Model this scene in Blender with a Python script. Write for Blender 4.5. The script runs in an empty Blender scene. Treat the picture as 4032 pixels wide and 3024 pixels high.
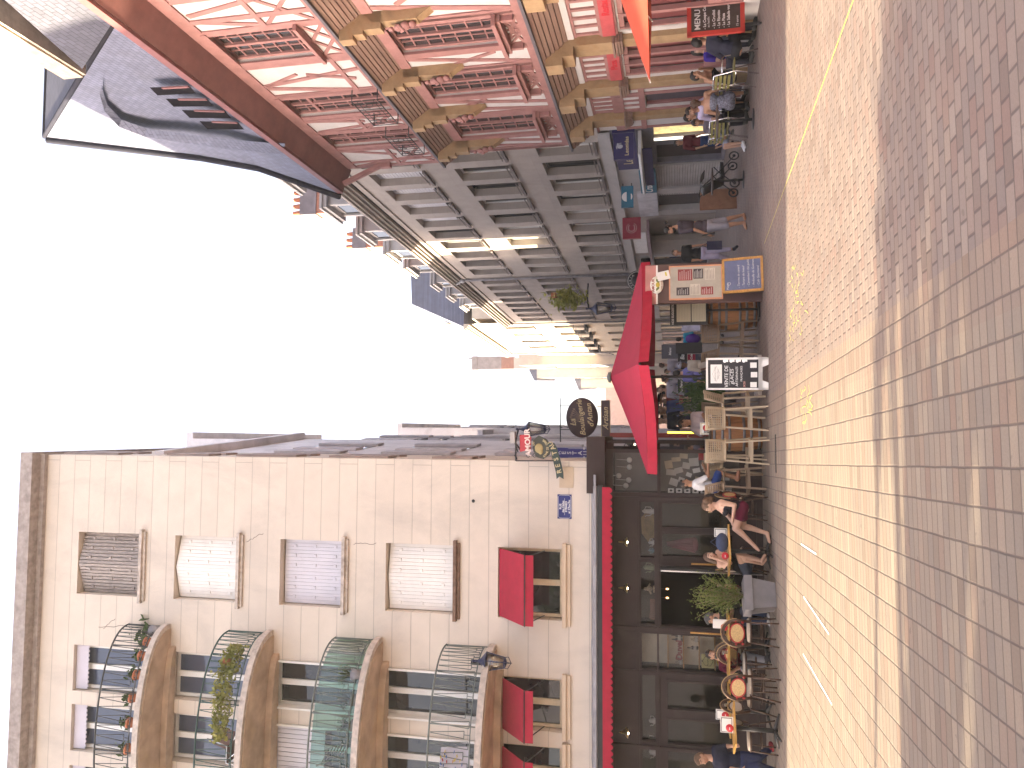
import bpy, bmesh, math, random
from mathutils import Vector, Matrix, Quaternion
random.seed(11)
sc = bpy.context.scene
rad = math.radians
# ---------------------------------------------------------------- camera, sky, sun, exposure
FPX, PITCH, ROLL, EYE = 3028.0, rad(12.0), rad(0.5), 1.62
cam = bpy.data.cameras.new('camera'); co = bpy.data.objects.new('camera', cam); sc.collection.objects.link(co)
cam.sensor_fit = 'HORIZONTAL'; cam.sensor_width = 36.0; cam.lens = 36.0*FPX/4032.0; cam.clip_start = .05; cam.clip_end = 3000
_f = Vector((0, math.cos(PITCH), math.sin(PITCH))); _u0 = Vector((0, -math.sin(PITCH), math.cos(PITCH))); _r0 = Vector((1, 0, 0))
_r = _r0*math.cos(ROLL) - _u0*math.sin(ROLL); _u = _r0*math.sin(ROLL) + _u0*math.cos(ROLL)
# the photograph lies on its side: picture right = world down, picture up = world right
_m = Matrix.Identity(4); _x = -_u; _y = _r; _z = -_f
for i in range(3): _m[i][0], _m[i][1], _m[i][2] = _x[i], _y[i], _z[i]
co.matrix_world = Matrix.Translation((0, 0, EYE)) @ _m
sc.camera = co
SUN_EL, SUN_AZ = rad(17.5), rad(176.9)      # azimuth counter-clockwise from +X, towards the sun
w = bpy.data.worlds.new("World"); sc.world = w; w.use_nodes = True
nt = w.node_tree; bg = nt.nodes['Background']; sky = nt.nodes.new('ShaderNodeTexSky'); sky.sky_type = 'NISHITA'
sky.sun_disc = False; sky.sun_elevation = SUN_EL; sky.sun_rotation = rad(90)-SUN_AZ; sky.air_density = 1.0; sky.dust_density = 5.0; sky.ozone_density = 1.0
hs = nt.nodes.new('ShaderNodeHueSaturation'); hs.inputs['Saturation'].default_value = .62; hs.inputs['Value'].default_value = 1.25
nt.links.new(sky.outputs[0], hs.inputs['Color']); nt.links.new(hs.outputs[0], bg.inputs[0]); bg.inputs[1].default_value = 0.12
sl = bpy.data.lights.new('sun', 'SUN'); sl.energy = 5.0; sl.angle = rad(.55); sl.color = (1.0, .92, .62)
so = bpy.data.objects.new('sun', sl); sc.collection.objects.link(so)
so.rotation_euler = Vector((math.cos(SUN_EL)*math.cos(SUN_AZ), math.cos(SUN_EL)*math.sin(SUN_AZ), math.sin(SUN_EL))).to_track_quat('Z', 'Y').to_euler()
sc.view_settings.view_transform = 'Standard'; sc.view_settings.look = 'None'; sc.view_settings.gamma = 1
sc.view_settings.exposure = 2.5
try:
    sc.view_settings.use_white_balance = True; sc.view_settings.white_balance_temperature = 6700; sc.view_settings.white_balance_tint = 18
except Exception: pass
sc.cycles.max_bounces = 6; sc.cycles.diffuse_bounces = 4; sc.cycles.glossy_bounces = 3; sc.cycles.transparent_max_bounces = 16; sc.cycles.use_denoising = True
sc.cycles.caustics_reflective = False; sc.cycles.caustics_refractive = False
# ---------------------------------------------------------------- pixel helpers (4032 x 3024 photograph)
def ray(X, Y):
    U = 1512-Y; V = 2016-X
    u = U*math.cos(ROLL)+V*math.sin(ROLL); v = -U*math.sin(ROLL)+V*math.cos(ROLL)
    return (u, FPX*math.cos(PITCH)-v*math.sin(PITCH), FPX*math.sin(PITCH)+v*math.cos(PITCH))
def G(X, Y, z=0.0):
    d = ray(X, Y); t = (z-EYE)/d[2]; return (d[0]*t, d[1]*t)
def W(X, Y, y):
    d = ray(X, Y); t = y/d[1]; return Vector((d[0]*t, y, EYE+d[2]*t))
def Z(ox, oy, sc_):          # reading frame of an enlarged crop
    return lambda x, y: (ox+x/sc_, oy+y/sc_)
z1 = Z(0, 1700, 1.2531); z2 = Z(1200, 1700, 1.2531); z3 = Z(2300, 1900, 1.4756); z4 = Z(2200, 1000, 1.746); z5 = Z(0, 0, 1.58)
z6 = Z(1200, 0, 1.843); z7 = Z(2200, 0, 1.659); z8 = Z(1200, 600, 1.508); zW = Z(2650, 1900, 3.0156); zV = Z(2650, 2380, 2.576)
zS = Z(2580, 1500, 3.318); zQ = Z(2550, 1000, 3.017); zT = Z(2500, 780, 3.95); zU = Z(2650, 0, 3.318); zq = Z(2200, 0, 3.318)
zr = Z(2250, 480, 2.765); zN = Z(1000, 550, 2.2122); zM = Z(1700, 900, 2.0738); zL = Z(2000, 1400, 2.7657); zP = Z(2550, 1200, 2.765)
zC = Z(250, 2400, 2.65875); zD = Z(1000, 2400, 2.4578); zF = Z(1600, 1250, 3.687)
# ---------------------------------------------------------------- mesh builder
def _basis(a):
    a = a.normalized(); t = Vector((0, 0, 1)) if abs(a.z) < .9 else Vector((1, 0, 0))
    x = a.cross(t).normalized(); return x, a.cross(x).normalized(), a
class MB:
    def __init__(s): s.v = []; s.f = []; s.m = []; s.s = []
    def add(s, vs, fs, mi=0, sm=False):
        b = len(s.v); s.v += [tuple(p) for p in vs]
        for f in fs: s.f.append([b+i for i in f]); s.m.append(mi); s.s.append(sm)
        return s
    def quad(s, a, b, c, d, mi=0): return s.add([a, b, c, d], [(0, 1, 2, 3)], mi)
    def box(s, x0, x1, y0, y1, z0, z1, mi=0):
        return s.add([(x0,y0,z0),(x1,y0,z0),(x1,y1,z0),(x0,y1,z0),(x0,y0,z1),(x1,y0,z1),(x1,y1,z1),(x0,y1,z1)],
                     [(0,3,2,1),(4,5,6,7),(0,1,5,4),(1,2,6,5),(2,3,7,6),(3,0,4,7)], mi)
    def hexa(s, p, mi=0):
        return s.add(p, [(0,3,2,1),(4,5,6,7),(0,1,5,4),(1,2,6,5),(2,3,7,6),(3,0,4,7)], mi)
    def bar(s, p0, p1, w, h, mi=0, up=None):
        p0 = Vector(p0); p1 = Vector(p1); a = (p1-p0)
        if a.length < 1e-6: return s
        if up is None: x, y, _ = _basis(a)
        else:
            y = Vector(up); x = a.cross(y).normalized(); y = x.cross(a).normalized()
        x = x*w/2; y = y*h/2
        return s.hexa([p0-x-y, p0+x-y, p0+x+y, p0-x+y, p1-x-y, p1+x-y, p1+x+y, p1-x+y], mi)
    def tube(s, pts, r, n=8, mi=0, closed=False, cap=True):
        pts = [Vector(p) for p in pts]; m = len(pts); rs = r if isinstance(r, (list, tuple)) else [r]*m
        vs = []; px = None
        for i, p in enumerate(pts):
            if closed: a = pts[(i+1) % m]-pts[i-1]
            else: a = pts[min(i+1, m-1)]-pts[max(i-1, 0)]
            if a.length < 1e-9: a = Vector((0, 0, 1))
            a.normalize()
            if px is None: px = _basis(a)[0]
            x = (px-a*px.dot(a))
            if x.length < 1e-6: x = _basis(a)[0]
            x.normalize(); px = x; y = a.cross(x)
            for k in range(n):
                t = 2*math.pi*k/n; vs.append(p+(x*math.cos(t)+y*math.sin(t))*rs[i])
        fs = []
        for i in range(m if closed else m-1):
            j = (i+1) % m
            for k in range(n): fs.append((i*n+k, i*n+(k+1) % n, j*n+(k+1) % n, j*n+k))
        if not closed and cap: fs += [tuple(range(n))[::-1], tuple(range((m-1)*n, m*n))]
        return s.add(vs, fs, mi, True)
    def cyl(s, p0, p1, r0, r1=None, n=12, mi=0): return s.tube([p0, p1], [r0, r0 if r1 is None else r1], n, mi)
    def cap(s, p0, r0, p1, r1, n=12):
        p0 = Vector(p0); p1 = Vector(p1); a = p1-p0; L = a.length
        if L < 1e-5: return s.ell(p0, (r0, r0, r0))
        a = a/L; pts = []; rs = []
        for t in (80, 50, 22): pts.append(p0-a*r0*math.sin(rad(t))); rs.append(r0*math.cos(rad(t)))
        pts.append(p0); rs.append(r0); pts.append(p1); rs.append(r1)
        for t in (22, 50, 80): pts.append(p1+a*r1*math.sin(rad(t))); rs.append(r1*math.cos(rad(t)))
        return s.tube(pts, rs, n)
    def ell(s, c, r, rot=None, mi=0, nu=12, nv=8):
        c = Vector(c); vs = []; fs = []
        rot = rot or Matrix.Identity(3)
        for i in range(1, nv):
            t = math.pi*i/nv
            for k in range(nu):
                p = 2*math.pi*k/nu
                vs.append(c+rot @ Vector((r[0]*math.sin(t)*math.cos(p), r[1]*math.sin(t)*math.sin(p), r[2]*math.cos(t))))
        vs.append(c+rot @ Vector((0, 0, r[2]))); vs.append(c-rot @ Vector((0, 0, r[2]))); T = len(vs)-2
        for i in range(nv-2):
            for k in range(nu): fs.append((i*nu+k, (i+1)*nu+k, (i+1)*nu+(k+1) % nu, i*nu+(k+1) % nu))
        for k in range(nu):
            fs.append((T, k, (k+1) % nu)); b = (nv-2)*nu; fs.append((T+1, b+(k+1) % nu, b+k))
        return s.add(vs, fs, mi, True)
    def lathe(s, prof, c=(0, 0, 0), n=20, mi=0):
        vs = []; fs = []; m = len(prof)
        for r, z in prof:
            for k in range(n):
                t = 2*math.pi*k/n; vs.append((c[0]+r*math.cos(t), c[1]+r*math.sin(t), c[2]+z))
        for i in range(m-1):
            for k in range(n): fs.append((i*n+k, i*n+(k+1) % n, (i+1)*n+(k+1) % n, (i+1)*n+k))
        fs += [tuple(range(n))[::-1], tuple(range((m-1)*n, m*n))]
        return s.add(vs, fs, mi, True)
    def prism(s, pts, off, mi=0):            # polygon (3-D points) extruded by vector off
        n = len(pts); off = Vector(off); a = [Vector(p) for p in pts]; b = [p+off for p in a]
        return s.add(a+b, [tuple(range(n))[::-1], tuple(range(n, 2*n))]+[(i, (i+1) % n, n+(i+1) % n, n+i) for i in range(n)], mi)
    def xf(s, M_):
        s.v = [tuple(M_ @ Vector(p)) for p in s.v]; return s
    def join(s, o, mi=0):
        b = len(s.v); s.v += o.v
        for f, m_, q in zip(o.f, o.m, o.s): s.f.append([b+i for i in f]); s.m.append(m_+mi); s.s.append(q)
        return s
    def mesh(s, name, mats):
        me = bpy.data.meshes.new(name); me.from_pydata(s.v, [], s.f)
        for m_ in (mats if isinstance(mats, (list, tuple)) else [mats]): me.materials.append(m_)
        for p, mi, q in zip(me.polygons, s.m, s.s): p.material_index = mi; p.use_smooth = q
        bm = bmesh.new(); bm.from_mesh(me); bmesh.ops.recalc_face_normals(bm, faces=bm.faces); bm.to_mesh(me); bm.free()
        me.update(); return me
    def part(s, name, mats, parent=None, label=None, stuff=False):
        o = bpy.data.objects.new(name, s.mesh(name, mats)); sc.collection.objects.link(o)
        if parent is not None: o.parent = parent
        if label: o['label'] = label
        if stuff: o['kind'] = 'stuff'
        return o
def tag(o, label=None, cat=None, group=None, kind=None):
    if label: o['label'] = label
    if cat: o['category'] = cat
    if group: o['group'] = group
    if kind: o['kind'] = kind
    return o
def thing(name, label, cat, loc=(0, 0, 0), rz=0.0, group=None):
    o = bpy.data.objects.new(name, None); o.empty_display_size = .1; sc.collection.objects.link(o)
    o.location = loc; o.rotation_euler = (0, 0, rz); return tag(o, label, cat, group)
def solo(name, mb, mats, label, cat, loc=(0, 0, 0), rz=0.0, group=None):
    o = mb.part(name, mats); o.location = loc; o.rotation_euler = (0, 0, rz); return tag(o, label, cat, group)
def copy_tree(o, parent=None, top=True):
    c = o.copy(); sc.collection.objects.link(c); c.parent = parent
    for ch in list(o.children): copy_tree(ch, c, False)
    return c
def clone(o, loc, rz, label, s=1.0):
    c = copy_tree(o); c.location = loc; c.rotation_euler = (0, 0, rz); c['label'] = label
    if s != 1.0: c.scale = (s, s, s)
    return c
# ---------------------------------------------------------------- materials
def _n(nt, t, **k):
    n = nt.nodes.new(t)
    for a, b in k.items(): setattr(n, a, b)
    return n
def _math(nt, op, a, b=None, c=None):
    n = nt.nodes.new('ShaderNodeMath'); n.operation = op
    for i, q in enumerate((a, b, c)):
        if q is None: continue
        if isinstance(q, (int, float)): n.inputs[i].default_value = q
        else: nt.links.new(q, n.inputs[i])
    return n.outputs[0]
def _mix(nt, f, a, b, blend='MIX'):
    n = nt.nodes.new('ShaderNodeMix'); n.data_type = 'RGBA'; n.blend_type = blend; n.clamp_factor = True
    for s_, q in ((n.inputs[0], f), (n.inputs[6], a), (n.inputs[7], b)):
        if isinstance(q, (int, float)): s_.default_value = q
        elif isinstance(q, tuple): s_.default_value = (*q, 1) if len(q) == 3 else q
        else: nt.links.new(q, s_)
    return n.outputs[2]
def _noise(nt, vec, scale, detail=4, rough=.55, dist=0):
    n = nt.nodes.new('ShaderNodeTexNoise'); n.inputs['Scale'].default_value = scale; n.inputs['Detail'].default_value = detail
    n.inputs['Roughness'].default_value = rough; n.inputs['Distortion'].default_value = dist
    nt.links.new(vec, n.inputs['Vector']); return n.outputs[0]
def _ramp(nt, f, a, b):
    n = nt.nodes.new('ShaderNodeMapRange'); n.inputs[1].default_value = a; n.inputs[2].default_value = b; n.clamp = True
    nt.links.new(f, n.inputs[0]); return n.outputs[0]
def _bump(nt, h, strength, dist, p):
    b = nt.nodes.new('ShaderNodeBump'); b.inputs['Strength'].default_value = strength; b.inputs['Distance'].default_value = dist
    nt.links.new(h, b.inputs['Height']); nt.links.new(b.outputs[0], p.inputs['Normal']); return b
def base(name, rough=.8, metal=0, spec=.35):
    m = bpy.data.materials.new(name); m.use_nodes = True; nt = m.node_tree; p = nt.nodes['Principled BSDF']
    p.inputs['Roughness'].default_value = rough; p.inputs['Metallic'].default_value = metal; p.inputs['Specular IOR Level'].default_value = spec
    tc = nt.nodes.new('ShaderNodeTexCoord'); return m, nt, p, tc.outputs['Object']
_mc = {}
def M(name, col, rough=.8, var=.18, scale=3.0, bump=.0, bscale=60, metal=0, spec=.35, dirt=None, dscale=1.2, damt=.5, em=0, coat=0, stretch=None):
    if name in _mc: return _mc[name]
    m, nt, p, vec = base(name, rough, metal, spec)
    if stretch:
        mp = nt.nodes.new('ShaderNodeMapping'); mp.inputs['Scale'].default_value = stretch; nt.links.new(vec, mp.inputs[0]); vec = mp.outputs[0]
    n = _noise(nt, vec, scale); k = _ramp(nt, n, .3, .7)
    lo = tuple(c*(1-var) for c in col); hi = tuple(min(1, c*(1+var)) for c in col)
    c = _mix(nt, k, lo, hi)
    if dirt is not None:
        n2 = _noise(nt, vec, dscale, 6, .65, .6); c = _mix(nt, _math(nt, 'MULTIPLY', _ramp(nt, n2, .52, .75), damt), c, dirt)
    nt.links.new(c, p.inputs['Base Color'])
    if bump: _bump(nt, _noise(nt, vec, bscale, 5), bump, .01, p)
    if em:
        p.inputs['Emission Color'].default_value = (*col, 1); p.inputs['Emission Strength'].default_value = em
    if coat: p.inputs['Coat Weight'].default_value = coat
    _mc[name] = m; return m
def _cells(nt, u, v, w_, h_, gu, gv, offset=.5):
    """running/stack bond: returns joint mask (1 on the joint) and a random value per cell"""
    vv = _math(nt, 'DIVIDE', v, h_); row = _math(nt, 'FLOOR', vv)
    uu = _math(nt, 'ADD', _math(nt, 'DIVIDE', u, w_), _math(nt, 'MULTIPLY', _math(nt, 'MODULO', row, 2.0), offset))
    colm = _math(nt, 'FLOOR', uu)
    fu = _math(nt, 'SUBTRACT', uu, colm); fv = _math(nt, 'SUBTRACT', vv, row)
    du = _math(nt, 'MULTIPLY', _math(nt, 'MINIMUM', fu, _math(nt, 'SUBTRACT', 1.0, fu)), w_)
    dv = _math(nt, 'MULTIPLY', _math(nt, 'MINIMUM', fv, _math(nt, 'SUBTRACT', 1.0, fv)), h_)
    ju = _ramp(nt, du, gu*1.5, gu*.6); jv = _ramp(nt, dv, gv*1.5, gv*.6)
    j = _math(nt, 'MAXIMUM', ju, jv)
    cb = nt.nodes.new('ShaderNodeCombineXYZ'); nt.links.new(colm, cb.inputs[0]); nt.links.new(row, cb.inputs[1])
    wn = nt.nodes.new('ShaderNodeTexWhiteNoise'); wn.noise_dimensions = '2D'; nt.links.new(cb.outputs[0], wn.inputs['Vector'])
    return j, wn.outputs['Value']
def paving():
    m, nt, p, vec = base('clay pavers', .82, 0, .3)
    mp = nt.nodes.new('ShaderNodeMapping'); mp.vector_type = 'POINT'; mp.inputs['Rotation'].default_value = (0, 0, rad(-5.8)); nt.links.new(vec, mp.inputs[0])
    wob = nt.nodes.new('ShaderNodeTexNoise'); wob.inputs['Scale'].default_value = 3.2; wob.inputs['Detail'].default_value = 3; nt.links.new(vec, wob.inputs['Vector'])
    va = nt.nodes.new('ShaderNodeVectorMath'); va.operation = 'MULTIPLY_ADD'; nt.links.new(wob.outputs['Color'], va.inputs[0]); va.inputs[1].default_value = (.013, .013, 0)
    nt.links.new(mp.outputs[0], va.inputs[2])
    sp = nt.nodes.new('ShaderNodeSeparateXYZ'); nt.links.new(va.outputs[0], sp.inputs[0]); u, v = sp.outputs[0], sp.outputs[1]
    j1, r1 = _cells(nt, u, v, .215, .104, .0065, .0048, 0.0)
    j2, r2 = _cells(nt, u, v, .215, .104, .0085, .0048, 0.5)
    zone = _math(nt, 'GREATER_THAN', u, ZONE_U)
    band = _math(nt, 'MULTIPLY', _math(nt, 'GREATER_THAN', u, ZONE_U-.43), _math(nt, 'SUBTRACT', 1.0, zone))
    mj = nt.nodes.new('ShaderNodeMix'); nt.links.new(zone, mj.inputs[0]); nt.links.new(j1, mj.inputs[2]); nt.links.new(j2, mj.inputs[3])
    mr = nt.nodes.new('ShaderNodeMix'); nt.links.new(zone, mr.inputs[0]); nt.links.new(r1, mr.inputs[2]); nt.links.new(r2, mr.inputs[3])
    j, r = mj.outputs[0], mr.outputs[0]
    cr = nt.nodes.new('ShaderNodeValToRGB'); e = cr.color_ramp.elements; e[0].position = 0; e[0].color = (.155, .115, .100, 1); e[1].position = 1; e[1].color = (.235, .190, .165, 1)
    for pos, c in ((.2, (.215, .168, .145, 1)), (.45, (.175, .140, .128, 1)), (.7, (.225, .175, .150, 1)), (.85, (.190, .130, .112, 1))):
        q = e.new(pos); q.color = c
    nt.links.new(r, cr.inputs[0]); c = cr.outputs[0]
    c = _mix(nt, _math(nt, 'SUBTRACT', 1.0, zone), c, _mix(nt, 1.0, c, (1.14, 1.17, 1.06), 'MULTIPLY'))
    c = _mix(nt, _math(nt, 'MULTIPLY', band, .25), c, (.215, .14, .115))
    fine = _noise(nt, vec, 60, 6, .7); c = _mix(nt, .35, c, _mix(nt, _ramp(nt, fine, .25, .75), (.55, .5, .48), (1.2, 1.15, 1.1)), 'MULTIPLY')
    big = _noise(nt, vec, .55, 5, .6); c = _mix(nt, _math(nt, 'MULTIPLY', _ramp(nt, big, .45, .75), .28), c, (.13, .105, .098))
    spots = _noise(nt, vec, 11, 2, .4); c = _mix(nt, _math(nt, 'MULTIPLY', _ramp(nt, spots, .7, .76), .4), c, (.08, .065, .06))
    c = _mix(nt, _math(nt, 'MULTIPLY', j, .72), c, (.08, .06, .055))
    nt.links.new(c, p.inputs['Base Color'])
    h = _math(nt, 'ADD', _math(nt, 'MULTIPLY', _math(nt, 'SUBTRACT', 1.0, j), 1.0), _math(nt, 'MULTIPLY', fine, .22))
    h = _math(nt, 'ADD', h, _math(nt, 'MULTIPLY', r, .35))
    _bump(nt, h, .55, .006, p)
    return m
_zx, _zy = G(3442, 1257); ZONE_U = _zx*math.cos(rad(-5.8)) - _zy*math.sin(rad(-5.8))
def courses(name, col, pitch, axis=2, gap=.012, dark=.45, wcell=None, var=.12, rough=.85, dirt=(.2, .17, .15), damt=.5, off=.5, bump=.5, dscale=.6, rnd=.12, jcol=None, uaxis=0):
    """wall with horizontal joints every `pitch` (and staggered uprights every wcell)"""
    if name in _mc: return _mc[name]
    m, nt, p, vec = base(name, rough); sp = nt.nodes.new('ShaderNodeSeparateXYZ'); nt.links.new(vec, sp.inputs[0])
    u = sp.outputs[uaxis]; v = sp.outputs[axis]
    j, r = _cells(nt, u, v, wcell or 1000.0, pitch, gap*.5, gap*.5, off)
    n = _noise(nt, vec, 2.0, 6, .6); c = _mix(nt, _ramp(nt, n, .3, .7), tuple(a*(1-var) for a in col), tuple(min(1, a*(1+var)) for a in col))
    c = _mix(nt, rnd*2, c, _mix(nt, r, (.6, .6, .6), (1.25, 1.25, 1.25)), 'MULTIPLY')
    mp = nt.nodes.new('ShaderNodeMapping'); mp.inputs['Scale'].default_value = (1, 1, .45); nt.links.new(vec, mp.inputs[0])
    n2 = _noise(nt, mp.outputs[0], dscale, 8, .68, .5); c = _mix(nt, _math(nt, 'MULTIPLY', _ramp(nt, n2, .5, .78), damt), c, dirt)
    c = _mix(nt, _math(nt, 'MULTIPLY', j, dark), c, jcol or tuple(a*.35 for a in col))
    nt.links.new(c, p.inputs['Base Color'])
    h = _math(nt, 'ADD', _math(nt, 'SUBTRACT', 1.0, j), _math(nt, 'MULTIPLY', _noise(nt, vec, 90, 4), .12)); _bump(nt, h, bump, .008, p)
    _mc[name] = m; return m
def glass_mat(name, tint, mixf, rough=.02):
    if name in _mc: return _mc[name]
    m = bpy.data.materials.new(name); m.use_nodes = True; nt = m.node_tree; nt.nodes.clear()
    o = nt.nodes.new('ShaderNodeOutputMaterial'); t = nt.nodes.new('ShaderNodeBsdfTransparent'); t.inputs[0].default_value = (*tint, 1)
    g = nt.nodes.new('ShaderNodeBsdfGlossy'); g.inputs['Roughness'].default_value = rough; mx = nt.nodes.new('ShaderNodeMixShader')
    fr = nt.nodes.new('ShaderNodeFresnel'); fr.inputs[0].default_value = 1.5; f = _math(nt, 'MULTIPLY_ADD', fr.outputs[0], .55, mixf-.015)
    nt.links.new(f, mx.inputs[0]); nt.links.new(t.outputs[0], mx.inputs[1]); nt.links.new(g.outputs[0], mx.inputs[2]); nt.links.new(mx.outputs[0], o.inputs[0])
    _mc[name] = m; return m
def leafmat(name, col, col2):
    if name in _mc: return _mc[name]
    m, nt, p, vec = base(name, .6, 0, .3); n = _noise(nt, vec, 5, 3); c = _mix(nt, _ramp(nt, n, .3, .7), col, col2); nt.links.new(c, p.inputs['Base Color'])
    tr = nt.nodes.new('ShaderNodeBsdfTranslucent'); nt.links.new(c, tr.inputs[0]); mx = nt.nodes.new('ShaderNodeMixShader'); mx.inputs[0].default_value = .3
    nt.links.new(p.outputs[0], mx.inputs[1]); nt.links.new(tr.outputs[0], mx.inputs[2]); nt.links.new(mx.outputs[0], nt.nodes['Material Output'].inputs[0])
    _mc[name] = m; return m
# ---------------------------------------------------------------- lettering
def text_mb(txt, size, ext=.003, shear=0.0, align='CENTER', spacing=1.0, mi=0, bold=0.0):
    """letters as a mesh in the XY plane (reading along +X), front at z=ext"""
    cu = bpy.data.curves.new('t', 'FONT'); cu.body = txt; cu.size = size; cu.extrude = ext/2; cu.shear = shear; cu.align_x = align; cu.align_y = 'CENTER'
    cu.space_character = spacing; cu.offset = bold; cu.resolution_u = 3
    o = bpy.data.objects.new('t', cu); sc.collection.objects.link(o); dg = bpy.context.evaluated_depsgraph_get(); dg.update()
    me = bpy.data.meshes.new_from_object(o.evaluated_get(dg)); b = MB()
    b.add([tuple(v.co) for v in me.vertices], [tuple(p.vertices) for p in me.polygons], mi)
    bpy.data.objects.remove(o); bpy.data.curves.remove(cu); bpy.data.meshes.remove(me); return b
def place(b, origin, right, up):
    """map local XYZ (X right, Y up, Z towards reader) to world/parent space"""
    r = Vector(right).normalized(); u = Vector(up).normalized(); n = r.cross(u); m = Matrix.Identity(4)
    for i in range(3): m[i][0] = r[i]; m[i][1] = u[i]; m[i][2] = n[i]; m[i][3] = Vector(origin)[i]
    return b.xf(m)
# ---------------------------------------------------------------- facade frames
class Facade:
    """local frame of a street front: s along it, d out of it towards the viewer, z up"""
    def __init__(f, p, ang, out): f.p = p; f.ang = ang; f.out = out; f.root = None
    def px(f, X, Y, d=0.0):
        r = ray(X, Y); c, s_ = math.cos(rad(f.ang)), math.sin(rad(f.ang)); n = (-s_, c)
        p = (f.p[0]+n[0]*d*f.out, f.p[1]+n[1]*d*f.out)
        t = (p[0]*n[0]+p[1]*n[1])/(r[0]*n[0]+r[1]*n[1]); x, y, z = r[0]*t, r[1]*t, EYE+r[2]*t
        return ((x-f.p[0])*c+(y-f.p[1])*s_, z)
    def P(f, s_, d, z): return (s_, d*f.out, z)
    def world(f, s_, d, z):
        c, k = math.cos(rad(f.ang)), math.sin(rad(f.ang)); y = d*f.out; return Vector((f.p[0]+c*s_-k*y, f.p[1]+k*s_+c*y, z))
    def box(f, b, s0, s1, d0, d1, z0, z1, mi=0): return b.box(s0, s1, d0*f.out, d1*f.out, z0, z1, mi)
    def wall(f, b, s0, s1, z0, z1, holes, depth=.3, mi=0, d=0.0):
        ss = sorted({s0, s1, *[q for h in holes for q in h[:2]]}); zs = sorted({z0, z1, *[q for h in holes for q in h[2:4]]})
        ss = [q for q in ss if s0 <= q <= s1]; zs = [q for q in zs if z0 <= q <= z1]
        for i in range(len(ss)-1):
            for k in range(len(zs)-1):
                cs, cz = (ss[i]+ss[i+1])/2, (zs[k]+zs[k+1])/2
                if any(h[0] < cs < h[1] and h[2] < cz < h[3] for h in holes): continue
                b.quad(f.P(ss[i], d, zs[k]), f.P(ss[i+1], d, zs[k]), f.P(ss[i+1], d, zs[k+1]), f.P(ss[i], d, zs[k+1]), mi)
        for a, c, e, g in [h[:4] for h in holes]:
            for p, q in (((a, e), (c, e)), ((c, e), (c, g)), ((c, g), (a, g)), ((a, g), (a, e))):
                b.quad(f.P(p[0], d, p[1]), f.P(q[0], d, q[1]), f.P(q[0], d-depth, q[1]), f.P(p[0], d-depth, p[1]), mi)
        return b
    def bar(f, b, s0, z0, s1, z1, w_, d0, d1, mi=0):      # flat timber lying in the front
        a = Vector((s1-s0, z1-z0)); L = a.length
        if L < 1e-6: return b
        n = Vector((-a.y, a.x))/L*w_/2
        pts = [(s0-n.x, z0-n.y), (s1-n.x, z1-n.y), (s1+n.x, z1+n.y), (s0+n.x, z0+n.y)]
        return b.hexa([f.P(p[0], d0, p[1]) for p in pts]+[f.P(p[0], d1, p[1]) for p in pts], mi)
    def text(f, txt, s_, d, z, size, **k):
        b = text_mb(txt, size, **k)
        r = (1, 0, 0) if f.out < 0 else (-1, 0, 0)
        return place(b, f.P(s_, d, z), r, (0, 0, 1))
# ---------------------------------------------------------------- shared materials
WHITE = M('white paint', (.74, .72, .69), .5, .05, dirt=(.4, .36, .32), damt=.25)
CREAMP = M('cream painted shutter', (.82, .78, .74), .6, .04, dirt=(.5, .46, .42), damt=.3)
GREYSH = M('grey lilac shutter', (.62, .60, .66), .6, .05, dirt=(.35, .33, .36), damt=.3)
OLDWOOD = M('weathered bare wood', (.36, .31, .29), .9, .45, 14, .5, 60, dirt=(.12, .10, .10), dscale=3, damt=.6, stretch=(8, 1, .6))
DARKGL = M('dark window glass', (.018, .018, .022), .04, .1, spec=.7)
BLUEGL = M('sky reflecting window glass', (.05, .065, .11), .03, .1, spec=1.0)  # blue of the reflected sky is put into the base colour
CURT = M('pale net curtain', (.55, .52, .48), .9, .1)
CLEAR = glass_mat('clear glass', (.93, .93, .93), .03)
SHOPGL = glass_mat('shop window glass', (.8, .8, .8), .02)
BLACK = M('black metal', (.02, .02, .022), .45)
IRON = M('painted iron', (.045, .05, .055), .5)
GREENIR = M('dark green painted iron', (.03, .075, .07), .5)
GREYIR = M('grey green painted iron', (.13, .15, .14), .5)
RED = M('red awning canvas', (.35, .011, .036), .9, .1, 6, .15, 120)
BROWN = M('dark brown shopfront paint', (.036, .022, .021), .55, spec=.2, var=.12, scale=2, dirt=(.09, .07, .06), damt=.3)
CHARC = M('near black interior', (.008, .006, .006), .95, spec=0)
ZINC = M('grey zinc flashing', (.30, .29, .31), .55, .2, 4, dirt=(.15, .13, .12), dscale=3)
RUST = M('rusty brown trim', (.17, .10, .07), .85, .3, 12, .3)
GOLDW = M('varnished wood', (.48, .24, .06), .45, .3, 10, .1, stretch=(1, 8, 8))
SOFFIT = M('stained ochre render', (.46, .34, .25), .9, .25, 2.5, .3, 40, dirt=(.50, .36, .20), dscale=1.3, damt=.6)
SLABED = M('mottled concrete edge', (.50, .43, .38), .9, .25, 9, .5, 50, dirt=(.18, .13, .10), dscale=4, damt=.7)
WALLA = courses('cream coated wall panels', (.64, .555, .475), .417, gap=.012, dark=.55, var=.05, rough=.8, dirt=(.38, .34, .31), damt=.65, dscale=.7, rnd=.03, bump=.4)
PLAINA = M('plain cream render', (.62, .49, .37), .85, .06, dirt=(.42, .30, .20), damt=.4)
TERRA = M('terracotta', (.42, .14, .07), .8, .2, 12)
LEAFD = leafmat('dark green leaves', (.035, .075, .02), (.08, .13, .035))
LEAFY = leafmat('yellow green leaves', (.16, .18, .03), (.34, .32, .08))
BRASS = M('brass', (.45, .32, .12), .3, .1, metal=1)
BULB = M('lit bulb', (1, .86, .6), .5, 0, em=4)
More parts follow.
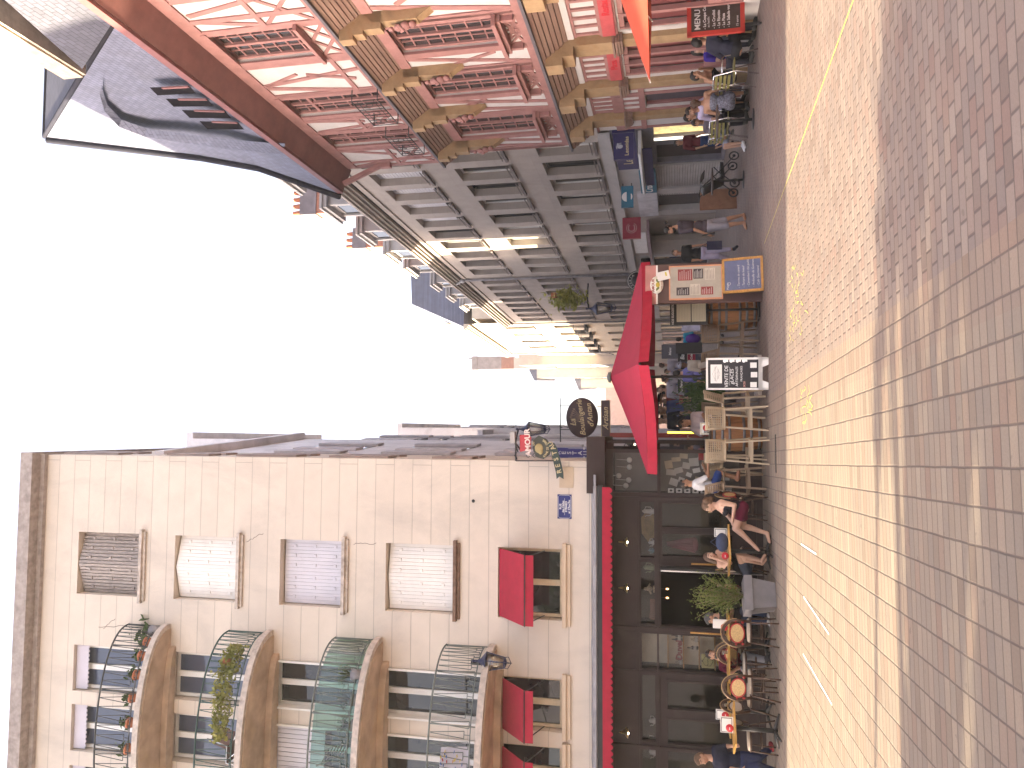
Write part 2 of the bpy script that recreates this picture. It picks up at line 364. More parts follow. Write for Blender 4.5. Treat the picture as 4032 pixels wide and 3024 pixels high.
CHROME = M('polished aluminium', (.75, .75, .76), .22, .05, metal=1)
PAPER = M('white paper', (.74, .72, .68), .8, .05)
INK = M('black print', (.02, .02, .02), .8)
REDPL = M('red plastic', (.50, .02, .03), .4)
GOLDL = M('gold lettering', (.52, .43, .25), .5)
# ---------------------------------------------------------------- ground
g = MB(); g.quad((-900, -900, 0), (900, -900, 0), (900, 1500, 0), (-900, 1500, 0))
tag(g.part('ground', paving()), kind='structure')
YEL = M('yellow chalk', (.48, .42, .10), .9, .4, 20); WCH = M('white chalk', (.9, .88, .84), .9, .1, 30)
b = MB(); p0 = Vector((*G(3376, -40), .004)); p1 = Vector((*G(3105, 700), .004)); p2 = Vector((*G(3010, 960), .004))
for a, c, wd in ((p0, p1, .022), (p1, p2, .012)):
    n = (c-a).cross(Vector((0, 0, 1))).normalized()*wd*.6; b.quad(a-n, a+n, c+n, c-n)
o = b.part('painted_line', YEL); tag(o, 'thin yellow line running over the pavers at the right', 'ground marking')
b = MB()
for q in (((3165, 2350), (3265, 2497)), ((3163, 2575), (3277, 2775)), ((3155, 2142), (3215, 2182))):
    a, c = [Vector((*G(*t), .004)) for t in q]; n = (c-a).cross(Vector((0, 0, 1))).normalized()*.011; b.quad(a-n, a+n, c+n, c-n)
tag(b.part('chalk_mark', WCH), 'three faint white chalk strokes on the sunlit pavers', 'ground marking')
b = MB(); rr = random.Random(4)
for (X, Y, n_, hh) in ((3105, 1100, 9, 60), (3125, 1180, 12, 55), (3110, 1285, 10, 50), (3155, 1580, 9, 35), (3160, 1650, 7, 40)):
    for i in range(n_):
        x, y = G(X+rr.uniform(0, hh), Y+i*12-50)
        for k in range(2):
            dx, dy = rr.uniform(-.09, .09), rr.uniform(-.2, .2); a = Vector((x, y, .004)); c = Vector((x+dx, y+dy, .004)); n = (c-a).cross(Vector((0, 0, 1))).normalized()*.006
            b.quad(a-n, a+n, c+n, c-n)
tag(b.part('chalk_scribble', YEL), 'worn illegible yellow chalk scribbles on the sunlit pavers', 'ground marking')
b = MB(); x0, y0 = G(3055, 1785); b.box(-.32, .32, -.05, .05, .0, .006)
for i in range(24): b.box(-.31+i*.026, -.297+i*.026, -.042, .042, .006, .011)
solo('drain_grate', b, BLACK, 'dark slotted drain grate in the pavers near the high stools', 'drain', (x0, y0, 0), rad(4))
# ---------------------------------------------------------------- A: cream apartment building over the dark cafe
A = Facade((-1.7, 15.54), 3.7, -1)
rA = thing('apartment_building', 'cream panelled apartment block with curved balconies above the dark brown cafe front', 'building', (-1.7, 15.54, 0), rad(3.7)); A.root = rA
RE = .12
rows = [(15.25, 13.58), (12.72, 11.13), (10.12, 8.64), (7.67, 6.16), (5.22, 3.86)]
tops = [15.26, 12.72, 10.21, 7.75, 5.22]; bz = [12.77, 10.24, 7.72, 5.25]
holes = [(-3.08, -1.66, lo, hi) for hi, lo in rows]
cols = [(-5.28, -4.24), (-6.62, -5.58), (-7.96, -6.94)]
for k, tp in enumerate(tops):
    lo = bz[k]+.14 if k < 4 else 3.86
    holes += [(a, c, lo, tp) for a, c in cols]
LS = -10.6
b = MB(); A.wall(b, LS, RE, 3.3, 16.3, holes, .28)
A.box(b, LS, RE, -12, -.30, 3.3, 16.3)       # body behind the openings
b.quad(A.P(RE, 0, 3.3), A.P(RE, -.31, 3.3), A.P(RE, -.31, 16.3), A.P(RE, 0, 16.3))
b.part('wall', WALLA, rA)
b = MB(); A.box(b, LS, RE+.06, -12, .34, 16.3, 16.62); A.box(b, LS, RE+.02, -12, .10, 16.18, 16.3)
b.part('cornice', M('grey concrete eaves', (.34, .29, .27), .9, .25, 7, .5, 40, dirt=(.16, .13, .12), dscale=3), rA)
# shuttered windows
def shutters(lo, hi, mat, ajar, k_=0):
    s0, s1 = -3.06, -1.68; mid = (s0+s1)/2
    for sd in (0, 1):
        a, c = (s0, mid) if sd == 0 else (mid, s1); m = MB(); n = 9; W_ = c-a
        for i in range(n):
            t0, t1 = i/n, (i+1)/n; u0, u1 = (t0, t1)
            def D(t):  # leaves meet in the middle, pushed outwards there
                q = t if sd == 0 else 1-t
                return -.20 + ajar*q
            for (ta, tb) in ((t0+.002, t1-(.02 if k_ == 0 else .004)),):
                x0, x1 = a+W_*ta, a+W_*tb
                m.hexa([A.P(x0, D(ta)-.03, lo+.03), A.P(x1, D(tb)-.03, lo+.03), A.P(x1, D(tb), lo+.03), A.P(x0, D(ta), lo+.03),
                        A.P(x0, D(ta)-.03, hi-.03), A.P(x1, D(tb)-.03, hi-.03), A.P(x1, D(tb), hi-.03), A.P(x0, D(ta), hi-.03)])
        for fz in (.18, .5, .82):
            z = lo+(hi-lo)*fz
            for t in (.2, .5, .8):
                x = a+W_*t; m.box(x-.03, x+.03, -(D(t)+.02), -(D(t)-.01), z-.03, z+.03)
        m.part('shutter', mat, rA)
for k, (hi, lo) in enumerate(rows[:4]):
    shutters(lo, hi, (OLDWOOD, CREAMP, GREYSH, CREAMP)[k], (.20, .17, .02, .10)[k], k)
    b = MB(); A.box(b, -3.2, -1.55, -.2, .10, lo-.07, lo); A.box(b, -3.16, -1.6, 0, .05, lo-.13, lo-.07); b.part('window_sill', RUST if k == 3 else SLABED, rA)
def window(s0, s1, z0, z1, parent, d=-.22, leaves=2, fr=WHITE, gl=DARKGL, ft=.065, mid=None, curtain=0, bars=0):
    w_ = MB(); A_ = parent[1]; p = parent[0]
    for a, c, e, g_ in ((s0, s0+ft, z0, z1), (s1-ft, s1, z0, z1), (s0+ft, s1-ft, z1-ft, z1), (s0+ft, s1-ft, z0, z0+ft)): A_.box(w_, a, c, d-.05, d+.03, e, g_)
    if leaves == 2:
        m_ = (s0+s1)/2; A_.box(w_, m_-ft*.9, m_+ft*.9, d-.05, d+.045, z0+ft, z1-ft)
    if mid: A_.box(w_, s0+ft, s1-ft, d-.05, d+.035, mid-ft*.5, mid+ft*.5)
    if bars:
        n = bars
        for i in range(1, n): z = z0+(z1-z0)*i/n; A_.box(w_, s0+ft, s1-ft, d-.02, d+.02, z-.012, z+.012)
        for q in (.25, .75): x = s0+(s1-s0)*q; A_.box(w_, x-.012, x+.012, d-.02, d+.018, z0+ft, z1-ft)
    o = w_.part('window', fr, p); g_ = MB(); A_.box(g_, s0+ft*.5, s1-ft*.5, d-.045, d-.012, z0+ft*.5, z1-ft*.5); g_.part('pane', gl, o)
    if curtain:
        c_ = MB(); n = 16
        for i in range(n):
            x0 = s0+ft+(s1-s0-2*ft)*i/n; x1 = s0+ft+(s1-s0-2*ft)*(i+1)/n; zz = z1-curtain-(.04 if i % 4 in (1, 2) else 0); A_.box(c_, x0, x1, d-.008, d-.002, zz, z1-ft)
        c_.part('curtain', M('white lace curtain', (.7, .68, .68), .9, .05), o)
    return o
for k, tp in enumerate(tops[:4]):
    for i, (a, c) in enumerate(cols):
        lo = bz[k]+.15
        if k == 2 and i == 1:
            m = MB()
            for q in range(10): A.box(m, a+.05+q*.095, a+.135+q*.095, -.06-q*.004, -.03-q*.004, tp-1.2, tp-.02)
            m.part('roller_shutter', GREYSH, rA)
        window(a+.03, c-.03, lo, tp-.02 if k else tp-.14, (rA, A), gl=BLUEGL if k in (0, 1) else DARKGL, mid=None, curtain=.0)
    if k in (2, 3):
        for a, c in cols:
            for x in (a+.01, c-.05):
                m = MB(); A.box(m, x, x+.04, -.16, .05, bz[k]+.3, tp-.05); m.part('folded_shutter', WHITE, rA)
# window blinds strip of top floor
for a, c in cols:
    m = MB(); n = 20
    for q in range(n): A.box(m, a+.03+(c-a-.06)*q/n, a+.03+(c-a-.06)*(q+1)/n, -.10, -.085, tops[0]-.32-(.025 if q % 2 else 0), tops[0]-.01)
    m.part('scalloped_blind', M('lilac white blind', (.56, .52, .58), .9, .05), rA)
# first floor windows with red awnings
for i, (a, c) in enumerate([(-3.08, -1.66)]+cols):
    window(a+.02, c-.02, 3.9, 5.2, (rA, A), leaves=2, fr=M('cream window frame', (.60, .50, .36), .6), gl=DARKGL, mid=None)
    m = MB(); A.box(m, a-.12, c+.12, -.05, .11, 3.80, 3.88); A.box(m, a-.1, c+.1, 0, .06, 3.72, 3.80); m.part('window_sill', PLAINA, rA)
    m = MB(); n = 8; s0, s1 = a+.03, c-.03; pr = .72; zt, zb = 5.18, 4.52
    m.hexa([A.P(s0, -.05, zt), A.P(s1, -.05, zt), A.P(s1, -.02, zt+.02), A.P(s0, -.02, zt+.02), A.P(s0, pr, zb), A.P(s1, pr, zb), A.P(s1, pr+.01, zb+.03), A.P(s0, pr+.01, zb+.03)])
    A.box(m, s0, s1, pr, pr+.014, zb-.17, zb+.02)
    aw = m.part('awning', RED, rA); m = MB()
    m.tube([A.P(s0-.01, pr+.02, zb), A.P(s1+.01, pr+.02, zb)], .013)
    for x in (s0+.03, s1-.03): m.tube([A.P(x, -.1, zb-.25), A.P(x, pr, zb-.01)], .011)
    m.part('awning_arm', BLACK, aw)
# balconies
BC, BA = -6.1, 2.48
def bal(t, dep=1.2): # t 0..1 along the curve from right wall end to left wall end
    x = math.cos(math.pi*t); y = max(0, math.sin(math.pi*t))**.86; return BC+BA*x, dep*y
for k, z0 in enumerate(bz):
    dep = (1.0, 1.22, 1.28, 1.3)[k]; N = 40; pts = [bal(i/N, dep) for i in range(N+1)]
    m = MB(); m.prism([A.P(s_, max(d, 0)-(.02 if i in (0, N) else 0), z0) for i, (s_, d) in enumerate(pts)], (0, 0, .13)); 
    sl_ = m.part('balcony', SLABED, rA)
    m = MB(); m.prism([A.P(BC+(s_-BC)*.955, d*.94-.01, z0-.02) for s_, d in pts], (0, 0, .018)); m.prism([A.P(BC+(s_-BC)*.8, d*.25, z0-.16) for s_, d in pts], (0, 0, .14)); m.part('balcony_soffit', SOFFIT, sl_)
    m = MB(); zt = z0+.13+.93; ins = .05
    P3 = lambda t, z: A.P(BC+(bal(t, dep)[0]-BC)*.97, bal(t, dep)[1]*.95, z)
    top = [P3(i/60, zt) for i in range(61)]; m.tube(top, .019, 8)
    m.tube([P3(i/60, z0+.24) for i in range(61)], .012, 6)
    nb = 38
    for i in range(nb):
        t = (i+.5)/nb; dt = .36/nb
        zz = z0+.27+.09*(i % 2)
        for sg in (-1, 1): m.tube([P3(t, zt-.03), P3(t+sg*dt*.12, zt-.06), P3(t+sg*dt, zz), ], .0085, 5)
        m.tube([P3(t-dt, zz), P3(t+dt, zz)], .0085, 5); m.tube([P3(t, zz), P3(t, z0+.23)], .009, 5); m.ell(P3(t, zt-.045), (.016, .016, .02), nu=6, nv=4)
    for i in range(7): t = i/6; m.tube([P3(t, zt), P3(t, z0+.12)], .012, 6)
    m.part('railing', (IRON, GREENIR, GREYIR, GREYIR)[k], sl_)
    if k == 2:
        m = MB()
        for i in range(60):
            a, c = i/60, (i+1)/60; q = lambda t, z: A.P(BC+(bal(t, dep)[0]-BC)*.955, bal(t, dep)[1]*.93, z)
            m.quad(q(a, z0+.15), q(c, z0+.15), q(c, zt-.05), q(a, zt-.05))
        m.part('windbreak', glass_mat('green translucent screen', (.30, .52, .42), .08, .2), sl_)
# cracks and damp marks on the cream wall belong to its surface: thin raised lines
m = MB(); rr = random.Random(8)
for (s_, z, n_, dx, dz) in ((-3.75, 13.55, 14, .012, .075), (-1.75, 10.95, 12, .03, -.04), (-1.72, 8.4, 10, .02, -.05), (-3.6, 14.2, 8, -.04, .04)):
    pt = [(s_, z)]
    for i in range(n_): pt.append((pt[-1][0]+dx*.6+rr.uniform(-.03, .03), pt[-1][1]+dz+rr.uniform(-.02, .02)))
    m.tube([A.P(a, .001, c) for a, c in pt], .005, 4)
m.part('crack', M('dark crack', (.16, .12, .10), .9), rA)
b = MB(); x, z = A.px(*z2(832, 342)); b.lathe([(.0, 0), (.035, 0), (.035, .01), (0, .012)]); place(b, A.P(x, 0, z), (1, 0, 0), (0, 0, 1)); b.part('wall_anchor', BLACK, rA)
# street lantern on the corner of the lowest balcony
def lantern(parent, s=1.0):
    m = MB(); m.lathe([(.0, .34), (.03, .33), (.05, .28), (.15, .20), (.19, .17), (.19, .15), (.0, .15)], n=4, mi=0)
    m.lathe([(.0, -.26), (.05, -.25), (.11, -.22), (.11, -.20), (.0, -.20)], n=4)
    for i in range(4):
        t = math.pi/2*i; c, k = math.cos(t), math.sin(t); m.bar((c*.175, k*.175, .16), (c*.10, k*.10, -.21), .018, .018)
    m.tube([(0, 0, .33), (0, 0, .42)], .02); m.tube([(0, 0, -.25), (0, 0, -.36)], [.015, .004]); m.ell((0, 0, .43), (.03, .03, .03), nu=8, nv=6)
    for i in range(4):
        t = math.pi/2*i; c, k = math.cos(t), math.sin(t); m.tube([(c*.1, k*.1, -.22), (c*.11, k*.11, -.28), (0, 0, -.34)], .008, 5)
    o = m.part('lantern_frame', M('dark blue painted metal', (.03, .035, .085), .4), parent)
    q = MB(); q.lathe([(.165, .15), (.098, -.2)], n=4); q.part('lantern_glass', glass_mat('lantern glass', (.9, .88, .82), .12), parent)
    return o
s_, z = A.px(*z2(970, 1098)); pw = A.world(s_, .55, z+.02)
L1 = thing('street_lamp', 'dark blue four sided lantern on the wall beside the lowest balcony', 'street lamp', pw, rad(3.7+20)); lantern(L1)
m = MB(); m.tube([(0, .5, .46), (-.02, .30, .50), (0, .0, .43)], .022); m.box(-.05, .05, .50, .54, .2, .6); m.part('lamp_bracket', BLACK, L1)
# enamel street name plate
s_, z = A.px(2347, 1998)[0], A.px(2225, 1995)[1]
s_ = A.px(*z2(1282, 369)); s_, z = s_
pl = thing('street_sign', 'blue enamel street name plate on the cream wall', 'sign', A.world(s_, .004, z), rad(3.7))
m = MB(); m.box(-.245, .245, -.006, 0, -.145, .145); m.part('plate', M('blue enamel', (.02, .03, .16), .25), pl)
m = MB()
for x0, x1, zz0, zz1 in ((-.2, .2, .128, .135), (-.2, .2, -.135, -.128), (-.235, -.228, -.09, .09), (.228, .235, -.09, .09)): m.box(x0, x1, -.009, -.006, zz0, zz1)
for a, c in ((-1, -1), (-1, 1), (1, -1), (1, 1)): m.bar((a*.2, -.0075, c*.131), (a*.231, -.0075, c*.09), .007, .003)
for txt, zz, sz in (('RUE', .082, .062), ('des Halles', .028, .058), ('STRAED', -.035, .062), ("ar C'hoc'hu", -.095, .058)):
    m.join(place(text_mb(txt, sz, .003, bold=.001), (0, -.0065, zz), (1, 0, 0), (0, 0, 1)))
m.box(-.17, .17, -.009, -.006, -.004, .0); m.part('lettering', M('white enamel', (.8, .8, .8), .3), pl)
# patch of plaster + brackets
m = MB(); A.box(m, -.42, .0, 0, .012, 3.66, 3.95); m.part('plaster_patch', M('ochre plaster', (.56, .44, .32), .9, .1), rA)
# ---------------------------------------------------------------- cafe front (ground floor of A)
SF = thing('cafe_shopfront', 'dark brown wooden cafe front with folded red scalloped awning and brass lamps', 'shopfront', (-1.7, 15.54, 0), rad(3.7))
b = MB()
ops = [(-1.76, -.66, 2.04, 2.34), (-3.06, -1.84, 2.04, 2.34), (-1.16, -.68, .55, 1.92), (-1.72, -1.27, .55, 1.92), (-3.08, -1.9, .02, 1.95), (-3.92, -3.22, .3, 2.33),
       (-5.3, -4.02, 2.04, 2.33), (-4.66, -4.12, .55, 1.84), (-5.32, -4.84, .55, 1.84), (-6.2, -5.42, .55, 1.84), (-7.2, -5.42, 2.04, 2.33), (-7.2, -6.4, .55, 1.84), (-9.5, -7.5, .55, 2.2)]
A.wall(b, LS, -.52, 0, 3.1, ops, .16)
for a, c, e, g_ in ((-3.14, -.62, 2.42, 2.84), (-3.96, -3.2, 2.42, 2.84), (-7.0, -4.02, 2.42, 2.84)):   # fascia panels
    for p_, q_ in (((a, e), (c, e)), ((c, e), (c, g_)), ((c, g_), (a, g_)), ((a, g_), (a, e))): A.bar(b, p_[0], p_[1], q_[0], q_[1], .022, 0, .012)
for h in ops:
    a, c, e, g_ = h
    for p_, q_ in (((a-.02, e), (c+.02, e)), ((c+.01, e), (c+.01, g_)), ((c+.02, g_), (a-.02, g_)), ((a-.01, g_), (a-.01, e))): A.bar(b, p_[0], p_[1], q_[0], q_[1], .035, 0, .018)
for z_ in (2.38, 2.0, 2.90): A.box(b, LS, -.56, 0, .045, z_-.02, z_+.015)
for s_ in (-.6, -3.14, -3.98, -5.4): A.box(b, s_-.035, s_+.035, 0, .05, 0, 2.9)
A.box(b, LS, -.56, 0, .04, 0, .12)
b.part('frame', BROWN, SF)
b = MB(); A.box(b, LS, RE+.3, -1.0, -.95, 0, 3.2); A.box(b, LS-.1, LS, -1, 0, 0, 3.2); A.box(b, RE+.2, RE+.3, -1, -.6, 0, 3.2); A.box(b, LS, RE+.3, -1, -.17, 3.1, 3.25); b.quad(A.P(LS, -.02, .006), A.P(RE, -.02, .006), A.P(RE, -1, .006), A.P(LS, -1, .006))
b.part('interior', M('dim cafe interior', (.006, .004, .004), 1, spec=0), SF)  # the darkness of the room is put into this near-black colour
for h in ops:
    if h[0] == -3.08: continue
    m = MB(); A.box(m, h[0], h[1], -.12, -.108, h[2], h[3]); m.part('pane', SHOPGL, SF)
# open door leaf edge, dark doorway
m = MB(); A.box(m, -1.955, -1.9, -.10, .30, .04, 1.94); dr = m.part('door', BLACK, SF); m = MB(); A.box(m, -1.965, -1.94, .29, .315, .05, 1.93); m.part('edge_strip', CHROME, dr)
m = MB(); m.tube([A.P(-1.84, .06, 1.35), A.P(-1.84, .06, .7)], .018); m.part('handle', GOLDW, dr)
m = MB(); m.tube([A.P(-3.15, .08, 1.38), A.P(-3.15, .08, .65)], .018); m.part('pull_bar', GOLDW, SF)
# roll-up box and red scalloped awning
b = MB(); A.box(b, LS, -.35, 0, .42, 3.14, 3.22); b.part('awning_box', ZINC, SF)
b = MB(); A.box(b, LS, -.33, .40, .46, 3.03, 3.13); A.box(b, LS, -.4, .06, .4, 3.0, 3.04); b.part('awning_rail', BLACK, SF)
b = MB(); n = 66; s0, s1 = -8.4, -.36; step = (s1-s0)/n
for i in range(n):
    for k in range(8):
        a = s0+step*(i+k/8); c = s0+step*(i+(k+1)/8); zz = lambda q: 2.895-.055*abs(math.sin(math.pi*q)); za, zc = zz(k/8), zz((k+1)/8)
        b.hexa([A.P(a, .455, za), A.P(c, .455, zc), A.P(c, .467, zc), A.P(a, .467, za), A.P(a, .455, 3.04), A.P(c, .455, 3.04), A.P(c, .467, 3.04), A.P(a, .467, 3.04)])
b.part('awning', RED, SF)
b = MB(); rr = random.Random(3); n = 60
prev = None
for i in range(n+1):
    s_ = LS+(RE-.25-LS)*i/n; q = (s_, .12+.05*rr.random(), 3.235+.02*rr.random(), .44)
    if prev: b.hexa([A.P(prev[0], .0, prev[2]+.02), A.P(q[0], .0, q[2]+.02), A.P(q[0], .03, q[2]+.05), A.P(prev[0], .03, prev[2]+.05), A.P(prev[0], .47, 3.16), A.P(q[0], .47, 3.16), A.P(q[0], .47, 3.185), A.P(prev[0], .47, 3.185)])
    prev = q
b.part('lead_flashing', ZINC, SF)
# corner bay with glass
b = MB(); CB = [(-.52, 0), (.34, 0), (.52, -.25), (.52, -1.6)]
for i in range(3):
    (a, da), (c, dc) = CB[i], CB[i+1]
    for z0_, z1_, gl_ in ((0, .42, 0), (1.93, 1.99, 0), (2.86, 3.0, 0)):
        b.hexa([A.P(a, da, z0_), A.P(c, dc, z0_), A.P(c, dc-.05, z0_), A.P(a, da-.05, z0_), A.P(a, da, z1_), A.P(c, dc, z1_), A.P(c, dc-.05, z1_), A.P(a, da-.05, z1_)])
for a, da in CB: A.box(b, a-.035, a+.035, da-.04, da+.03, 0, 3.0)
A.box(b, -.5, .62, -1.7, .32, 3.0, 3.36); b.part('corner_bay', BROWN, SF)
for i in range(3):
    (a, da), (c, dc) = CB[i], CB[i+1]
    for z0_, z1_ in ((.42, 1.93), (1.99, 2.86)):
        m = MB(); m.quad(A.P(a, da-.02, z0_), A.P(c, dc-.02, z0_), A.P(c, dc-.02, z1_), A.P(a, da-.02, z1_)); m.part('pane', SHOPGL, SF)
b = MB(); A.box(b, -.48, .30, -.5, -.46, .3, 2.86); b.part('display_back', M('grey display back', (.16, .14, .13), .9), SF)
b = MB(); A.box(b, -.46, .30, -.44, -.05, 1.94, 1.98); b.part('display_shelf', M('red brown board', (.20, .05, .03), .7), SF)
# papers, prints and ladles in the corner display
rr = random.Random(21)
papers = []
for i in range(24):
    m = MB(); w_, h_ = rr.uniform(.08, .17), rr.uniform(.10, .2); m.box(-w_/2, w_/2, -.004, 0, -h_/2, h_/2)
    o = m.part('sheet', (PAPER, CURT, M('yellowed paper', (.55, .46, .33), .9))[i % 3]); loc = A.world(-.40+.66*((i*7) % 24)/24+rr.uniform(-.03, .03), -.40-.002*i, .62+1.2*(i/24)); o.location = loc
    o.rotation_euler = (0, rr.uniform(-.35, .35), rad(3.7)); tag(o, ('small white handwritten sheet pinned inside the corner window', 'pale grey sheet pinned inside the corner window', 'yellowed old letter pinned inside the corner window')[i % 3], 'paper sheet', 'old letters pinned up in the corner window')
for i in range(8):
    m = MB(); m.box(-.055, .055, -.012, 0, -.07, .07); o = thing('picture_frame', '%s small framed etching up the left edge of the corner window' % ('lowest', 'second lowest', 'third lowest', 'fourth lowest', 'fourth from the top', 'third from the top', 'second from the top', 'topmost')[i], 'picture', A.world(-.44+.0*(i % 2), -.12, .62+.158*i), rad(3.7), 'framed etchings in the corner window'); m.part('frame', BLACK, o)
    m = MB(); m.box(-.044, .044, -.015, -.012, -.058, .058); m.part('print', PAPER, o); m = MB(); m.ell((0, -.016, 0), (.02, .003, .03)); m.part('motif', INK, o)
for i in range(5):
    s_, z = A.px(*z4(*((480, 1470), (475, 1560), (405, 1530), (480, 1420), (455, 1600))[i])); m = MB(); L = .22
    m.ell((0, 0, 0), (.055, .03, .055)); m.tube([(0, 0, .04), (.01, 0, .04+L)], .006, 6)
    solo('ladle', m, M('old enamel', (.5, .49, .46), .4), ('ladle at the centre top of the corner window', 'ladle with bowl low in the middle of the corner window', 'ladle at the upper left of the corner window', 'rightmost ladle in the corner window', 'leftmost ladle in the corner window')[i], 'ladle', A.world(s_, -.3, z), rad(3.7), 'ladles hanging in the corner window')
# wall lamps
for i, s_ in enumerate((-1.44, -2.33, -5.09, -7.1)):
    L = thing('wall_lamp', ('brass gooseneck lamp glowing over the right cafe windows', 'brass gooseneck lamp glowing over the open cafe door', 'brass gooseneck lamp glowing over the left cafe windows', 'brass gooseneck lamp beyond the left edge of the cafe')[i], 'lamp', A.world(s_, .02, 2.62), rad(3.7), 'brass lamps on the cafe fascia')
    m = MB(); m.tube([(0, 0, .0), (0, -.10, .03), (0, -.16, .10), (0, -.20, .12), (0, -.22, .08), (0, -.22, .04)], .009, 8); m.lathe([(.035, 0), (.035, .01)], (0, 0, 0)); m.part('bracket', BRASS, L)
    m = MB(); m.lathe([(.018, .05), (.022, .02), (.05, .0), (.085, -.035), (.09, -.05), (.08, -.036), (.045, -.008), (.015, .0)], (0, -.22, 0)); m.part('shade', BRASS, L)
    m = MB(); m.ell((0, -.22, -.035), (.026, .026, .032)); m.part('bulb', BULB, L)
# shelf goods in the glazed cabinet left of the door
b = MB(); A.box(b, -3.90, -3.24, -.45, -.42, .3, 2.33); b.part('cabinet_back', M('cream cabinet back', (.80, .74, .60), .9), SF)
b = MB()
for z_ in (.62, .92, 1.22, 1.52, 1.82): A.box(b, -3.90, -3.24, -.42, -.14, z_-.02, z_)
b.part('shelf', GOLDW, SF)
def bottle(loc, lab, s=1.0, mat=BLACK, h=.26):
    o = thing('bottle', lab, 'bottle', loc, 0, 'bottles and jars on the cabinet shelves'); m = MB(); m.lathe([(0, 0), (.034*s, 0), (.036*s, .02), (.036*s, h*.55), (.014*s, h*.75), (.013*s, h), (0, h)], n=12); m.part('glass_body', mat, o)
    m = MB(); m.lathe([(.0365*s, h*.18), (.0365*s, h*.45)], n=12); m.part('bottle_label', PAPER, o); return o
DB = M('dark beer bottle', (.03, .012, .006), .1, spec=.7)
for i, (s_, z_) in enumerate(((-3.3, 1.52), (-3.38, 1.52), (-3.52, 1.22), (-3.36, 1.22), (-3.82, 1.52), (-3.75, 1.52))):
    bottle(A.world(s_, -.24, z_), ('brown beer bottle at the right end of the upper shelf', 'brown beer bottle second from the right on the upper shelf', 'brown beer bottle with white label alone on the middle shelf', 'clear glass jar at the right of the middle shelf', 'clear drinking glass at the left end of the upper shelf', 'second clear drinking glass on the upper shelf')[i], 1.0 if i < 3 else 1.2, DB if i < 3 else CLEAR, .22 if i < 3 else .15)
m = MB(); m.box(-.13, .13, 0, .012, 0, .24); o = thing('beer_sign', 'square pale yellow beer sign with a hexagon on the lower shelf', 'sign', A.world(-3.74, -.16, .93), rad(3.7)); m.part('panel', M('pale yellow board', (.62, .58, .24), .6), o)
m = MB(); hx = [(.1*math.cos(rad(60*i+30)), .12+.1*math.sin(rad(60*i+30))) for i in range(6)]
for i in range(6): m.bar((hx[i][0], -.004, hx[i][1]), (hx[(i+1) % 6][0], -.004, hx[(i+1) % 6][1]), .008, .006)
m.join(place(text_mb('Maredsous', .042, .003), (0, -.001, .12), (1, 0, 0), (0, 0, 1))); m.box(-.012, .012, -.004, 0, .215, .235); m.part('lettering', INK, o)
o = thing('beer_sign', 'oval yellow beer sign with green landscape on the lowest shelf', 'sign', A.world(-3.66, -.15, .62), rad(3.7)); m = MB(); b2 = MB(); b2.lathe([(0, 0), (.21, 0), (.215, .008), (0, .012)], n=32); b2.v = [(x, y*.62, z) for x, y, z in b2.v]; m.join(place(b2, (0, 0, .14), (1, 0, 0), (0, 0, 1))); m.part('panel', M('warm yellow enamel', (.62, .40, .02), .3), o)
m = MB(); m.prism([(-.13, -.013, .06), (0, -.013, .04), (.13, -.013, .06), (.16, -.013, .12), (.05, -.013, .10), (0, -.013, .15), (-.07, -.013, .11), (-.15, -.013, .12)], (0, -.003, 0)); m.part('landscape', M('green paint', (.10, .18, .05), .5), o)
m = MB(); m.join(place(text_mb('CHOUFFE', .055, .003, bold=.0015), (0, -.013, .20), (1, 0, 0), (0, 0, 1))); m.join(place(text_mb('LA', .03, .003), (0, -.013, .245), (1, 0, 0), (0, 0, 1))); m.part('lettering', M('dark red print', (.2, .02, .02), .5), o)
m = place(text_mb('Duvel', .16, .02, bold=.006), (0, 0, .06), (1, 0, 0), (0, 0, 1)); solo('letter_sign', m, M('dark red letters', (.32, .03, .04), .5), 'dark red cut-out brand lettering on the upper shelf', 'sign', A.world(-3.57, -.2, 1.53), rad(3.7))
# jugs and oddments behind the transom glass
b = MB(); A.box(b, -3.06, -.66, -.5, -.16, 2.0, 2.05); A.box(b, -7.2, -4.02, -.5, -.16, 2.0, 2.05); b.part('transom_shelf', BROWN, SF)
b = MB(); A.box(b, -3.06, -.66, -.60, -.58, 2.0, 2.6); A.box(b, -7.2, -4.0, -.60, -.58, 2.0, 2.6); b.part('transom_back', M('brown niche back', (.06, .045, .035), .9), SF)
def jug(lab, s_, mat, h=.2, r=.055):
    o = thing('jug', lab, 'jug', A.world(s_, -.28, 2.055), rad(3.7)); m = MB(); m.lathe([(0, 0), (r, 0), (r*.95, h*.3), (r*.75, h*.8), (r*.8, h), (0, h)], n=16); m.lathe([(r*.7, h), (r*.4, h*1.1), (.01, h*1.17), (0, h*1.17)], n=12); m.part('body', mat, o)
    m = MB(); m.tube([(r*.75, 0, h*.9), (r*1.6, 0, h*.85), (r*1.6, 0, h*.4), (r*.95, 0, h*.25)], .008, 6); m.part('handle', mat, o)
    m = MB(); m.tube([(-r*.9, 0, h*.25), (-r*1.6, 0, h*.5), (-r*1.5, 0, h*.75), (-r*1.9, 0, h*.9)], [.014, .011, .009, .008], 6); m.part('spout', mat, o)
ENW = M('white enamel ware', (.72, .69, .64), .3, dirt=(.35, .25, .2), dscale=12); ENG = M('pale green enamel ware', (.34, .42, .26), .3); ENB = M('pale blue enamel ware', (.25, .42, .52), .3)
jug('tall white enamel coffee pot behind the right transom glass', -.88, ENW, .21); jug('small white enamel pot behind the right transom glass', -1.5, ENW, .11, .045)
jug('small pale blue enamel jug behind the transom glass', -1.66, ENB, .11, .03); jug('pale green enamel pitcher above the cafe door', -2.0, ENG, .2)
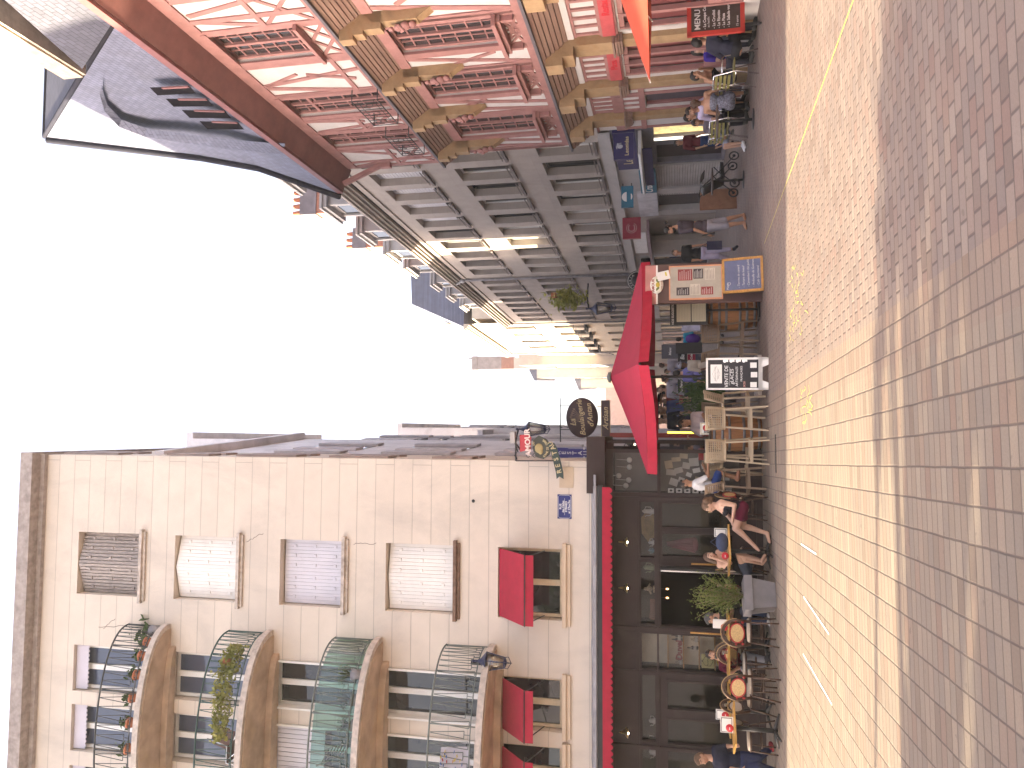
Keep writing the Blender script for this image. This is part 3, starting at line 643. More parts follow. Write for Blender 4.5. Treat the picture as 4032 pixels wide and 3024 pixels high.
jug('white enamel jug behind the left transom glass', -5.0, ENW, .12); jug('blue patterned white coffee pot behind the left transom glass', -5.38, ENW, .15); jug('round white teapot behind the left transom glass', -5.6, ENW, .12, .07)
m = MB(); m.prism([(-.16, 0, 0), (.30, 0, 0), (.34, 0, .17), (.22, 0, .27), (-.10, 0, .26), (-.28, 0, .12)], (0, .02, 0)); solo('lamp_shade_panel', m, M('amber parchment', (.42, .28, .10), .8, .3, 9), 'amber parchment panel behind the right transom glass', 'panel', A.world(-1.25, -.45, 2.06), rad(3.7))
m = MB()
for i in range(9): m.tube([(.04*i-.16, 0, 0), (.04*i-.16, 0, .12-.006*i)], .017, 6)
m.box(-.2, .2, .01, .03, 0, .1); solo('pan_rack', m, M('dull copper', (.26, .11, .08), .5), 'row of dull copper moulds above the cafe door', 'copper moulds', A.world(-2.82, -.25, 2.055), rad(3.7))
m = MB(); m.ell((0, 0, .12), (.05, .05, .07)); m.ell((0, -.02, .19), (.035, .035, .04)); m.tube([(.03, 0, .14), (.11, -.02, .1)], .018); m.box(-.06, .06, -.05, .05, 0, .04); m.tube([(-.02, 0, .12), (-.10, -.02, .08)], .02)
solo('figurine', m, M('carved pale wood', (.48, .36, .24), .7, .35, 14), 'small carved figurine above the cafe door', 'figurine', A.world(-2.42, -.28, 2.05), rad(3.7))
# two candle-like glows deep in the cafe
for i, s_ in enumerate((-2.5, -2.68)):
    o = thing('pendant_lamp', ('small glowing pendant lamp inside the open door, right one', 'small glowing pendant lamp inside the open door, left one')[i], 'lamp', A.world(s_, -.75, 1.82), 0, 'lamps glowing inside the cafe'); m = MB(); m.ell((0, 0, 0), (.018, .018, .03)); m.part('bulb', M('warm bulb', (1, .5, .16), .5, 0, em=1.6), o)
    m = MB(); m.tube([(0, 0, .05), (0, 0, 1.25)], .004, 5); m.part('cord', BLACK, o)
# burgundy folded parasol leaning inside the window
m = MB(); rr = random.Random(2)
for i in range(7):
    x = -.11+.035*i; m.tube([(x*.3, 0, .62), (x*.8, rr.uniform(-.02, .02), .3), (x*1.2, 0, .06)], [.012, .03, .035], 8)
m.ell((0, 0, .06), (.14, .05, .06)); solo('folded_parasol', m, M('burgundy canvas', (.20, .012, .05), .9), 'burgundy folded parasol standing behind the window beside the door', 'parasol', A.world(-1.52, -.32, 1.2), rad(3.7))
# ---------------------------------------------------------------- B: half-timbered house
PINK = M('old rose painted timber', (.33, .165, .15), .8, .14, 4, .25, 50, spec=.2, dirt=(.24, .12, .11), dscale=3, damt=.5)
PINKD = M('dark rose paint', (.22, .09, .085), .7, .15, 4, .2, 50)
INFILL = M('cream lime infill', (.54, .50, .48), .9, .07, 3, .2, 60, dirt=(.48, .40, .35), dscale=1.5, damt=.4)
OCHRE = M('ochre painted oak', (.33, .215, .115), .7, .15, 5, .25, 40, dirt=(.32, .15, .06), dscale=3, damt=.5)
MOULD = M('red brown moulding', (.24, .15, .115), .7, .2, 5, .25, 40, dirt=(.19, .08, .06), dscale=2, damt=.5, stretch=(.3, 3, 3))
EAVE = M('red painted eave boards', (.22, .10, .09), .7, .15, 3, .2, 30)
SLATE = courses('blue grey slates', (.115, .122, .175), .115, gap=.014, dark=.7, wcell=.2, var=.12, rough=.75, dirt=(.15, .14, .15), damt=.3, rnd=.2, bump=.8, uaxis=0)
SLATEY = courses('darkened blue grey slates', (.065, .065, .09), .115, gap=.014, dark=.7, wcell=.2, var=.12, rough=.75, dirt=(.14, .13, .15), damt=.3, rnd=.2, bump=.8, uaxis=1)  # copy of the slates with the side slope's shade put into its colour
B = Facade((6.45, 20.6), 94.5, 1)
rB = thing('half_timbered_house', 'old rose half-timbered house with ochre carved posts and steep slate roof', 'house', (6.45, 20.6, 0), rad(94.5))
N0 = -13.0
wm = [(-8.95, -7.9), (-6.45, -5.45), (-4.47, -3.37), (-2.15, -1.0)]
wt = [(-9.6, -8.5, 8.62), (-7.2, -6.12, 8.62), (-4.38, -3.42, 8.02), (-2.32, -1.48, 8.02)]
b = MB()
B.wall(b, N0, 0, 4.3, 7.4, [(a, c, 4.95, 7.1) for a, c in wm], .22, 0, 0.0)
B.wall(b, N0, .05, 7.9, 11.0, [(a, c, e, 10.5) for a, c, e in wt], .22, 0, .2)
B.box(b, N0, 0, -5, -.24, 3.6, 7.9); B.box(b, N0, .05, -5, -.05, 7.9, 11.2); B.box(b, N0, -.02, -5, -.5, 0, 3.6)
B.wall(b, N0, 0, 0, 3.65, [(-6.5, -4.98, .3, 2.66), (-4.3, -3.02, .3, 2.66), (-1.95, -1.25, .02, 2.27), (-9.9, -7.4, .3, 2.66)], .2, 0, -.3)
b.quad(B.P(0, 0, 3.6), B.P(0, -.4, 3.6), B.P(0, -.4, 7.9), B.P(0, 0, 7.9)); b.quad(B.P(.05, .2, 7.9), B.P(.05, -.1, 7.9), B.P(.05, -.1, 11), B.P(.05, .2, 11)); b.quad(B.P(0, -.3, 0), B.P(0, -.6, 0), B.P(0, -.6, 3.6), B.P(0, -.3, 3.6))
b.part('wall', INFILL, rB)
t = MB()
def V_(s_, z0, z1, w_=.16, d=0, dd=.03): B.box(t, s_-w_/2, s_+w_/2, d-.02, d+dd, z0, z1)
def H_(s0, s1, z, h=.14, d=0, dd=.034): B.box(t, s0, s1, d-.02, d+dd, z-h/2, z+h/2)
def X_(s0, z0, s1, z1, w_=.12, d=0): B.bar(t, s0, z0, s1, z1, w_, d-.02, d+.026)
# middle storey
H_(N0, 0, 4.42, .2); H_(N0, 0, 7.22, .22)
for a, c in wm:
    V_(a-.09, 4.5, 7.12, .18); V_(c+.09, 4.5, 7.12, .2, dd=.04); H_(a, c, 4.88, .12); H_(a-.1, c+.1, 7.14, .12, dd=.05)
    mid = (a+c)/2
    for k in range(-3, 4): X_(mid+k*.05, 4.52, mid+k*.19, 4.84, .045)
    X_(a, 4.52, c, 4.84, .06); X_(a, 4.84, c, 4.52, .06)
    B.box(t, a-.14, c+.14, .0, .26, 4.87, 4.95); B.box(t, a-.10, c+.10, .0, .18, 4.79, 4.87)
    for x in (a-.02, c+.02): B.box(t, x-.04, x+.04, 0, .14, 4.55, 4.79)
for (a, c) in ((-7.8, -6.6), (-5.3, -4.6), (-3.2, -2.3), (-.85, 0)):
    V_(c-.03, 4.5, 7.12, .15); 
    if c-a > .75:
        X_(a+.05, 7.1, a+.05+(c-a)*.45, 4.5, .12); X_(a+(c-a)*.5, 7.1, c-.1, 4.5, .12)
        X_(a+.1, 5.9, a+(c-a)*.5, 6.6, .1)
    else: X_(a+.08, 7.1, c-.1, 4.5, .1); X_(a+.1, 5.2, c-.1, 6.5, .09)
V_(-.08, 4.4, 7.2, .18)
# top storey
D = .2
H_(N0, .05, 8.0, .18, D); H_(N0, .05, 10.62, .3, D)
for a, c, e in wt:
    V_(a-.09, 8.05, 10.5, .18, D); V_(c+.09, 8.05, 10.5, .18, D); H_(a-.1, c+.1, 10.5, .12, D, .05)
    if e > 8.3:
        H_(a-.2, c+.2, 8.56, .1, D)
        for q in (0, .5):
            x0, x1 = a+(c-a)*q, a+(c-a)*(q+.5); X_(x0, 8.07, x1, 8.52, .07, D); X_(x0, 8.52, x1, 8.07, .07, D)
        B.box(t, a-.12, c+.12, D, D+.16, 8.53, 8.60)
for (a, c, n_) in ((-8.4, -7.3, 2), (-6.0, -4.5, 3), (-3.3, -2.45, 2), (-1.35, 0, 2)):
    for k in range(n_):
        x0, x1 = a+(c-a)*k/n_+.05, a+(c-a)*(k+1)/n_-.05
        if n_ == 3 and k == 1: X_(x0, 8.1, x1, 10.5, .11, D); X_(x0+.05, 9.3, x1, 8.3, .1, D); X_(x0, 9.5, x1, 10.4, .08, D)
        elif n_ == 3 and k == 0: V_(x0+.05, 8.05, 10.5, .12, D)
        elif n_ == 3: X_(x0, 10.45, x1, 8.5, .12, D); V_(x1, 8.05, 10.5, .12, D)
        elif (k+int(a)) % 2: V_(x0+.1, 8.05, 10.5, .13, D); X_(x0+.1, 10.4, x1, 9.0, .1, D)
        else: X_(x0, 8.1, x1, 10.4, .11, D)
    H_(a, c, 9.15 if n_ == 2 else 8.5, .1, D)
    if n_ == 2: X_(a+.05, 8.1, c-.05, 9.1, .08, D); X_(a+.05, 9.1, c-.05, 8.1, .08, D)
V_(.0, 8.0, 10.6, .16, D); V_(-.35, 8.0, 10.6, .09, D)
# ground floor timbers
E_ = -.3
H_(N0, 0, 3.6, .12, E_); H_(N0, -2.95, 2.87, .34, E_, .06); H_(N0, 0, 3.03, .1, E_)
for (a, c) in ((-6.5, -4.98), (-4.3, -3.02), (-2.36, -1.22), (-9.9, -7.4)):
    n_ = 5 if c-a < 3 else 9
    for k in range(n_+1): V_(a+(c-a)*k/n_, 3.05, 3.56, .075, E_, .04)
for x in (-2.35, -2.05, -1.15, -.6, -.08): V_(x, 0, 3.0, .1, E_)
H_(-2.4, 0, 2.36, .14, E_); H_(-2.4, 0, 2.9, .2, E_)
for k in range(4): V_(-1.95+.25*k, 2.4, 2.8, .06, E_)
t.part('timber_frame', PINK, rB)
# lower windows of the restaurant: rose mullions before dark panes
for (a, c) in ((-6.5, -4.98), (-4.3, -3.02), (-9.9, -7.4)):
    m = MB(); n_ = max(3, int((c-a)/.42))
    for k in range(n_+1): B.box(m, a+(c-a)*k/n_-.045, a+(c-a)*k/n_+.045, E_-.1, E_+.0, .3, 2.66)
    B.box(m, a, c, E_-.1, E_-.02, 2.56, 2.66); B.box(m, a, c, E_-.1, E_-.02, .3, .95)
    o = m.part('window', PINK, rB); m = MB(); B.box(m, a, c, E_-.17, E_-.14, .3, 2.62); m.part('pane', M('rose curtained pane', (.17, .05, .05), .5, .2, 2), o)
m = MB(); B.box(m, -1.93, -1.27, E_-.14, E_-.1, .02, 2.25); dr = m.part('door', M('dim glazed doorway', (.07, .06, .075), .2), rB)
m = MB(); B.box(m, -1.93, -1.82, E_-.1, E_-.05, .02, 2.25); B.box(m, -1.38, -1.27, E_-.1, E_-.05, .02, 2.25); B.box(m, -1.8, -1.4, E_-.1, E_-.06, .3, .4); m.part('door_frame', PINKD, dr)
def textpanel(a, c, z0, z1, txt):
    m = MB(); B.box(m, a, c, E_+.05, E_+.10, z0, z1); o = m.part('name_board', M('crimson sign board', (.42, .07, .075), .6, .15, 4), rB)
    tb = MB(); k_ = place(text_mb(txt, .21, .012, bold=.004), B.P((a+c)/2, E_+.10, (z0+z1)/2), (-1, 0, 0), (0, 0, 1)); k_.part('lettering', M('crimson letters', (.52, .02, .03), .6), o)
textpanel(-4.45, -3.0, 2.74, 3.0, 'Pizza'); textpanel(-7.4, -4.95, 2.74, 3.0, 'Restaurant')
# windows
def casement(a, c, z0, z1, d):
    m = MB(); ft = .07
    for q in ((a, a+ft, z0, z1), (c-ft, c, z0, z1), (a+ft, c-ft, z1-ft, z1), (a+ft, c-ft, z0, z0+ft)): B.box(m, q[0], q[1], d-.16, d-.07, q[2], q[3])
    mid = (a+c)/2; B.box(m, mid-.035, mid+.035, d-.15, d-.06, z0+ft, z1-ft); n = 7
    for i in range(1, n): z = z0+(z1-z0)*i/n; B.box(m, a+ft, c-ft, d-.13, d-.095, z-.014, z+.014)
    for q in (.27, .73): x = a+(c-a)*q; B.box(m, x-.012, x+.012, d-.13, d-.097, z0+ft, z1-ft)
    if z1-z0 > 2.3: B.box(m, a+ft, c-ft, d-.15, d-.07, z1-.62, z1-.55)
    o = m.part('window', PINK, rB); m = MB(); B.box(m, a+.03, c-.03, d-.135, d-.12, z0+.03, z1-.03); m.part('pane', M('old leaded panes', (.035, .03, .032), .06, .4, 6, spec=.9), o)
for a, c in wm: casement(a, c, 4.95, 7.1, 0)
for a, c, e in wt: casement(a, c, e, 10.5, .2)
# jetty mouldings: stepped boards running along the front
def jetty(z0, z1, d0, d1, far):
    m = MB(); n = 7
    for i in range(n):
        za, zb = z0+(z1-z0)*i/n, z0+(z1-z0)*(i+1)/n; q = d0+(d1-d0)*((i+.8)/n)
        m.hexa([B.P(N0, d0-.2, za), B.P(far, d0-.2, za), B.P(far, q-.035, za), B.P(N0, q-.035, za), B.P(N0, d0-.2, zb-.012), B.P(far, d0-.2, zb-.012), B.P(far, q, zb-.012), B.P(N0, q, zb-.012)])
    m.part('jetty_moulding', MOULD, rB)
    m = MB(); B.box(m, N0, far+.02, d0-.1, d1+.05, z1-.01, z1+.05); m.part('gutter', M('dark lead gutter', (.10, .09, .10), .6), rB)
jetty(3.64, 4.27, -.3, .15, .02); jetty(7.32, 7.84, .0, .36, .02)
# consoles of the jetties with carved figures
for i, s_ in enumerate((-6.95, -4.78, -2.78, -.75, -9.2)):
    m = MB(); w_ = .21
    for (d0, d1, z0, z1) in ((0, .22, 6.25, 7.3), (0, .34, 6.95, 7.3), (.0, .42, 7.3, 7.5), (0, .5, 7.5, 7.78)): B.box(m, s_-w_/2, s_+w_/2, d0, d1, z0, z1)
    m.prism([B.P(s_-.1, .0, 6.25), B.P(s_-.1, .2, 6.25), B.P(s_-.1, .02, 5.98)], Vector(B.P(.2, 0, 0)))
    o = m.part('console', OCHRE, rB); m = MB()
    for (z, r, d) in ((6.36, .075, .27), (6.50, .095, .29), (6.64, .08, .31), (6.78, .055, .33)): m.ell(B.P(s_, d, z), (r, r*.8, r))
    m.tube([B.P(s_-.08, .3, 6.62), B.P(s_-.02, .39, 6.52), B.P(s_+.06, .36, 6.6)], .028, 6); m.part('carved_figure', PINK, o)
# ochre posts at street level with big scrolled heads
for i, (a, c) in enumerate(((-4.98, -4.32), (-3.01, -2.37), (-1.19, -.62), (-7.4, -6.74))):
    m = MB(); mid = (a+c)/2; w_ = (c-a)*.72
    B.box(m, mid-w_/2, mid+w_/2, E_-.02, E_+.20, 2.7, 3.62); B.box(m, mid-w_/3.2, mid+w_/3.2, E_-.02, E_+.12, .25, 2.7); B.box(m, mid-w_/2.4, mid+w_/2.4, E_-.02, E_+.17, 0, .25)
    B.box(m, mid-w_/2, mid+w_/2, E_, .1, 3.62, 3.85); B.box(m, mid-w_*.42, mid+w_*.42, E_, .26, 3.85, 4.2)
    m.part('post', OCHRE, rB); m = MB()
    for q, z in enumerate((2.62, 2.67, 2.72, 2.78)): B.box(m, mid-w_*(.5+.05*q), mid+w_*(.5+.05*q), E_, E_+.2+.02*q, z, z+.045)
    m.part('capital', MOULD, rB)
    m = MB(); m.lathe([(0, 0), (.26, 0), (.26, .03), (0, .03)], n=20); place(m, B.P(mid+.42, E_+.035, 2.88), (-1, 0, 0), (0, 0, 1)); m.part('rounded_panel', PINK, rB)
# wrought iron guards on two top windows
for a, c in ((-4.55, -3.25), (-2.5, -1.3)):
    m = MB(); d = .5
    for z in (8.02, 8.62): m.tube([B.P(a, .22, z), B.P(a, d, z), B.P(c, d, z), B.P(c, .22, z)], .013, 6)
    n = 9
    for i in range(n+1): x = a+(c-a)*i/n; m.tube([B.P(x, d, 8.02), B.P(x, d, 8.62)], .008, 5)
    for i in range(3):
        x = a+(c-a)*(i+.5)/3; pts = [B.P(x+.14*math.cos(q*.7)*(1-q/16), d+.005, 8.32+.2*math.sin(q*.7)*(1-q/16)) for q in range(14)]; m.tube(pts, .008, 5)
    for z in (8.12, 8.5): m.tube([B.P(a, d, z), B.P(c, d, z)], .006, 5)
    m.part('window_guard', BLACK, rB)
# eave
m = MB(); m.prism([B.P(N0, .2, 10.75), B.P(N0, .78, 10.98), B.P(N0, .78, 11.2), B.P(N0, .1, 11.25)], Vector(B.P(.25-N0, 0, 0))); m.part('eave', EAVE, rB)
m = MB(); B.box(m, N0, .27, .76, .86, 11.0, 11.16); m.part('eave_gutter', M('dark red gutter', (.16, .05, .045), .5), rB)
m = MB()
for s_ in (-.12,): m.bar(B.P(s_, .2, 9.55), B.P(s_, .72, 10.8), .11, .14); B.box(m, s_-.09, s_+.09, .2, .34, 9.4, 9.7)
m.part('brace', PINK, rB)
# main steep hipped roof
loc = lambda p: Vector(((p[0]-6.45)*math.cos(rad(94.5))+(p[1]-20.6)*math.sin(rad(94.5)), -(p[0]-6.45)*math.sin(rad(94.5))+(p[1]-20.6)*math.cos(rad(94.5)), p[2]))
pk = W(*z5(275, 850), 19.0); far0 = B.world(.27, .86, 11.14); near0 = W(*z5(742, 75), 11.7)
pkb = W(*z5(296, 290), 19.0)
flare_f = W(*z5(1600, 1030), 20.6); fl2 = W(*z5(1240, 965), 20.2)
b = MB(); b.add([loc(far0), loc(flare_f), loc(fl2), loc(pk), loc(near0)], [(4, 0, 1), (4, 1, 2), (4, 2, 3)]); roof = b.part('roof', SLATE, rB)
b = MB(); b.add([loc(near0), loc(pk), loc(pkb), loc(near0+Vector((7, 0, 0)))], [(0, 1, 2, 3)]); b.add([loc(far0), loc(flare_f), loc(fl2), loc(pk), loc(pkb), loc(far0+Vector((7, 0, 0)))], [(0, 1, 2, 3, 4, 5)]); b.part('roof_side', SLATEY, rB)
ofs = Vector((.10, .06, 0)); b = MB(); b.tube([loc(far0)+ofs, loc(flare_f)+ofs, loc(fl2)+ofs, loc(pk)+ofs], .09, 6); b.tube([loc(near0), loc(pk), loc(pkb)], .06, 6); b.part('ridge_lead', M('dark lead roll', (.022, .022, .032), .8, spec=.1), rB)
# eyebrow louvres on the street slope: curved hood with slatted opening
def onroof(s_, z, off=0.0):          # point on the street slope at along-front s_, height z
    a0 = loc(near0); a1 = loc(far0); a2 = loc(pk); n = (a1-a0).cross(a2-a0).normalized()
    if n.y < 0: n = -n
    y = a0.y+(-(s_-a0.x)*n.x-(z-a0.z)*n.z)/n.y; return Vector((s_, y, z))+n*off
rs = B
def pxroof(q, off=0.0):               # pixel -> point on the street slope
    r = Vector(ray(*q)); c, k = math.cos(rad(94.5)), math.sin(rad(94.5)); r = Vector((r.x*c+r.y*k, -r.x*k+r.y*c, r.z)); o_ = loc((0, 0, EYE))
    a0 = loc(near0); a1 = loc(far0); a2 = loc(pk); n = (a1-a0).cross(a2-a0).normalized()
    if n.y < 0: n = -n
    t_ = (a0+n*off-o_).dot(n)/r.dot(n); return o_+r*t_
hood = [(630, 520), (622, 590), (650, 690), (740, 790), (900, 850), (1160, 890), (1400, 925), (1650, 950), (1760, 958)]
inner = [(650, 520), (700, 545), (850, 560), (1150, 850), (1220, 880), (1400, 880), (1600, 890), (1800, 905), (1880, 930)]
b = MB(); H1 = [pxroof(z5(*q), .20*math.sin(math.pi*min(1, (i+.6)/9))) for i, q in enumerate(hood)]; H0 = [pxroof(z5(*q), .0) for q in hood]; I0 = [pxroof(z5(q[0]+14, q[1]-34-4*i_), .05) for i_, q in enumerate(hood)]
for i in range(8):
    b.quad(H0[i], H0[i+1], H1[i+1], H1[i]); b.quad(H1[i], H1[i+1], I0[i+1], I0[i])
b.part('eyebrow_hood', SLATE, rB)
b = MB()
for (x0, y0, x1, y1) in ((960, 550, 1180, 545), (1060, 620, 1290, 625), (1160, 690, 1400, 700), (1270, 760, 1480, 770)):
    p = [pxroof(z5(x0-30, y0-6), .07), pxroof(z5(x1, y1-10), .05), pxroof(z5(x1+40, y1+36), .05), pxroof(z5(x0+20, y0+44), .07)]
    b.add(p, [(0, 1, 2, 3)])
lv = b.part('louvre', M('shadowed louvre opening', (.010, .009, .012), .95, spec=0), rB); b = MB()  # flat dark sheets, shade of the openings put into their colour
for (x0, y0, x1, y1) in ((960, 550, 1180, 545), (1060, 620, 1290, 625), (1160, 690, 1400, 700), (1270, 760, 1480, 770)): b.bar(pxroof(z5(x0+50, y0-2), .09), pxroof(z5(x1-6, y1-6), .07), .03, .05)
b.part('louvre_frame', PINKD, lv)
# nearer slate attic with golden cornice at the top right of the upright view
rN = thing('slate_attic', 'sunlit slate hung attic with a projecting stone cornice beside the steep roof', 'attic', (6.6, 11.7, 11.0), 0)
def rel(p): return Vector(p)-Vector((6.6, 11.7, 11.0))
P1 = W(*z5(742, 75), 11.7); P2 = W(*z5(512, 430), 13.2); P3 = W(*z5(505, 325), 13.3); Q1 = Vector((P1.x+.55, 4.0, P1.z)); Q3 = Vector((P3.x+.75, 4.0, P3.z+.05))
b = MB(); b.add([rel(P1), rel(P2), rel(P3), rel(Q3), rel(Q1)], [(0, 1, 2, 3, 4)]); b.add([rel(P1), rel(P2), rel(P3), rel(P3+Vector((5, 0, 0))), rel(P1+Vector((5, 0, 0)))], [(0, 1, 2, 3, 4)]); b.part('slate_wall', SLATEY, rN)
b = MB(); c0 = P3; c1 = Q3
dirc = (c1-c0).normalized()
for (o0, o1, h0, h1) in ((0, .42, -.02, .05), (0, .46, .05, .5)):
    b.hexa([rel(c0+Vector((.3, .1, h0))), rel(c0+Vector((-o1, .1, h0))), rel(c1+Vector((-o1, 0, h0))), rel(c1+Vector((.3, 0, h0))), rel(c0+Vector((.3, .1, h1))), rel(c0+Vector((-o1, .1, h1))), rel(c1+Vector((-o1, 0, h1))), rel(c1+Vector((.3, 0, h1)))])
b.part('cornice', M('golden stone cornice', (.46, .38, .30), .85, .2, 5, .3, 40), rN)
# ---------------------------------------------------------------- C: grey stone terrace along the right of the street
STONE = courses('warm grey ashlar', (.37, .315, .275), .62, gap=.010, dark=.25, wcell=1.1, var=.08, dirt=(.24, .20, .18), damt=.5, rnd=.06, bump=.25)
STONE2 = courses('sooty grey ashlar', (.27, .225, .20), .62, gap=.010, dark=.25, wcell=1.1, var=.1, dirt=(.15, .12, .11), damt=.6, rnd=.06, bump=.25)
CREAMS = courses('cream limestone', (.52, .43, .33), .7, gap=.010, dark=.2, wcell=1.2, var=.06, dirt=(.36, .29, .22), damt=.4, rnd=.05, bump=.25)
GREYP = M('grey painted stone', (.42, .39, .37), .8, .06, dirt=(.28, .25, .24), damt=.4)
CB_ = G(2838, 711); C = Facade(CB_, 96.0, 1)
def terrace(name, label, s0, s1, cent, hw, rws, wall, ztop, zbase, cor, root_kw=None, corner_ext=.0):
    r = thing(name, label, 'building', (CB_[0], CB_[1], 0), rad(96))
    hl = [(c-hw, c+hw, lo, hi) for c in cent for lo, hi in rws]
    b = MB(); C.wall(b, s0, s1, zbase, ztop, hl, .36); C.box(b, s0, s1, -8, -.37, 0, ztop)
    b.quad(C.P(s1, 0, zbase), C.P(s1, -.4, zbase), C.P(s1, -.4, ztop), C.P(s1, 0, ztop)); b.part('wall', wall, r)
    b = MB(); h = cor
    for (o_, q0, q1) in ((.06, -.75, -.62), (.12, -.4, -.3), (.22, -.3, -.18), (.34, -.18, -.08), (.42, -.08, .02)): C.box(b, s0, s1+corner_ext, 0, o_, h+q0, h+q1)
    b.part('cornice', wall, r)
    for c in cent:
        for i, (lo, hi) in enumerate(rws):
            m = MB(); d = -.30
            for (a, e, f_, g_) in ((c-hw, c-hw+.07, lo, hi), (c+hw-.07, c+hw, lo, hi), (c-.035, c+.035, lo, hi), (c-hw, c+hw, lo, lo+.07), (c-hw, c+hw, hi-.07, hi)): C.box(m, a, e, d-.04, d+.02, f_, g_)
            o = m.part('window', (WHITE if (i+int(c*3)) % 3 else BLACK), r); m = MB(); C.box(m, c-hw+.02, c+hw-.02, d-.035, d-.02, lo, hi); m.part('pane', DARKGL if (int(c*7)+i) % 4 else CURT, o)
            m = MB(); C.box(m, c-hw-.06, c+hw+.06, -.05, .10, lo-.09, lo); m.tube([C.P(c-hw-.02, .06, lo+.1), C.P(c+hw+.02, .06, lo+.1)], .02, 6); m.part('window_sill', M('dark sill', (.16, .13, .12), .8), r)
    return r
cc = [-3.78, -2.1, -.5, 1.15, 2.9, 4.55, 6.2, 7.9, 9.6, 11.3]
rC = terrace('stone_building', 'grey stone terrace with three rows of deep windows and dormers next to the half-timbered house', -4.66, 12.6, cc, .575, [(4.08, 5.92), (7.05, 8.97), (10.1, 12.1)], STONE, 13.0, 3.55, 13.47)
for k, c in enumerate(cc[1:5]):      # roller shutters lowered in the top row
    m = MB(); n = 14
    for i in range(n): z = 12.08-i*(1.75-.08*k)/n; C.box(m, c-.5, c+.5, -.27, -.25, z-.105, z)
    m.part('roller_shutter', M('pale roller shutter', (.58, .55, .56), .6, .05), rC)
b = MB(); C.box(b, -4.66, 12.6, 0, .10, 3.6, 3.7); C.box(b, -4.66, 12.6, 0, .16, 3.5, 3.6); C.box(b, -4.66, 12.6, 0, .05, 3.7, 3.9); b.part('string_course', GREYP, rC)
c2 = [13.55+1.62*i for i in range(8)]
rC2 = terrace('stone_building', 'sooty darker stone terrace with narrow windows beyond the drainpipe', 12.62, 25.9, c2, .52, [(4.08, 5.92), (7.05, 8.97), (10.1, 12.1)], STONE2, 13.0, 0.0, 13.47)
rE = terrace('stone_building', 'tall cream building catching the sun further down the street', 25.95, 40.7, [28.0, 31.2, 34.5, 37.6], .55, [(4.4, 6.6), (8.0, 10.3), (11.8, 14.0)], CREAMS, 16.0, 0.0, 16.6, corner_ext=.1)
for (a, z1_) in ((12.62, 12.9), (25.93, 13.0), (40.72, 16.0)):
    m = MB(); m.tube([C.P(a, .1, .5), C.P(a, .1, z1_), C.P(a, .3, z1_+.4)], .07, 8); m.ell(C.P(a, .12, z1_+.05), (.16, .12, .16)); m.part('drainpipe', ZINC, rC if a < 20 else rC2 if a < 30 else rE)
for c in (28.0, 31.2, 34.5, 37.6):
    for z in (4.4, 8.0):
        m = MB(); C.box(m, c-.8, c+.8, 0, .45, z-.15, z-.03)
        for i in range(11): m.tube([C.P(c-.75+.15*i, .42, z-.03), C.P(c-.75+.15*i, .42, z+.75)], .012, 5)
        m.tube([C.P(c-.78, 0, z+.78), C.P(c-.78, .42, z+.78), C.P(c+.78, .42, z+.78), C.P(c+.78, 0, z+.78)], .02, 5); m.part('balcony', BLACK, rE)
# slate roof, dormers and chimneys of C
b = MB(); b.prism([C.P(-4.6, .1, 13.45), C.P(-4.6, -2.6, 15.7), C.P(-4.6, -8, 17.0), C.P(-4.6, -8, 13.4)], Vector(C.P(17.2, 0, 0))); b.part('roof', SLATE, rC)
b = MB(); b.prism([C.P(12.62, .1, 13.45), C.P(12.62, -2.2, 16.0), C.P(12.62, -8, 17.5), C.P(12.62, -8, 13.4)], Vector(C.P(13.2, 0, 0))); b.part('roof', SLATE, rC2)
b = MB(); b.prism([C.P(25.95, .2, 16.6), C.P(25.95, -1.6, 20.6), C.P(25.95, -8, 21.0), C.P(25.95, -8, 16.6)], Vector(C.P(14.7, 0, 0))); b.part('roof', SLATE, rE)
def dormer(r, s_, w_, z0, h, mat=GREYP):
    m = MB(); C.box(m, s_-w_/2, s_+w_/2, -2.4, -.12, z0, z0+h); C.box(m, s_-w_/2-.18, s_+w_/2+.18, -2.6, .10, z0+h, z0+h+.16); C.box(m, s_-w_/2-.26, s_+w_/2+.26, -2.6, .18, z0+h+.16, z0+h+.26)
    for x in (s_-w_/2+.08, s_+w_/2-.08): C.box(m, x-.09, x+.09, -.12, -.04, z0, z0+h)
    o = m.part('dormer', mat, r); m = MB(); C.box(m, s_-w_/2+.2, s_+w_/2-.2, -.12, -.105, z0+.15, z0+h-.2); m.part('dormer_window', DARKGL, o)
for s_ in (-2.6, .9, 4.4, 7.6, 10.4): dormer(rC, s_, 1.5, 13.45, 1.5)
for s_ in (14.0, 17.0, 20.0): dormer(rC2, s_, 1.2, 13.45, 1.3)
def chimney(r, s_, d, z0, z1, w_=1.1, dp=.6, pots=4):
    m = MB(); C.box(m, s_-dp/2, s_+dp/2, d-w_/2, d+w_/2, z0, z1-.75); o = m.part('chimney', M('orange brick', (.36, .15, .10), .9, .2, 12, .3), r)
    m = MB(); C.box(m, s_-dp/2-.04, s_+dp/2+.04, d-w_/2-.04, d+w_/2+.04, z1-.75, z1); m.part('chimney_cap', M('sooty chimney top', (.18, .15, .16), .9), o); m = MB()
    for i in range(pots): m.lathe([(.0, 0), (.085, 0), (.11, .2), (.08, .42), (.1, .44), (0, .44)], C.P(s_, d-w_/2+w_*(i+.5)/pots, z1), 10)
    m.part('chimney_pot', TERRA, o)
chimney(rC, 2.6, -1.1, 13.6, 17.3, 1.2); chimney(rC, -4.0, -1.2, 14, 17.6, 1.0, pots=3); chimney(rC, 9.2, -1.4, 13.8, 17.8, 1.0, pots=3)
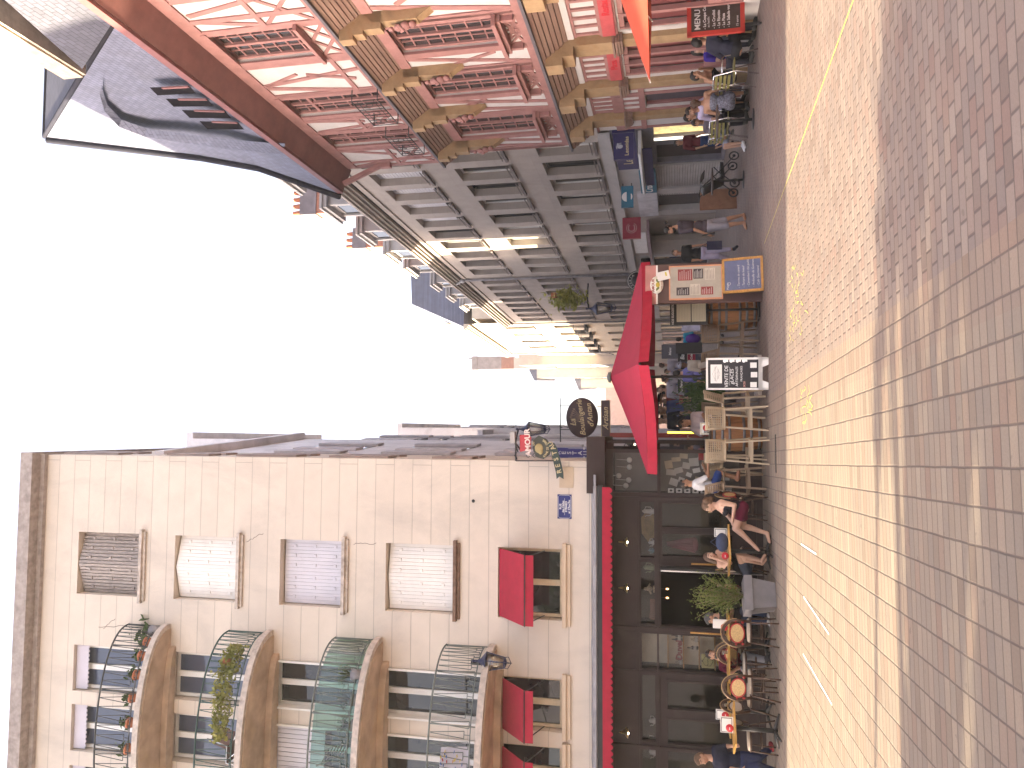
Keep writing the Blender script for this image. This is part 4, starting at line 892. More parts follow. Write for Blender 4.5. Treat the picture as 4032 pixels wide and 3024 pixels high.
# oval window panel on E roof, hanging plants, street lamp on C2
m = MB(); m.lathe([(0, 0), (.9, 0), (.9, .1), (0, .1)], n=24); place(m, C.P(29.5, -.6, 18.6), (-1, 0, 0), (0, 0, 1)); m.part('oval_dormer', CREAMS, rE)
pw = W(*zM(1400, 650), 38.0)
L2 = thing('street_lamp', 'black four sided lantern bracketed off the sooty stone terrace', 'street lamp', pw, rad(20)); lantern(L2); L2.scale = (1.9, 1.9, 1.9)
m = MB(); m.tube([(0, 0, .38), (.3, 0, .42), (.75, .05, .42)], .02); m.part('lamp_bracket', BLACK, L2)
hb = thing('hanging_plants', 'yellow green plants hanging from a sooty terrace window ledge', 'plants', W(*zM(1060, 560), 37)); m = MB(); r_ = random.Random(12)
for i in range(700): c = Vector((r_.gauss(-.1, .22), r_.gauss(0, .5), r_.gauss(-.2, .38))); e = Vector((r_.gauss(0, .06), r_.gauss(0, .06), r_.gauss(0, .06))); f_ = Vector((r_.gauss(0, .06), r_.gauss(0, .06), r_.gauss(0, .06))); m.quad(c-e, c-f_, c+e, c+f_)
m.part('foliage', LEAFY, hb); MB().box(-.1, .15, -.7, .7, .2, .4).part('window_box', TERRA, hb)
o = thing('round_sign', 'round black sign with a cream lettered ring above the parasol tip', 'sign', W(2508, 1106, 33)); m = MB(); m.lathe([(0, 0), (.42, 0), (.42, .06), (0, .06)], n=28); place(m, (0, .03, 0), (1, 0, 0), (0, 0, 1)); m.part('panel', BLACK, o); m = MB(); m.tube([(.38*math.cos(rad(12*q)), -.035, .38*math.sin(rad(12*q))) for q in range(30)], .018, 5, closed=True)
for i, ch in enumerate('PIZZERIA'): an = rad(205-24*i); m.join(place(text_mb(ch, .15, .004, bold=.003), (.27*math.cos(an), -.032, .27*math.sin(an)), (math.sin(an), 0, -math.cos(an)), (math.cos(an), 0, math.sin(an))))
m.part('lettering', CURT, o)
# ---------------------------------------------------------------- shop fronts of C at street level
def shop(label, s0, s1, wallm, opens, z1=3.5):
    r = thing('shopfront', label, 'shopfront', (CB_[0], CB_[1], 0), rad(96)); b = MB(); C.wall(b, s0, s1, 0, z1, opens, .25, 0, .02); b.part('shop_wall', wallm, r); return r
S1 = shop('grey chocolate shop front with dark blue signs next to the half-timbered house', -5.3, -1.95, M('slate grey paint', (.20, .19, .22), .6), [(-5.2, -3.95, .3, 2.2), (-3.5, -2.1, .1, 2.15)])
m = MB(); C.box(m, -5.2, -3.95, -.2, -.15, .3, 2.2); m.part('lit_display', M('warm lit display', (1, .72, .32), .6, .4, 5, em=.14), S1); m = MB(); C.box(m, -3.5, -2.1, -.2, -.16, .1, 2.15); m.part('door', M('dark doorway', (.05, .035, .04), .5), S1)
m = MB(); C.box(m, -4.0, -3.92, .0, .05, .5, 2.2); m.part('light_tube', M('cool lit tube', (1, .95, .8), .5, 0, em=.6), S1)
BLUE = M('deep blue fascia', (.025, .02, .10), .5); m = MB(); C.box(m, -4.9, -1.95, .02, .14, 2.75, 3.42); fa = m.part('fascia', BLUE, S1); t_ = C.text('Leonidas', -3.2, .142, 3.05, .44, ext=.01, bold=.004); t_.part('lettering', GOLDL, fa)
m = MB(); C.box(m, -4.7, -1.3, .02, .75, 2.56, 2.66); m.tube([C.P(-4.7, .75, 2.6), C.P(-1.3, .75, 2.6)], .05); m.part('awning_cassette', WHITE, S1)
m = MB(); C.box(m, -4.6, -1.5, .55, .57, 2.25, 2.55); m.part('valance', BLUE, S1)
o = thing('hanging_sign', 'dark blue projecting box sign with a crowned head above gold lettering', 'sign', (0, 0, 0), 0); sgn = W(*zr(568, 265), 21.6); o.location = sgn
m = MB(); m.box(-.36, .36, 0, .14, -.28, .28); m.part('panel', BLUE, o)
m = place(text_mb('Leonidas', .15, .006, bold=.003), (.0, -.002, -.09), (1, 0, 0), (0, 0, 1)); m.part('lettering', GOLDL, o)
m = MB(); m.ell((0, -.003, .10), (.06, .006, .08)); m.ell((.05, -.004, .16), (.05, .005, .03)); m.tube([(-.07, -.004, .18), (0, -.004, .2), (.07, -.004, .15), (.09, -.004, .06)], .012, 5); m.part('emblem', M('silver print', (.4, .4, .45), .4), o)
S2 = shop('shop with lowered pale roller shutters and a teal blue fascia', -1.9, 3.45, GREYP, [(-1.75, .45, .06, 2.2), (.95, 2.85, .02, 2.2)])
m = MB()
for (a, c, zt_) in ((-1.75, .45, 2.2), (.95, 1.35, 2.2)):
    n = 24
    for i in range(n): z = .06+(2.14)*i/n; m.tube([C.P(a, -.1, z+.045), C.P(c, -.1, z+.045)], .045, 6)
m.part('roller_shutter', M('pale grey slats', (.50, .46, .44), .6, .1), S2); m = MB(); C.box(m, 1.35, 2.85, -.24, -.2, .0, 2.2); m.part('grille', M('dark ribbed grille', (.09, .075, .075), .6, .3, 30, .5, 90), S2)
TEAL = M('teal blue board', (.02, .14, .22), .5); m = MB(); C.box(m, -1.6, .5, .02, .12, 2.22, 2.78); fa = m.part('fascia', TEAL, S2); C.text("Crous'Pain", -.45, .122, 2.48, .4, ext=.01, shear=.15, bold=.005).part('lettering', WHITE, fa)
m = MB(); C.box(m, .55, 3.3, .02, .08, 2.22, 2.95); m.part('plain_board', M('white grey board', (.55, .53, .54), .6), S2)
o = thing('hanging_sign', 'teal projecting sign with a white half round badge', 'sign', W(*zr(608, 815), 26), 0); m = MB(); m.box(-.36, .36, 0, .1, -.2, .2); m.part('panel', TEAL, o)
m = MB(); pts = [(.16*math.cos(math.pi*i/12), -.004, .02+.16*math.sin(math.pi*i/12)) for i in range(13)]; m.prism(pts, (0, -.004, 0)); pts = [(.1*math.cos(math.pi*i/12), -.004, -.12-.05*math.sin(math.pi*i/12)) for i in range(13)]; m.prism(pts, (0, -.004, 0)); m.part('badge', WHITE, o)
m = MB(); m.box(.36, .46, .03, .06, -.16, -.13); m.box(.36, .46, .03, .06, .13, .16); m.part('bracket', BLACK, o)
S3 = shop('shop with a burgundy recessed doorway and pale fascia', 3.5, 9.3, STONE, [(4.0, 7.0, .02, 2.72)])
m = MB(); C.box(m, 4.0, 7.0, -.9, -.85, 0, 2.72); m.part('back_wall', M('burgundy paint', (.16, .03, .03), .6, .2, 2), S3); m = MB(); C.box(m, 3.9, 8.9, .02, .5, 2.62, 2.72); m.part('canopy', M('mauve grey canopy', (.33, .24, .26), .7), S3)
for txt, zz in (('35', 2.05), ('bis', 1.75)): C.text(txt, 5.0, -.84, zz, .3).part('lettering', M('pale red print', (.5, .25, .22), .6), S3)
m = MB(); C.box(m, 5.6, 8.7, .02, .08, 2.82, 3.4); m.part('fascia', WHITE, S3)
o = thing('hanging_sign', 'crimson projecting sign with concentric white rings', 'sign', W(*zr(655, 1155), 31), 0); m = MB(); m.box(-.42, .42, 0, .2, -.36, .36); m.part('panel', M('crimson panel', (.30, .02, .045), .4), o); m = MB()
for r_, w_ in ((.2, .012), (.13, .02)): m.tube([(r_*math.cos(rad(q)), -.006, r_*math.sin(rad(q))) for q in range(30, 331, 15)], w_*.6, 5)
m.part('emblem', M('pale pink print', (.7, .5, .5), .5), o)
S4 = shop('dark shop front behind the menu boards', 9.35, 12.6, GREYP, [(9.8, 12.3, .02, 2.6)]); m = MB(); C.box(m, 9.8, 12.3, -.3, -.25, 0, 2.6); m.part('shop_window', DARKGL, S4); m = MB(); C.box(m, 9.6, 10.6, .1, .16, 2.75, 3.2); m.part('dark_panel', CHARC, S4)
S5 = thing('shopfront', 'row of distant shop windows along the right side of the street', 'shopfront', (CB_[0], CB_[1], 0), rad(96))
for (a, c) in ((13, 16), (17, 20), (21, 25), (27, 30), (31, 34), (35, 39.5)): m = MB(); C.box(m, a, c, .01, .04, .3, 2.6); m.part('shop_window', DARKGL, S5)
for k, (a, c) in enumerate(((13, 16), (17, 20), (21, 25), (27, 30), (31, 34), (35, 39.5))):
    m = MB()
    for x in (a, (a+c)/2, c): C.box(m, x-.09, x+.09, .03, .1, 0, 2.7)
    C.box(m, a, c, .03, .14, 2.6, 3.1)
    m.part('frame', M('pale shop frames', (.46, .42, .40), .7, .15, 1), S5)
# ---------------------------------------------------------------- far end of the street on the right
def slab(name, label, x0, x1, y0, y1, z1, mat, wins=(), cat='building', roofm=None, rh=0):
    r = thing(name, label, cat, (x0, y0, 0)); b = MB(); b.box(0, x1-x0, 0, y1-y0, 0, z1); b.part('wall', mat, r)
    if wins:
        for (a, z) in wins:
            m = MB(); m.box(-.05, .02, a, a+.9, z, z+1.7); m.box(-.12, .0, a-.1, a+1.0, z-.15, z-.03); o = m.part('window', M('distant window', (.20, .18, .18), .4), r)
    if rh: b = MB(); b.prism([(-.3, 0, z1), (-.3, 0, z1+.3), ((x1-x0)/2, 0, z1+rh), (x1-x0, 0, z1+.3), (x1-x0, 0, z1)], (0, y1-y0, 0)); b.part('roof', roofm or SLATE, r)
    return r
PALE = courses('pale far stone', (.46, .41, .37), .7, gap=.01, dark=.2, wcell=1.2, var=.06, damt=.3, rnd=.05, bump=.2)
fx = lambda Y, y: W(2016, Y, y).x
yE = C.world(40.8, 0, 0).y
slab('stone_building', 'narrow cream house just beyond the tall sunlit building', fx(1392, yE), fx(1392, yE)+8, yE+.3, yE+7, 14.5, CREAMS, [(a, z) for a in (1.2, 4) for z in (4, 7.5, 11)], rh=0)
slab('stone_building', 'pale house with small windows near the far end of the street', fx(1440, yE+8), fx(1440, yE+8)+8, yE+7.1, yE+20, 17, PALE, [(a, z) for a in (1.2, 4.5, 8) for z in (4, 7, 10, 13)], roofm=SLATE)
slab('stone_building', 'low pale house closing the right side of the far street', fx(1490, yE+22), fx(1490, yE+22)+8, yE+20.2, yE+34, 17.5, PALE, [(a, z) for a in (1.2, 4.5, 8) for z in (4, 7, 10, 13)], rh=2.5)
slab('stone_building', 'last pale house visible at the far end of the street', fx(1528, yE+40), fx(1528, yE+40)+8, yE+34.2, yE+55, 14.0, PALE, [(a, z) for a in (2, 7) for z in (4, 7, 10)], rh=2)
r = thing('chimney_stack', 'tall isolated chimney stack with brick base standing above the far roofs', 'chimney', (0, 0, 0)); yy = yE+12; a = W(*zF(950, 570), yy); c = W(*zF(1380, 750), yy); e = W(*zF(1860, 700), yy); r.location = (0, yy, 0)
m = MB(); m.box(c.x, a.x, 0, 1.2, c.z, a.z); m.box(c.x-.05, a.x+.05, -.05, 1.25, a.z-.6, a.z); m.part('stack', M('grey rendered stack', (.27, .23, .23), .9, .2, 2), r); m = MB(); m.box(c.x+.02, a.x-.1, 0, 1.2, W(*zF(1560, 700), yy).z, c.z); m.part('brick_base', courses('red brick', (.34, .16, .12), .16, gap=.02, wcell=.4), r)
m = MB(); m.box(c.x, a.x-.2, 0, 1.2, 14, W(*zF(1560, 700), yy).z); m.part('plinth', PALE, r)
m = MB()
for x in (c.x+.15, a.x-.15): m.tube([(x, .5, a.z), (x, .5, a.z+.8)], .08)
m.part('chimney_pot', ZINC, r)
# ---------------------------------------------------------------- D: left side of the street, seen almost edge-on
GREYR = M('grey lilac render', (.70, .66, .67), .9, .1, 1.5, dirt=(.24, .21, .22), dscale=.8, damt=.5)
def leftb(label, y0, y1, x0, x1, z1, mat, back=-14, ridge=None):
    r = thing('townhouse', label, 'building', (x0, y0, 0)); b = MB()
    b.prism([(0, 0, 0), (x1-x0, y1-y0, 0), (back-x0, y1-y0, 0), (back-x0, 0, 0)], (0, 0, z1)); b.part('wall', mat, r)
    b = MB(); b.prism([(.0, 0, 0), (x1-x0, y1-y0, 0), (x1-x0+.22, y1-y0, 0), (.22, 0, 0)], (0, 0, .25)); b.v = [(x, y, z+z1-.25) for x, y, z in b.v]; b.part('cornice', mat, r)
    if ridge: b = MB(); b.prism([(-2.2, 0, z1), (-5.5, 0, ridge), (back-x0, 0, z1)], (0, y1-y0, 0)); b.part('roof', SLATE, r)
    for k in range(int((y1-y0)/2.6)):
        for z in (4.2, 7.2, 10.2):
            if z+2 > z1-.5: continue
            y = 1+k*2.6; xx = (x1-x0)*y/(y1-y0); m = MB(); m.box(xx-.1, xx+.015, y, y+1.0, z, z+1.8); o = m.part('window', DARKGL, r)
            [MB().box(xx+.01, xx+.07, y+e_, y+e_+.53, z-.02, z+1.84).part('shutter', M('grey side shutter', (.50, .46, .48), .8), o) for e_ in (-.55, 1.02)]
    return r
D1 = leftb('tall grey lilac house right behind the cream apartment block', 16.6, 23.9, -1.78, -1.80, 14.1, GREYR)
leftb('tallest house on the left of the street, rising above the lilac one', 24.0, 34.0, -1.81, -2.56, 18.4, M('pale mauve render', (.72, .68, .69), .9, .1))
leftb('low link house added to leave a sun gap on the left side of the street', 34.05, 36.2, -2.3, -2.4, 10.5, GREYR)  # added low house, leaves a gap for the sun patch opposite
D3 = leftb('grey house with dark side shutters further along the left side of the street', 36.3, 47.0, -2.12, -2.75, 15.2, GREYR)
D4 = leftb('distant house on the left side of the street', 47.1, 96, -3.0, -7.0, 11.5, PALE)
MB().box(-9, -1.5, .4, 10.6, 15.2, 18.0).part('shade_block', SLATEY, D3); MB().box(-9, -1.9, .4, 7, 11.5, 16.0).part('shade_block', SLATEY, D4)  # hidden blocks added behind the eaves to shade the terrace opposite
pole = thing('lamp_post', 'slim lamp post on the left of the square outside the picture', 'lamp post', (-13.2, 7.5, 0)); m = MB(); m.tube([(0, 0, 0), (0, 0, 4.0)], [.06, .035], 10); m.part('post', IRON, pole); m = MB(); m.lathe([(0, 3.95), (.16, 4.0), (.12, 4.3), (0, 4.4)], n=12); m.part('lamp_head', IRON, pole)
e0 = W(2385, 1600, 104).z; slab('stone_building', 'low brick and plaster building closing the end of the street', -12, 8, 104, 112, e0, M('lilac brick far wall', (.36, .27, .27), .9, .1), rh=0)
# side wall shutters of A just past its corner
for z, h in ((14.6, 1.5), (12.2, 1.1), (10.0, 1.5), (7.8, 1.4), (5.9, .9)):
    for q in (0.4, 1.1): MB().box(.0+RE, RE+.05, q, q+.5, z, z+h).part('folded_shutter', M('brown grey shutter', (.36, .29, .27), .8), rA)
# A's pitched roof behind its cornice
# ---------------------------------------------------------------- houses and trees around the square that cast the long shadows
b = MB(); b.box(0, 13, 0, 11, 0, 22); r = thing('townhouse', 'unseen cream house added left of the picture edge, made tall for its shadow', 'building', (-25.5, 13.45, 0), 0); b.part('wall', PLAINA, r)  # unseen block, height and flat top shaped for the shadow it casts
def deciduous(name, label, x, y, h, cr, cz, nleaf, seed, group=None, ls=1.0):
    r_ = random.Random(seed); o = thing(name, label, 'tree', (x, y, 0), 0, group); m = MB(); m.tube([(0, 0, 0), (.05, 0, h*.3), (-.05, .05, h*.55)], [.2, .16, .1], 9)
    tips = []
    for i in range(15):
        a = i*2.4; q = Vector((math.cos(a)*cr*.75, math.sin(a)*cr*.75, cz+r_.uniform(-.3, .9)*cr)); m.tube([(0, 0, h*(.3+.02*i)), q*.5+Vector((0, 0, h*.2)), q], [.09, .06, .02], 6); tips.append(q)
    m.part('trunk', M('bark', (.13, .10, .08), .95, .3, 10, .5), o); m = MB()
    for i in range(nleaf):
        c = tips[i % len(tips)]+Vector((r_.gauss(0, .17), r_.gauss(0, .17), r_.gauss(0, .18)))*cr*.95; s_ = r_.uniform(.05, .11)*ls; d1 = Vector((r_.gauss(0, 1), r_.gauss(0, 1), r_.gauss(0, 1))).normalized()*s_; d2 = Vector((r_.gauss(0, 1), r_.gauss(0, 1), r_.gauss(0, 1))).normalized()*s_*.7
        m.quad(c-d1, c-d2, c+d1, c+d2)
    m.part('crown', LEAFD, o); return o
deciduous('plane_tree', 'leafy plane tree on the left of the square', -14.5, 6.35, 6.5, 1.25, 5.3, 2000, 5, 'trees on the square')
deciduous('plane_tree', 'second plane tree on the left of the square', -19.8, 6.2, 8, 1.2, 6.6, 1500, 6, 'trees on the square')
deciduous('plane_tree', 'young plane tree by the corner house', -17, 5.0, 7.5, 1.0, 6.4, 950, 16, 'trees on the square')
deciduous('plane_tree', 'small dense plane tree nearest the cafe terrace', -12.0, 4.75, 4.6, .75, 3.5, 1700, 26, 'trees on the square')
deciduous('plane_tree', 'third plane tree behind the viewer', -6.5, -4.5, 9, 2.8, 6.2, 3600, 7, 'trees on the square', 2.0)
b = MB(); b.box(0, 15, 0, 7, 0, 10.0); r = thing('townhouse', 'house across the square outside the picture', 'building', (-30, -3.2, 0), 0); b.part('wall', GREYR, r)
b = MB(); b.box(0, 40, 0, 9, 0, 13); r = thing('townhouse', 'row of houses behind the viewer across the square', 'building', (-20, -32, 0), 0); b.part('wall', GREYR, r)
# ---------------------------------------------------------------- street furniture
RATTAN = M('dark rattan frame', (.07, .035, .022), .45, .3, 20)
RATL = M('pale rattan line', (.42, .27, .12), .5)
CANE = M('woven cane', (.50, .33, .15), .7, .25, 60, .4, 150); CREAMW = M('cream woven back', (.52, .44, .36), .7, .15, 60, .4, 150)
REDBIND = M('red binding', (.33, .02, .02), .5); SEATC = M('cream seat', (.48, .40, .31), .6, .1, 20)
BEIGE = M('beige moulded plastic', (.42, .33, .23), .55, .06, 3); BEIGED = M('brown moulded plastic', (.27, .19, .13), .55, .06, 3)
OAK = M('oak barrel staves', (.30, .13, .05), .65, .35, 4, .3, 30, stretch=(7, 7, .6), dirt=(.10, .05, .025), dscale=2)
HOOP = M('grey steel hoop', (.20, .19, .19), .45, .2, 8, metal=.6)
TOPW = M('honey wood table top', (.50, .27, .06), .4, .25, 6, .15, 40, stretch=(1, 9, 1), coat=.3)
GLASSW = glass_mat('drinking glass', (.92, .92, .92), .10)
SUNLESS = None
def hoop_pts(w_, h, z0, n=16, y=0): return [(w_*math.cos(math.pi*(1-i/n)), y, z0+h*math.sin(math.pi*i/n)) for i in range(n+1)]
def bistro_chair(label, loc, rz, back=CANE, rim=REDBIND):
    o = thing('bistro_chair', label, 'chair', loc, rz, 'rattan bistro chairs on the terrace'); m = MB()
    for y, sgn in ((-.2, -1),):
        hp = hoop_pts(.215, .24, .66, 18, -.235); hp = [(-.19, -.19, .44)]+hp+[(.19, -.19, .44)]; m.tube(hp, .016, 8)
        hp2 = [(x*.9, y+.005, .66+(z-.66)*.88 if z > .5 else z) for x, y, z in hp]; m.tube(hp2, .012, 8)
    m.tube([(-.19, -.2, .56), (.19, -.2, .56)], .012)
    m.tube([(.2*math.cos(q), .2*math.sin(q)*1.0+.0, .435) for q in [i*math.pi/8 for i in range(16)]], .017, 8, closed=True)
    m.tube([(.14*math.cos(q), .14*math.sin(q), .25) for q in [i*math.pi/8 for i in range(16)]], .010, 6, closed=True)
    m.part('frame', RATTAN, o); m = MB(); hp = hoop_pts(.235, .265, .66, 18, -.232); m.tube(hp, .006, 6); m.part('hoop_line', RATL, o)
    for x, y, x2, y2 in ((-.15, .15, -.17, .18), (.15, .15, .17, .18), (-.16, -.16, -.19, -.26), (.16, -.16, .19, -.26)):
        m = MB(); m.tube([(x, y, .44), (x2, y2, 0)], [.015, .012], 8); m.part('leg', RATTAN, o)
    def oval(r, d): return [(r*.155*math.cos(q), -.238+d, .66+r*.115*math.sin(q)) for q in [i*math.pi/12 for i in range(24)]]
    m = MB(); m.prism(oval(.93, .004), (0, -.012, 0)); m.part('backrest', back, o)
    m = MB(); m.tube(oval(1, -.002), .013, 6, closed=True)
    for x, z in ((-.175, .57), (.175, .57), (-.19, .68), (.19, .68)): m.ell((x, -.225, z), (.022, .02, .026), nu=8, nv=5)
    m.part('back_rim', rim, o); m = MB(); m.lathe([(0, .44), (.19, .44), (.195, .455), (.185, .475), (0, .478)], n=24); m.part('seat', SEATC, o)
    return o
def high_stool(label, loc, rz, mat=BEIGE, sc_=1.0):
    o = thing('high_stool', label, 'bar stool', loc, rz, 'high perforated stools at the barrels'); o.scale = (sc_,)*3
    m = MB(); nu, nv = 14, 9
    def S(u, v):  # u -1..1 across, v 0..1 seat bottom to back top
        th = u*.95; r = .24
        return Vector((r*math.sin(th)*(1+.06*v), -r*math.cos(th)*1.0-.03*v+.06*(1-v), .76+.33*v))
    for i in range(nu):
        for j in range(nv):
            u0, u1 = -1+2*i/nu, -1+2*(i+1)/nu; v0, v1 = j/nv, (j+1)/nv
            c = [S(u0, v0), S(u1, v0), S(u1, v1), S(u0, v1)]
            if i in (0, nu-1) or j in (0, nv-1): m.add(c, [(0, 1, 2, 3)]); continue
            mid = [(c[k]+c[(k+1) % 4])/2 for k in range(4)]; q = (c[0]+c[1]+c[2]+c[3])/4
            inn = [q+(p-q)*.86 for p in mid]
            for k in range(4): m.add([c[k], mid[k], inn[k], inn[k-1], mid[k-1]], [(0, 1, 2, 3, 4)])
    n0 = len(m.v); vs = list(m.v); fs = [list(f) for f in m.f]; m2 = MB()
    off = [Vector(p)+Vector((-p[0], -p[1]+.0, 0)).normalized()*.012 for p in vs]; m2.add(vs, fs); m2.add(off, [f[::-1] for f in fs]); m2.tube([S(-1+2*i/14, 1)+Vector((0, .005, .0)) for i in range(15)], .014, 6); 
    for sg in (-1, 1): m2.tube([S(sg, 1), S(sg, .5), S(sg, 0)], .014, 6)
    m2.part('backrest', mat, o)
    m = MB(); m.lathe([(0, .735), (.2, .735), (.215, .75), (.2, .765), (0, .76)], n=22); m.part('seat', mat, o)
    for x, y in ((-.16, .16), (.16, .16), (-.17, -.17), (.17, -.17)):
        m = MB(); m.bar((x*.95, y*.95, .75), (x*1.28, y*1.28, 0), .034, .026); m.part('leg', mat, o)
    m = MB(); z = .30; k = 1.17
    for a, c in (((-.16, .16), (.16, .16)), ((-.17, -.17), (.17, -.17)), ((-.165, -.165), (-.165, .165)), ((.165, -.165), (.165, .165))): m.bar((a[0]*k, a[1]*k, z), (c[0]*k, c[1]*k, z), .024, .05)
    m.part('footrest', mat, o); return o
def barrel(label, loc, h=.92):
    o = thing('wine_barrel', label, 'barrel', loc, 0, 'upturned wine barrels used as tables'); m = MB()
    prof = [(.285+.065*math.sin(math.pi*i/10), h*i/10) for i in range(11)]; m.lathe([(0, 0)]+prof+[(.27, h), (.27, h-.03), (0, h-.03)], n=28); m.part('staves', OAK, o)
    for q in (.06, .22, .36, .64, .78, .94):
        r = .287+.065*math.sin(math.pi*q); m = MB(); m.lathe([(r, h*q-.025), (r+.004, h*q-.025), (r+.004, h*q+.025), (r, h*q+.025)], n=28); m.part('hoop', HOOP, o)
    m = MB(); m.lathe([(0, h), (.33, h), (.34, h+.012), (.33, h+.03), (0, h+.03)], n=28); m.part('table_top', RATTAN, o); return o
def table(label, loc, rz, w_=.66, d_=.66, h=.735):
    o = thing('cafe_table', label, 'table', loc, rz, 'cafe tables with wooden tops'); m = MB(); m.box(-w_/2, w_/2, -d_/2, d_/2, h-.028, h); m.part('table_top', TOPW, o)
    m = MB(); m.tube([(0, 0, .03), (0, 0, h-.03)], .038, 10); m.part('leg', BLACK, o); m = MB()
    for k in range(4): a = math.pi/4+k*math.pi/2; m.tube([(0, 0, .07), (.16*math.cos(a), .16*math.sin(a), .045), (.30*math.cos(a), .30*math.sin(a), .012)], [.03, .022, .014], 8)
    m.part('foot', BLACK, o); return o
def glass(label, p, h=.1, r=.033):
    m = MB(); m.lathe([(r*.85, 0), (r, h), (r-.003, h), (r*.8, .006), (0, .006)], n=12); return solo('glass', m, GLASSW, label, 'drinking glass', p, 0, 'drinking glasses')
def disc(label, p, rz=0):
    o = thing('ashtray', label, 'ashtray', p, rz, 'red round ashtrays'); b2 = MB(); b2.lathe([(0, 0), (.05, 0), (.062, .012), (.062, .028), (.05, .04), (0, .04)], n=20); place(b2, (0, 0.0, .062), (1, 0, 0), (0, 0, 1)); b2.part('body', REDPL, o)
    m = MB(); m.box(-.022, .022, -.044, -.040, .058, .068); m.part('mark', WHITE, o); return o
def menu(label, p, rz, w_=.16, h=.22, fr=INK):
    o = thing('menu_holder', label, 'menu', p, rz, 'menu holders on the tables'); m = MB(); m.box(-w_/2, w_/2, -.01, .01, 0, h); m.part('frame', WHITE, o); m = MB(); m.box(-w_/2+.012, w_/2-.012, -.012, -.010, .012, h-.012); m.part('border', fr, o)
    m = MB(); m.box(-w_/2+.022, w_/2-.022, -.0135, -.012, .022, h-.022); m.part('card', PAPER, o); return o
def at(X, Y, z=0): x, y = G(X, Y, z); return Vector((x, y, z))
V3 = Vector
# cafe tables
T1 = at(3036, 2175); table('square wooden table between the two seated women', T1, rad(42), .68, .68)
T2 = at(3034, 2560); T2.y += .15; table('long wooden table in front of the man in the maroon polo', T2, rad(4), 1.2, .62)
T3 = at(3015, 2735); T3.y = 14.4; table('wooden table with a menu behind the empty chairs', T3, rad(4), .8, .6)
T4 = at(3070, 2880); table('empty wooden table corner nearest the left edge of the cafe', T4, rad(38), .66, .66)
# chairs
def mid(a, c): return (at(*a)+at(*c))/2
c1 = mid(zV(1070, 225), zV(1085, 435)); bistro_chair('rattan chair with oval cane back and red rim nearest the planter', c1+V3((0, .26, 0)), rad(4))
c2 = mid(zV(1095, 765), zV(1095, 965)); bistro_chair('rattan chair with red rimmed oval back in front of the maroon polo table', c2+V3((0, .26, 0)), rad(-6))
bistro_chair('cream backed rattan chair tucked sideways at the empty table', at(*zV(1075, 1060))+V3((.1, .25, 0)), rad(-100), CREAMW, RATTAN)
bistro_chair('cream backed rattan chair beside the leaning man in navy', at(*zV(1082, 1480))+V3((0, .35, 0)), rad(95), CREAMW, RATTAN)
bistro_chair('rattan chair holding the man in the maroon polo', V3((W(*zV(735, 590), T2.y+.5).x, T2.y+.62, 0)), rad(165))
bistro_chair('rattan chair half hidden behind the red rimmed chair', at(*zV(1030, 740))+V3((0, .55, 0)), rad(160))
bistro_chair('rattan chair under the long haired woman with glasses', at(*zW(1120, 330))+V3((.02, .1, 0)), rad(84))
bistro_chair('rattan chair under the woman resting on her hand', at(*zW(1150, 1060))+V3((.15, .35, 0)), rad(-70), CREAMW, RATTAN)
bistro_chair('rattan chair beyond the planter under the grey haired man', at(*zV(1030, 130))+V3((.1, .6, 0)), rad(110))
# planter and shrub
pp = at(3050, 2352); o = thing('planter', 'grey tapered square planter in front of the cafe door', 'planter', pp, rad(28)); PG = M('grey resin planter', (.19, .18, .19), .6, .15, 4, .15, 60)
m = MB(); hb, ht, H_p = .20, .27, .50
m.hexa([(-hb, -hb, 0), (hb, -hb, 0), (hb, hb, 0), (-hb, hb, 0), (-ht, -ht, H_p), (ht, -ht, H_p), (ht, ht, H_p), (-ht, ht, H_p)]); m.part('pot', PG, o)
m = MB(); m.box(-ht-.02, ht+.02, -ht-.02, ht+.02, H_p-.12, H_p+.01); m.part('rim', PG, o)
o = thing('shrub', 'leafy green pittosporum like shrub growing in the grey planter', 'shrub', pp+V3((0, 0, .5)), 0); m = MB(); lf = MB(); r_ = random.Random(17)
for i in range(30):
    a = r_.uniform(0, 6.283); sp_ = r_.uniform(.05, .5); h = r_.uniform(.25, .92)*(1-.25*sp_); p = V3((0, 0, 0)); q = V3((math.cos(a)*sp_, math.sin(a)*sp_*.8, h)); mid_ = q*.5+V3((0, 0, .08)); m.tube([p+q*.05, mid_, q], [.009, .006, .003], 5)
    for k in range(58):
        t = r_.random()**.55; c = (mid_*(2*(1-t))*t+q*t*t)+V3((r_.gauss(0, .045), r_.gauss(0, .045), r_.gauss(0, .045))); 
        d = V3((r_.gauss(0, 1), r_.gauss(0, 1), r_.gauss(.5, .8))).normalized(); s_ = r_.uniform(.018, .034); e = d.cross(V3((r_.gauss(0, 1), r_.gauss(0, 1), r_.gauss(0, 1)))).normalized()*s_*.42
        lf.add([c, c+d*s_+e, c+d*s_*2.1, c+d*s_-e], [(0, 1, 2, 3)])
m.part('stem', M('olive twig', (.20, .17, .08), .8), o); lf.part('foliage', leafmat('shrub leaves', (.06, .095, .02), (.17, .20, .045)), o)
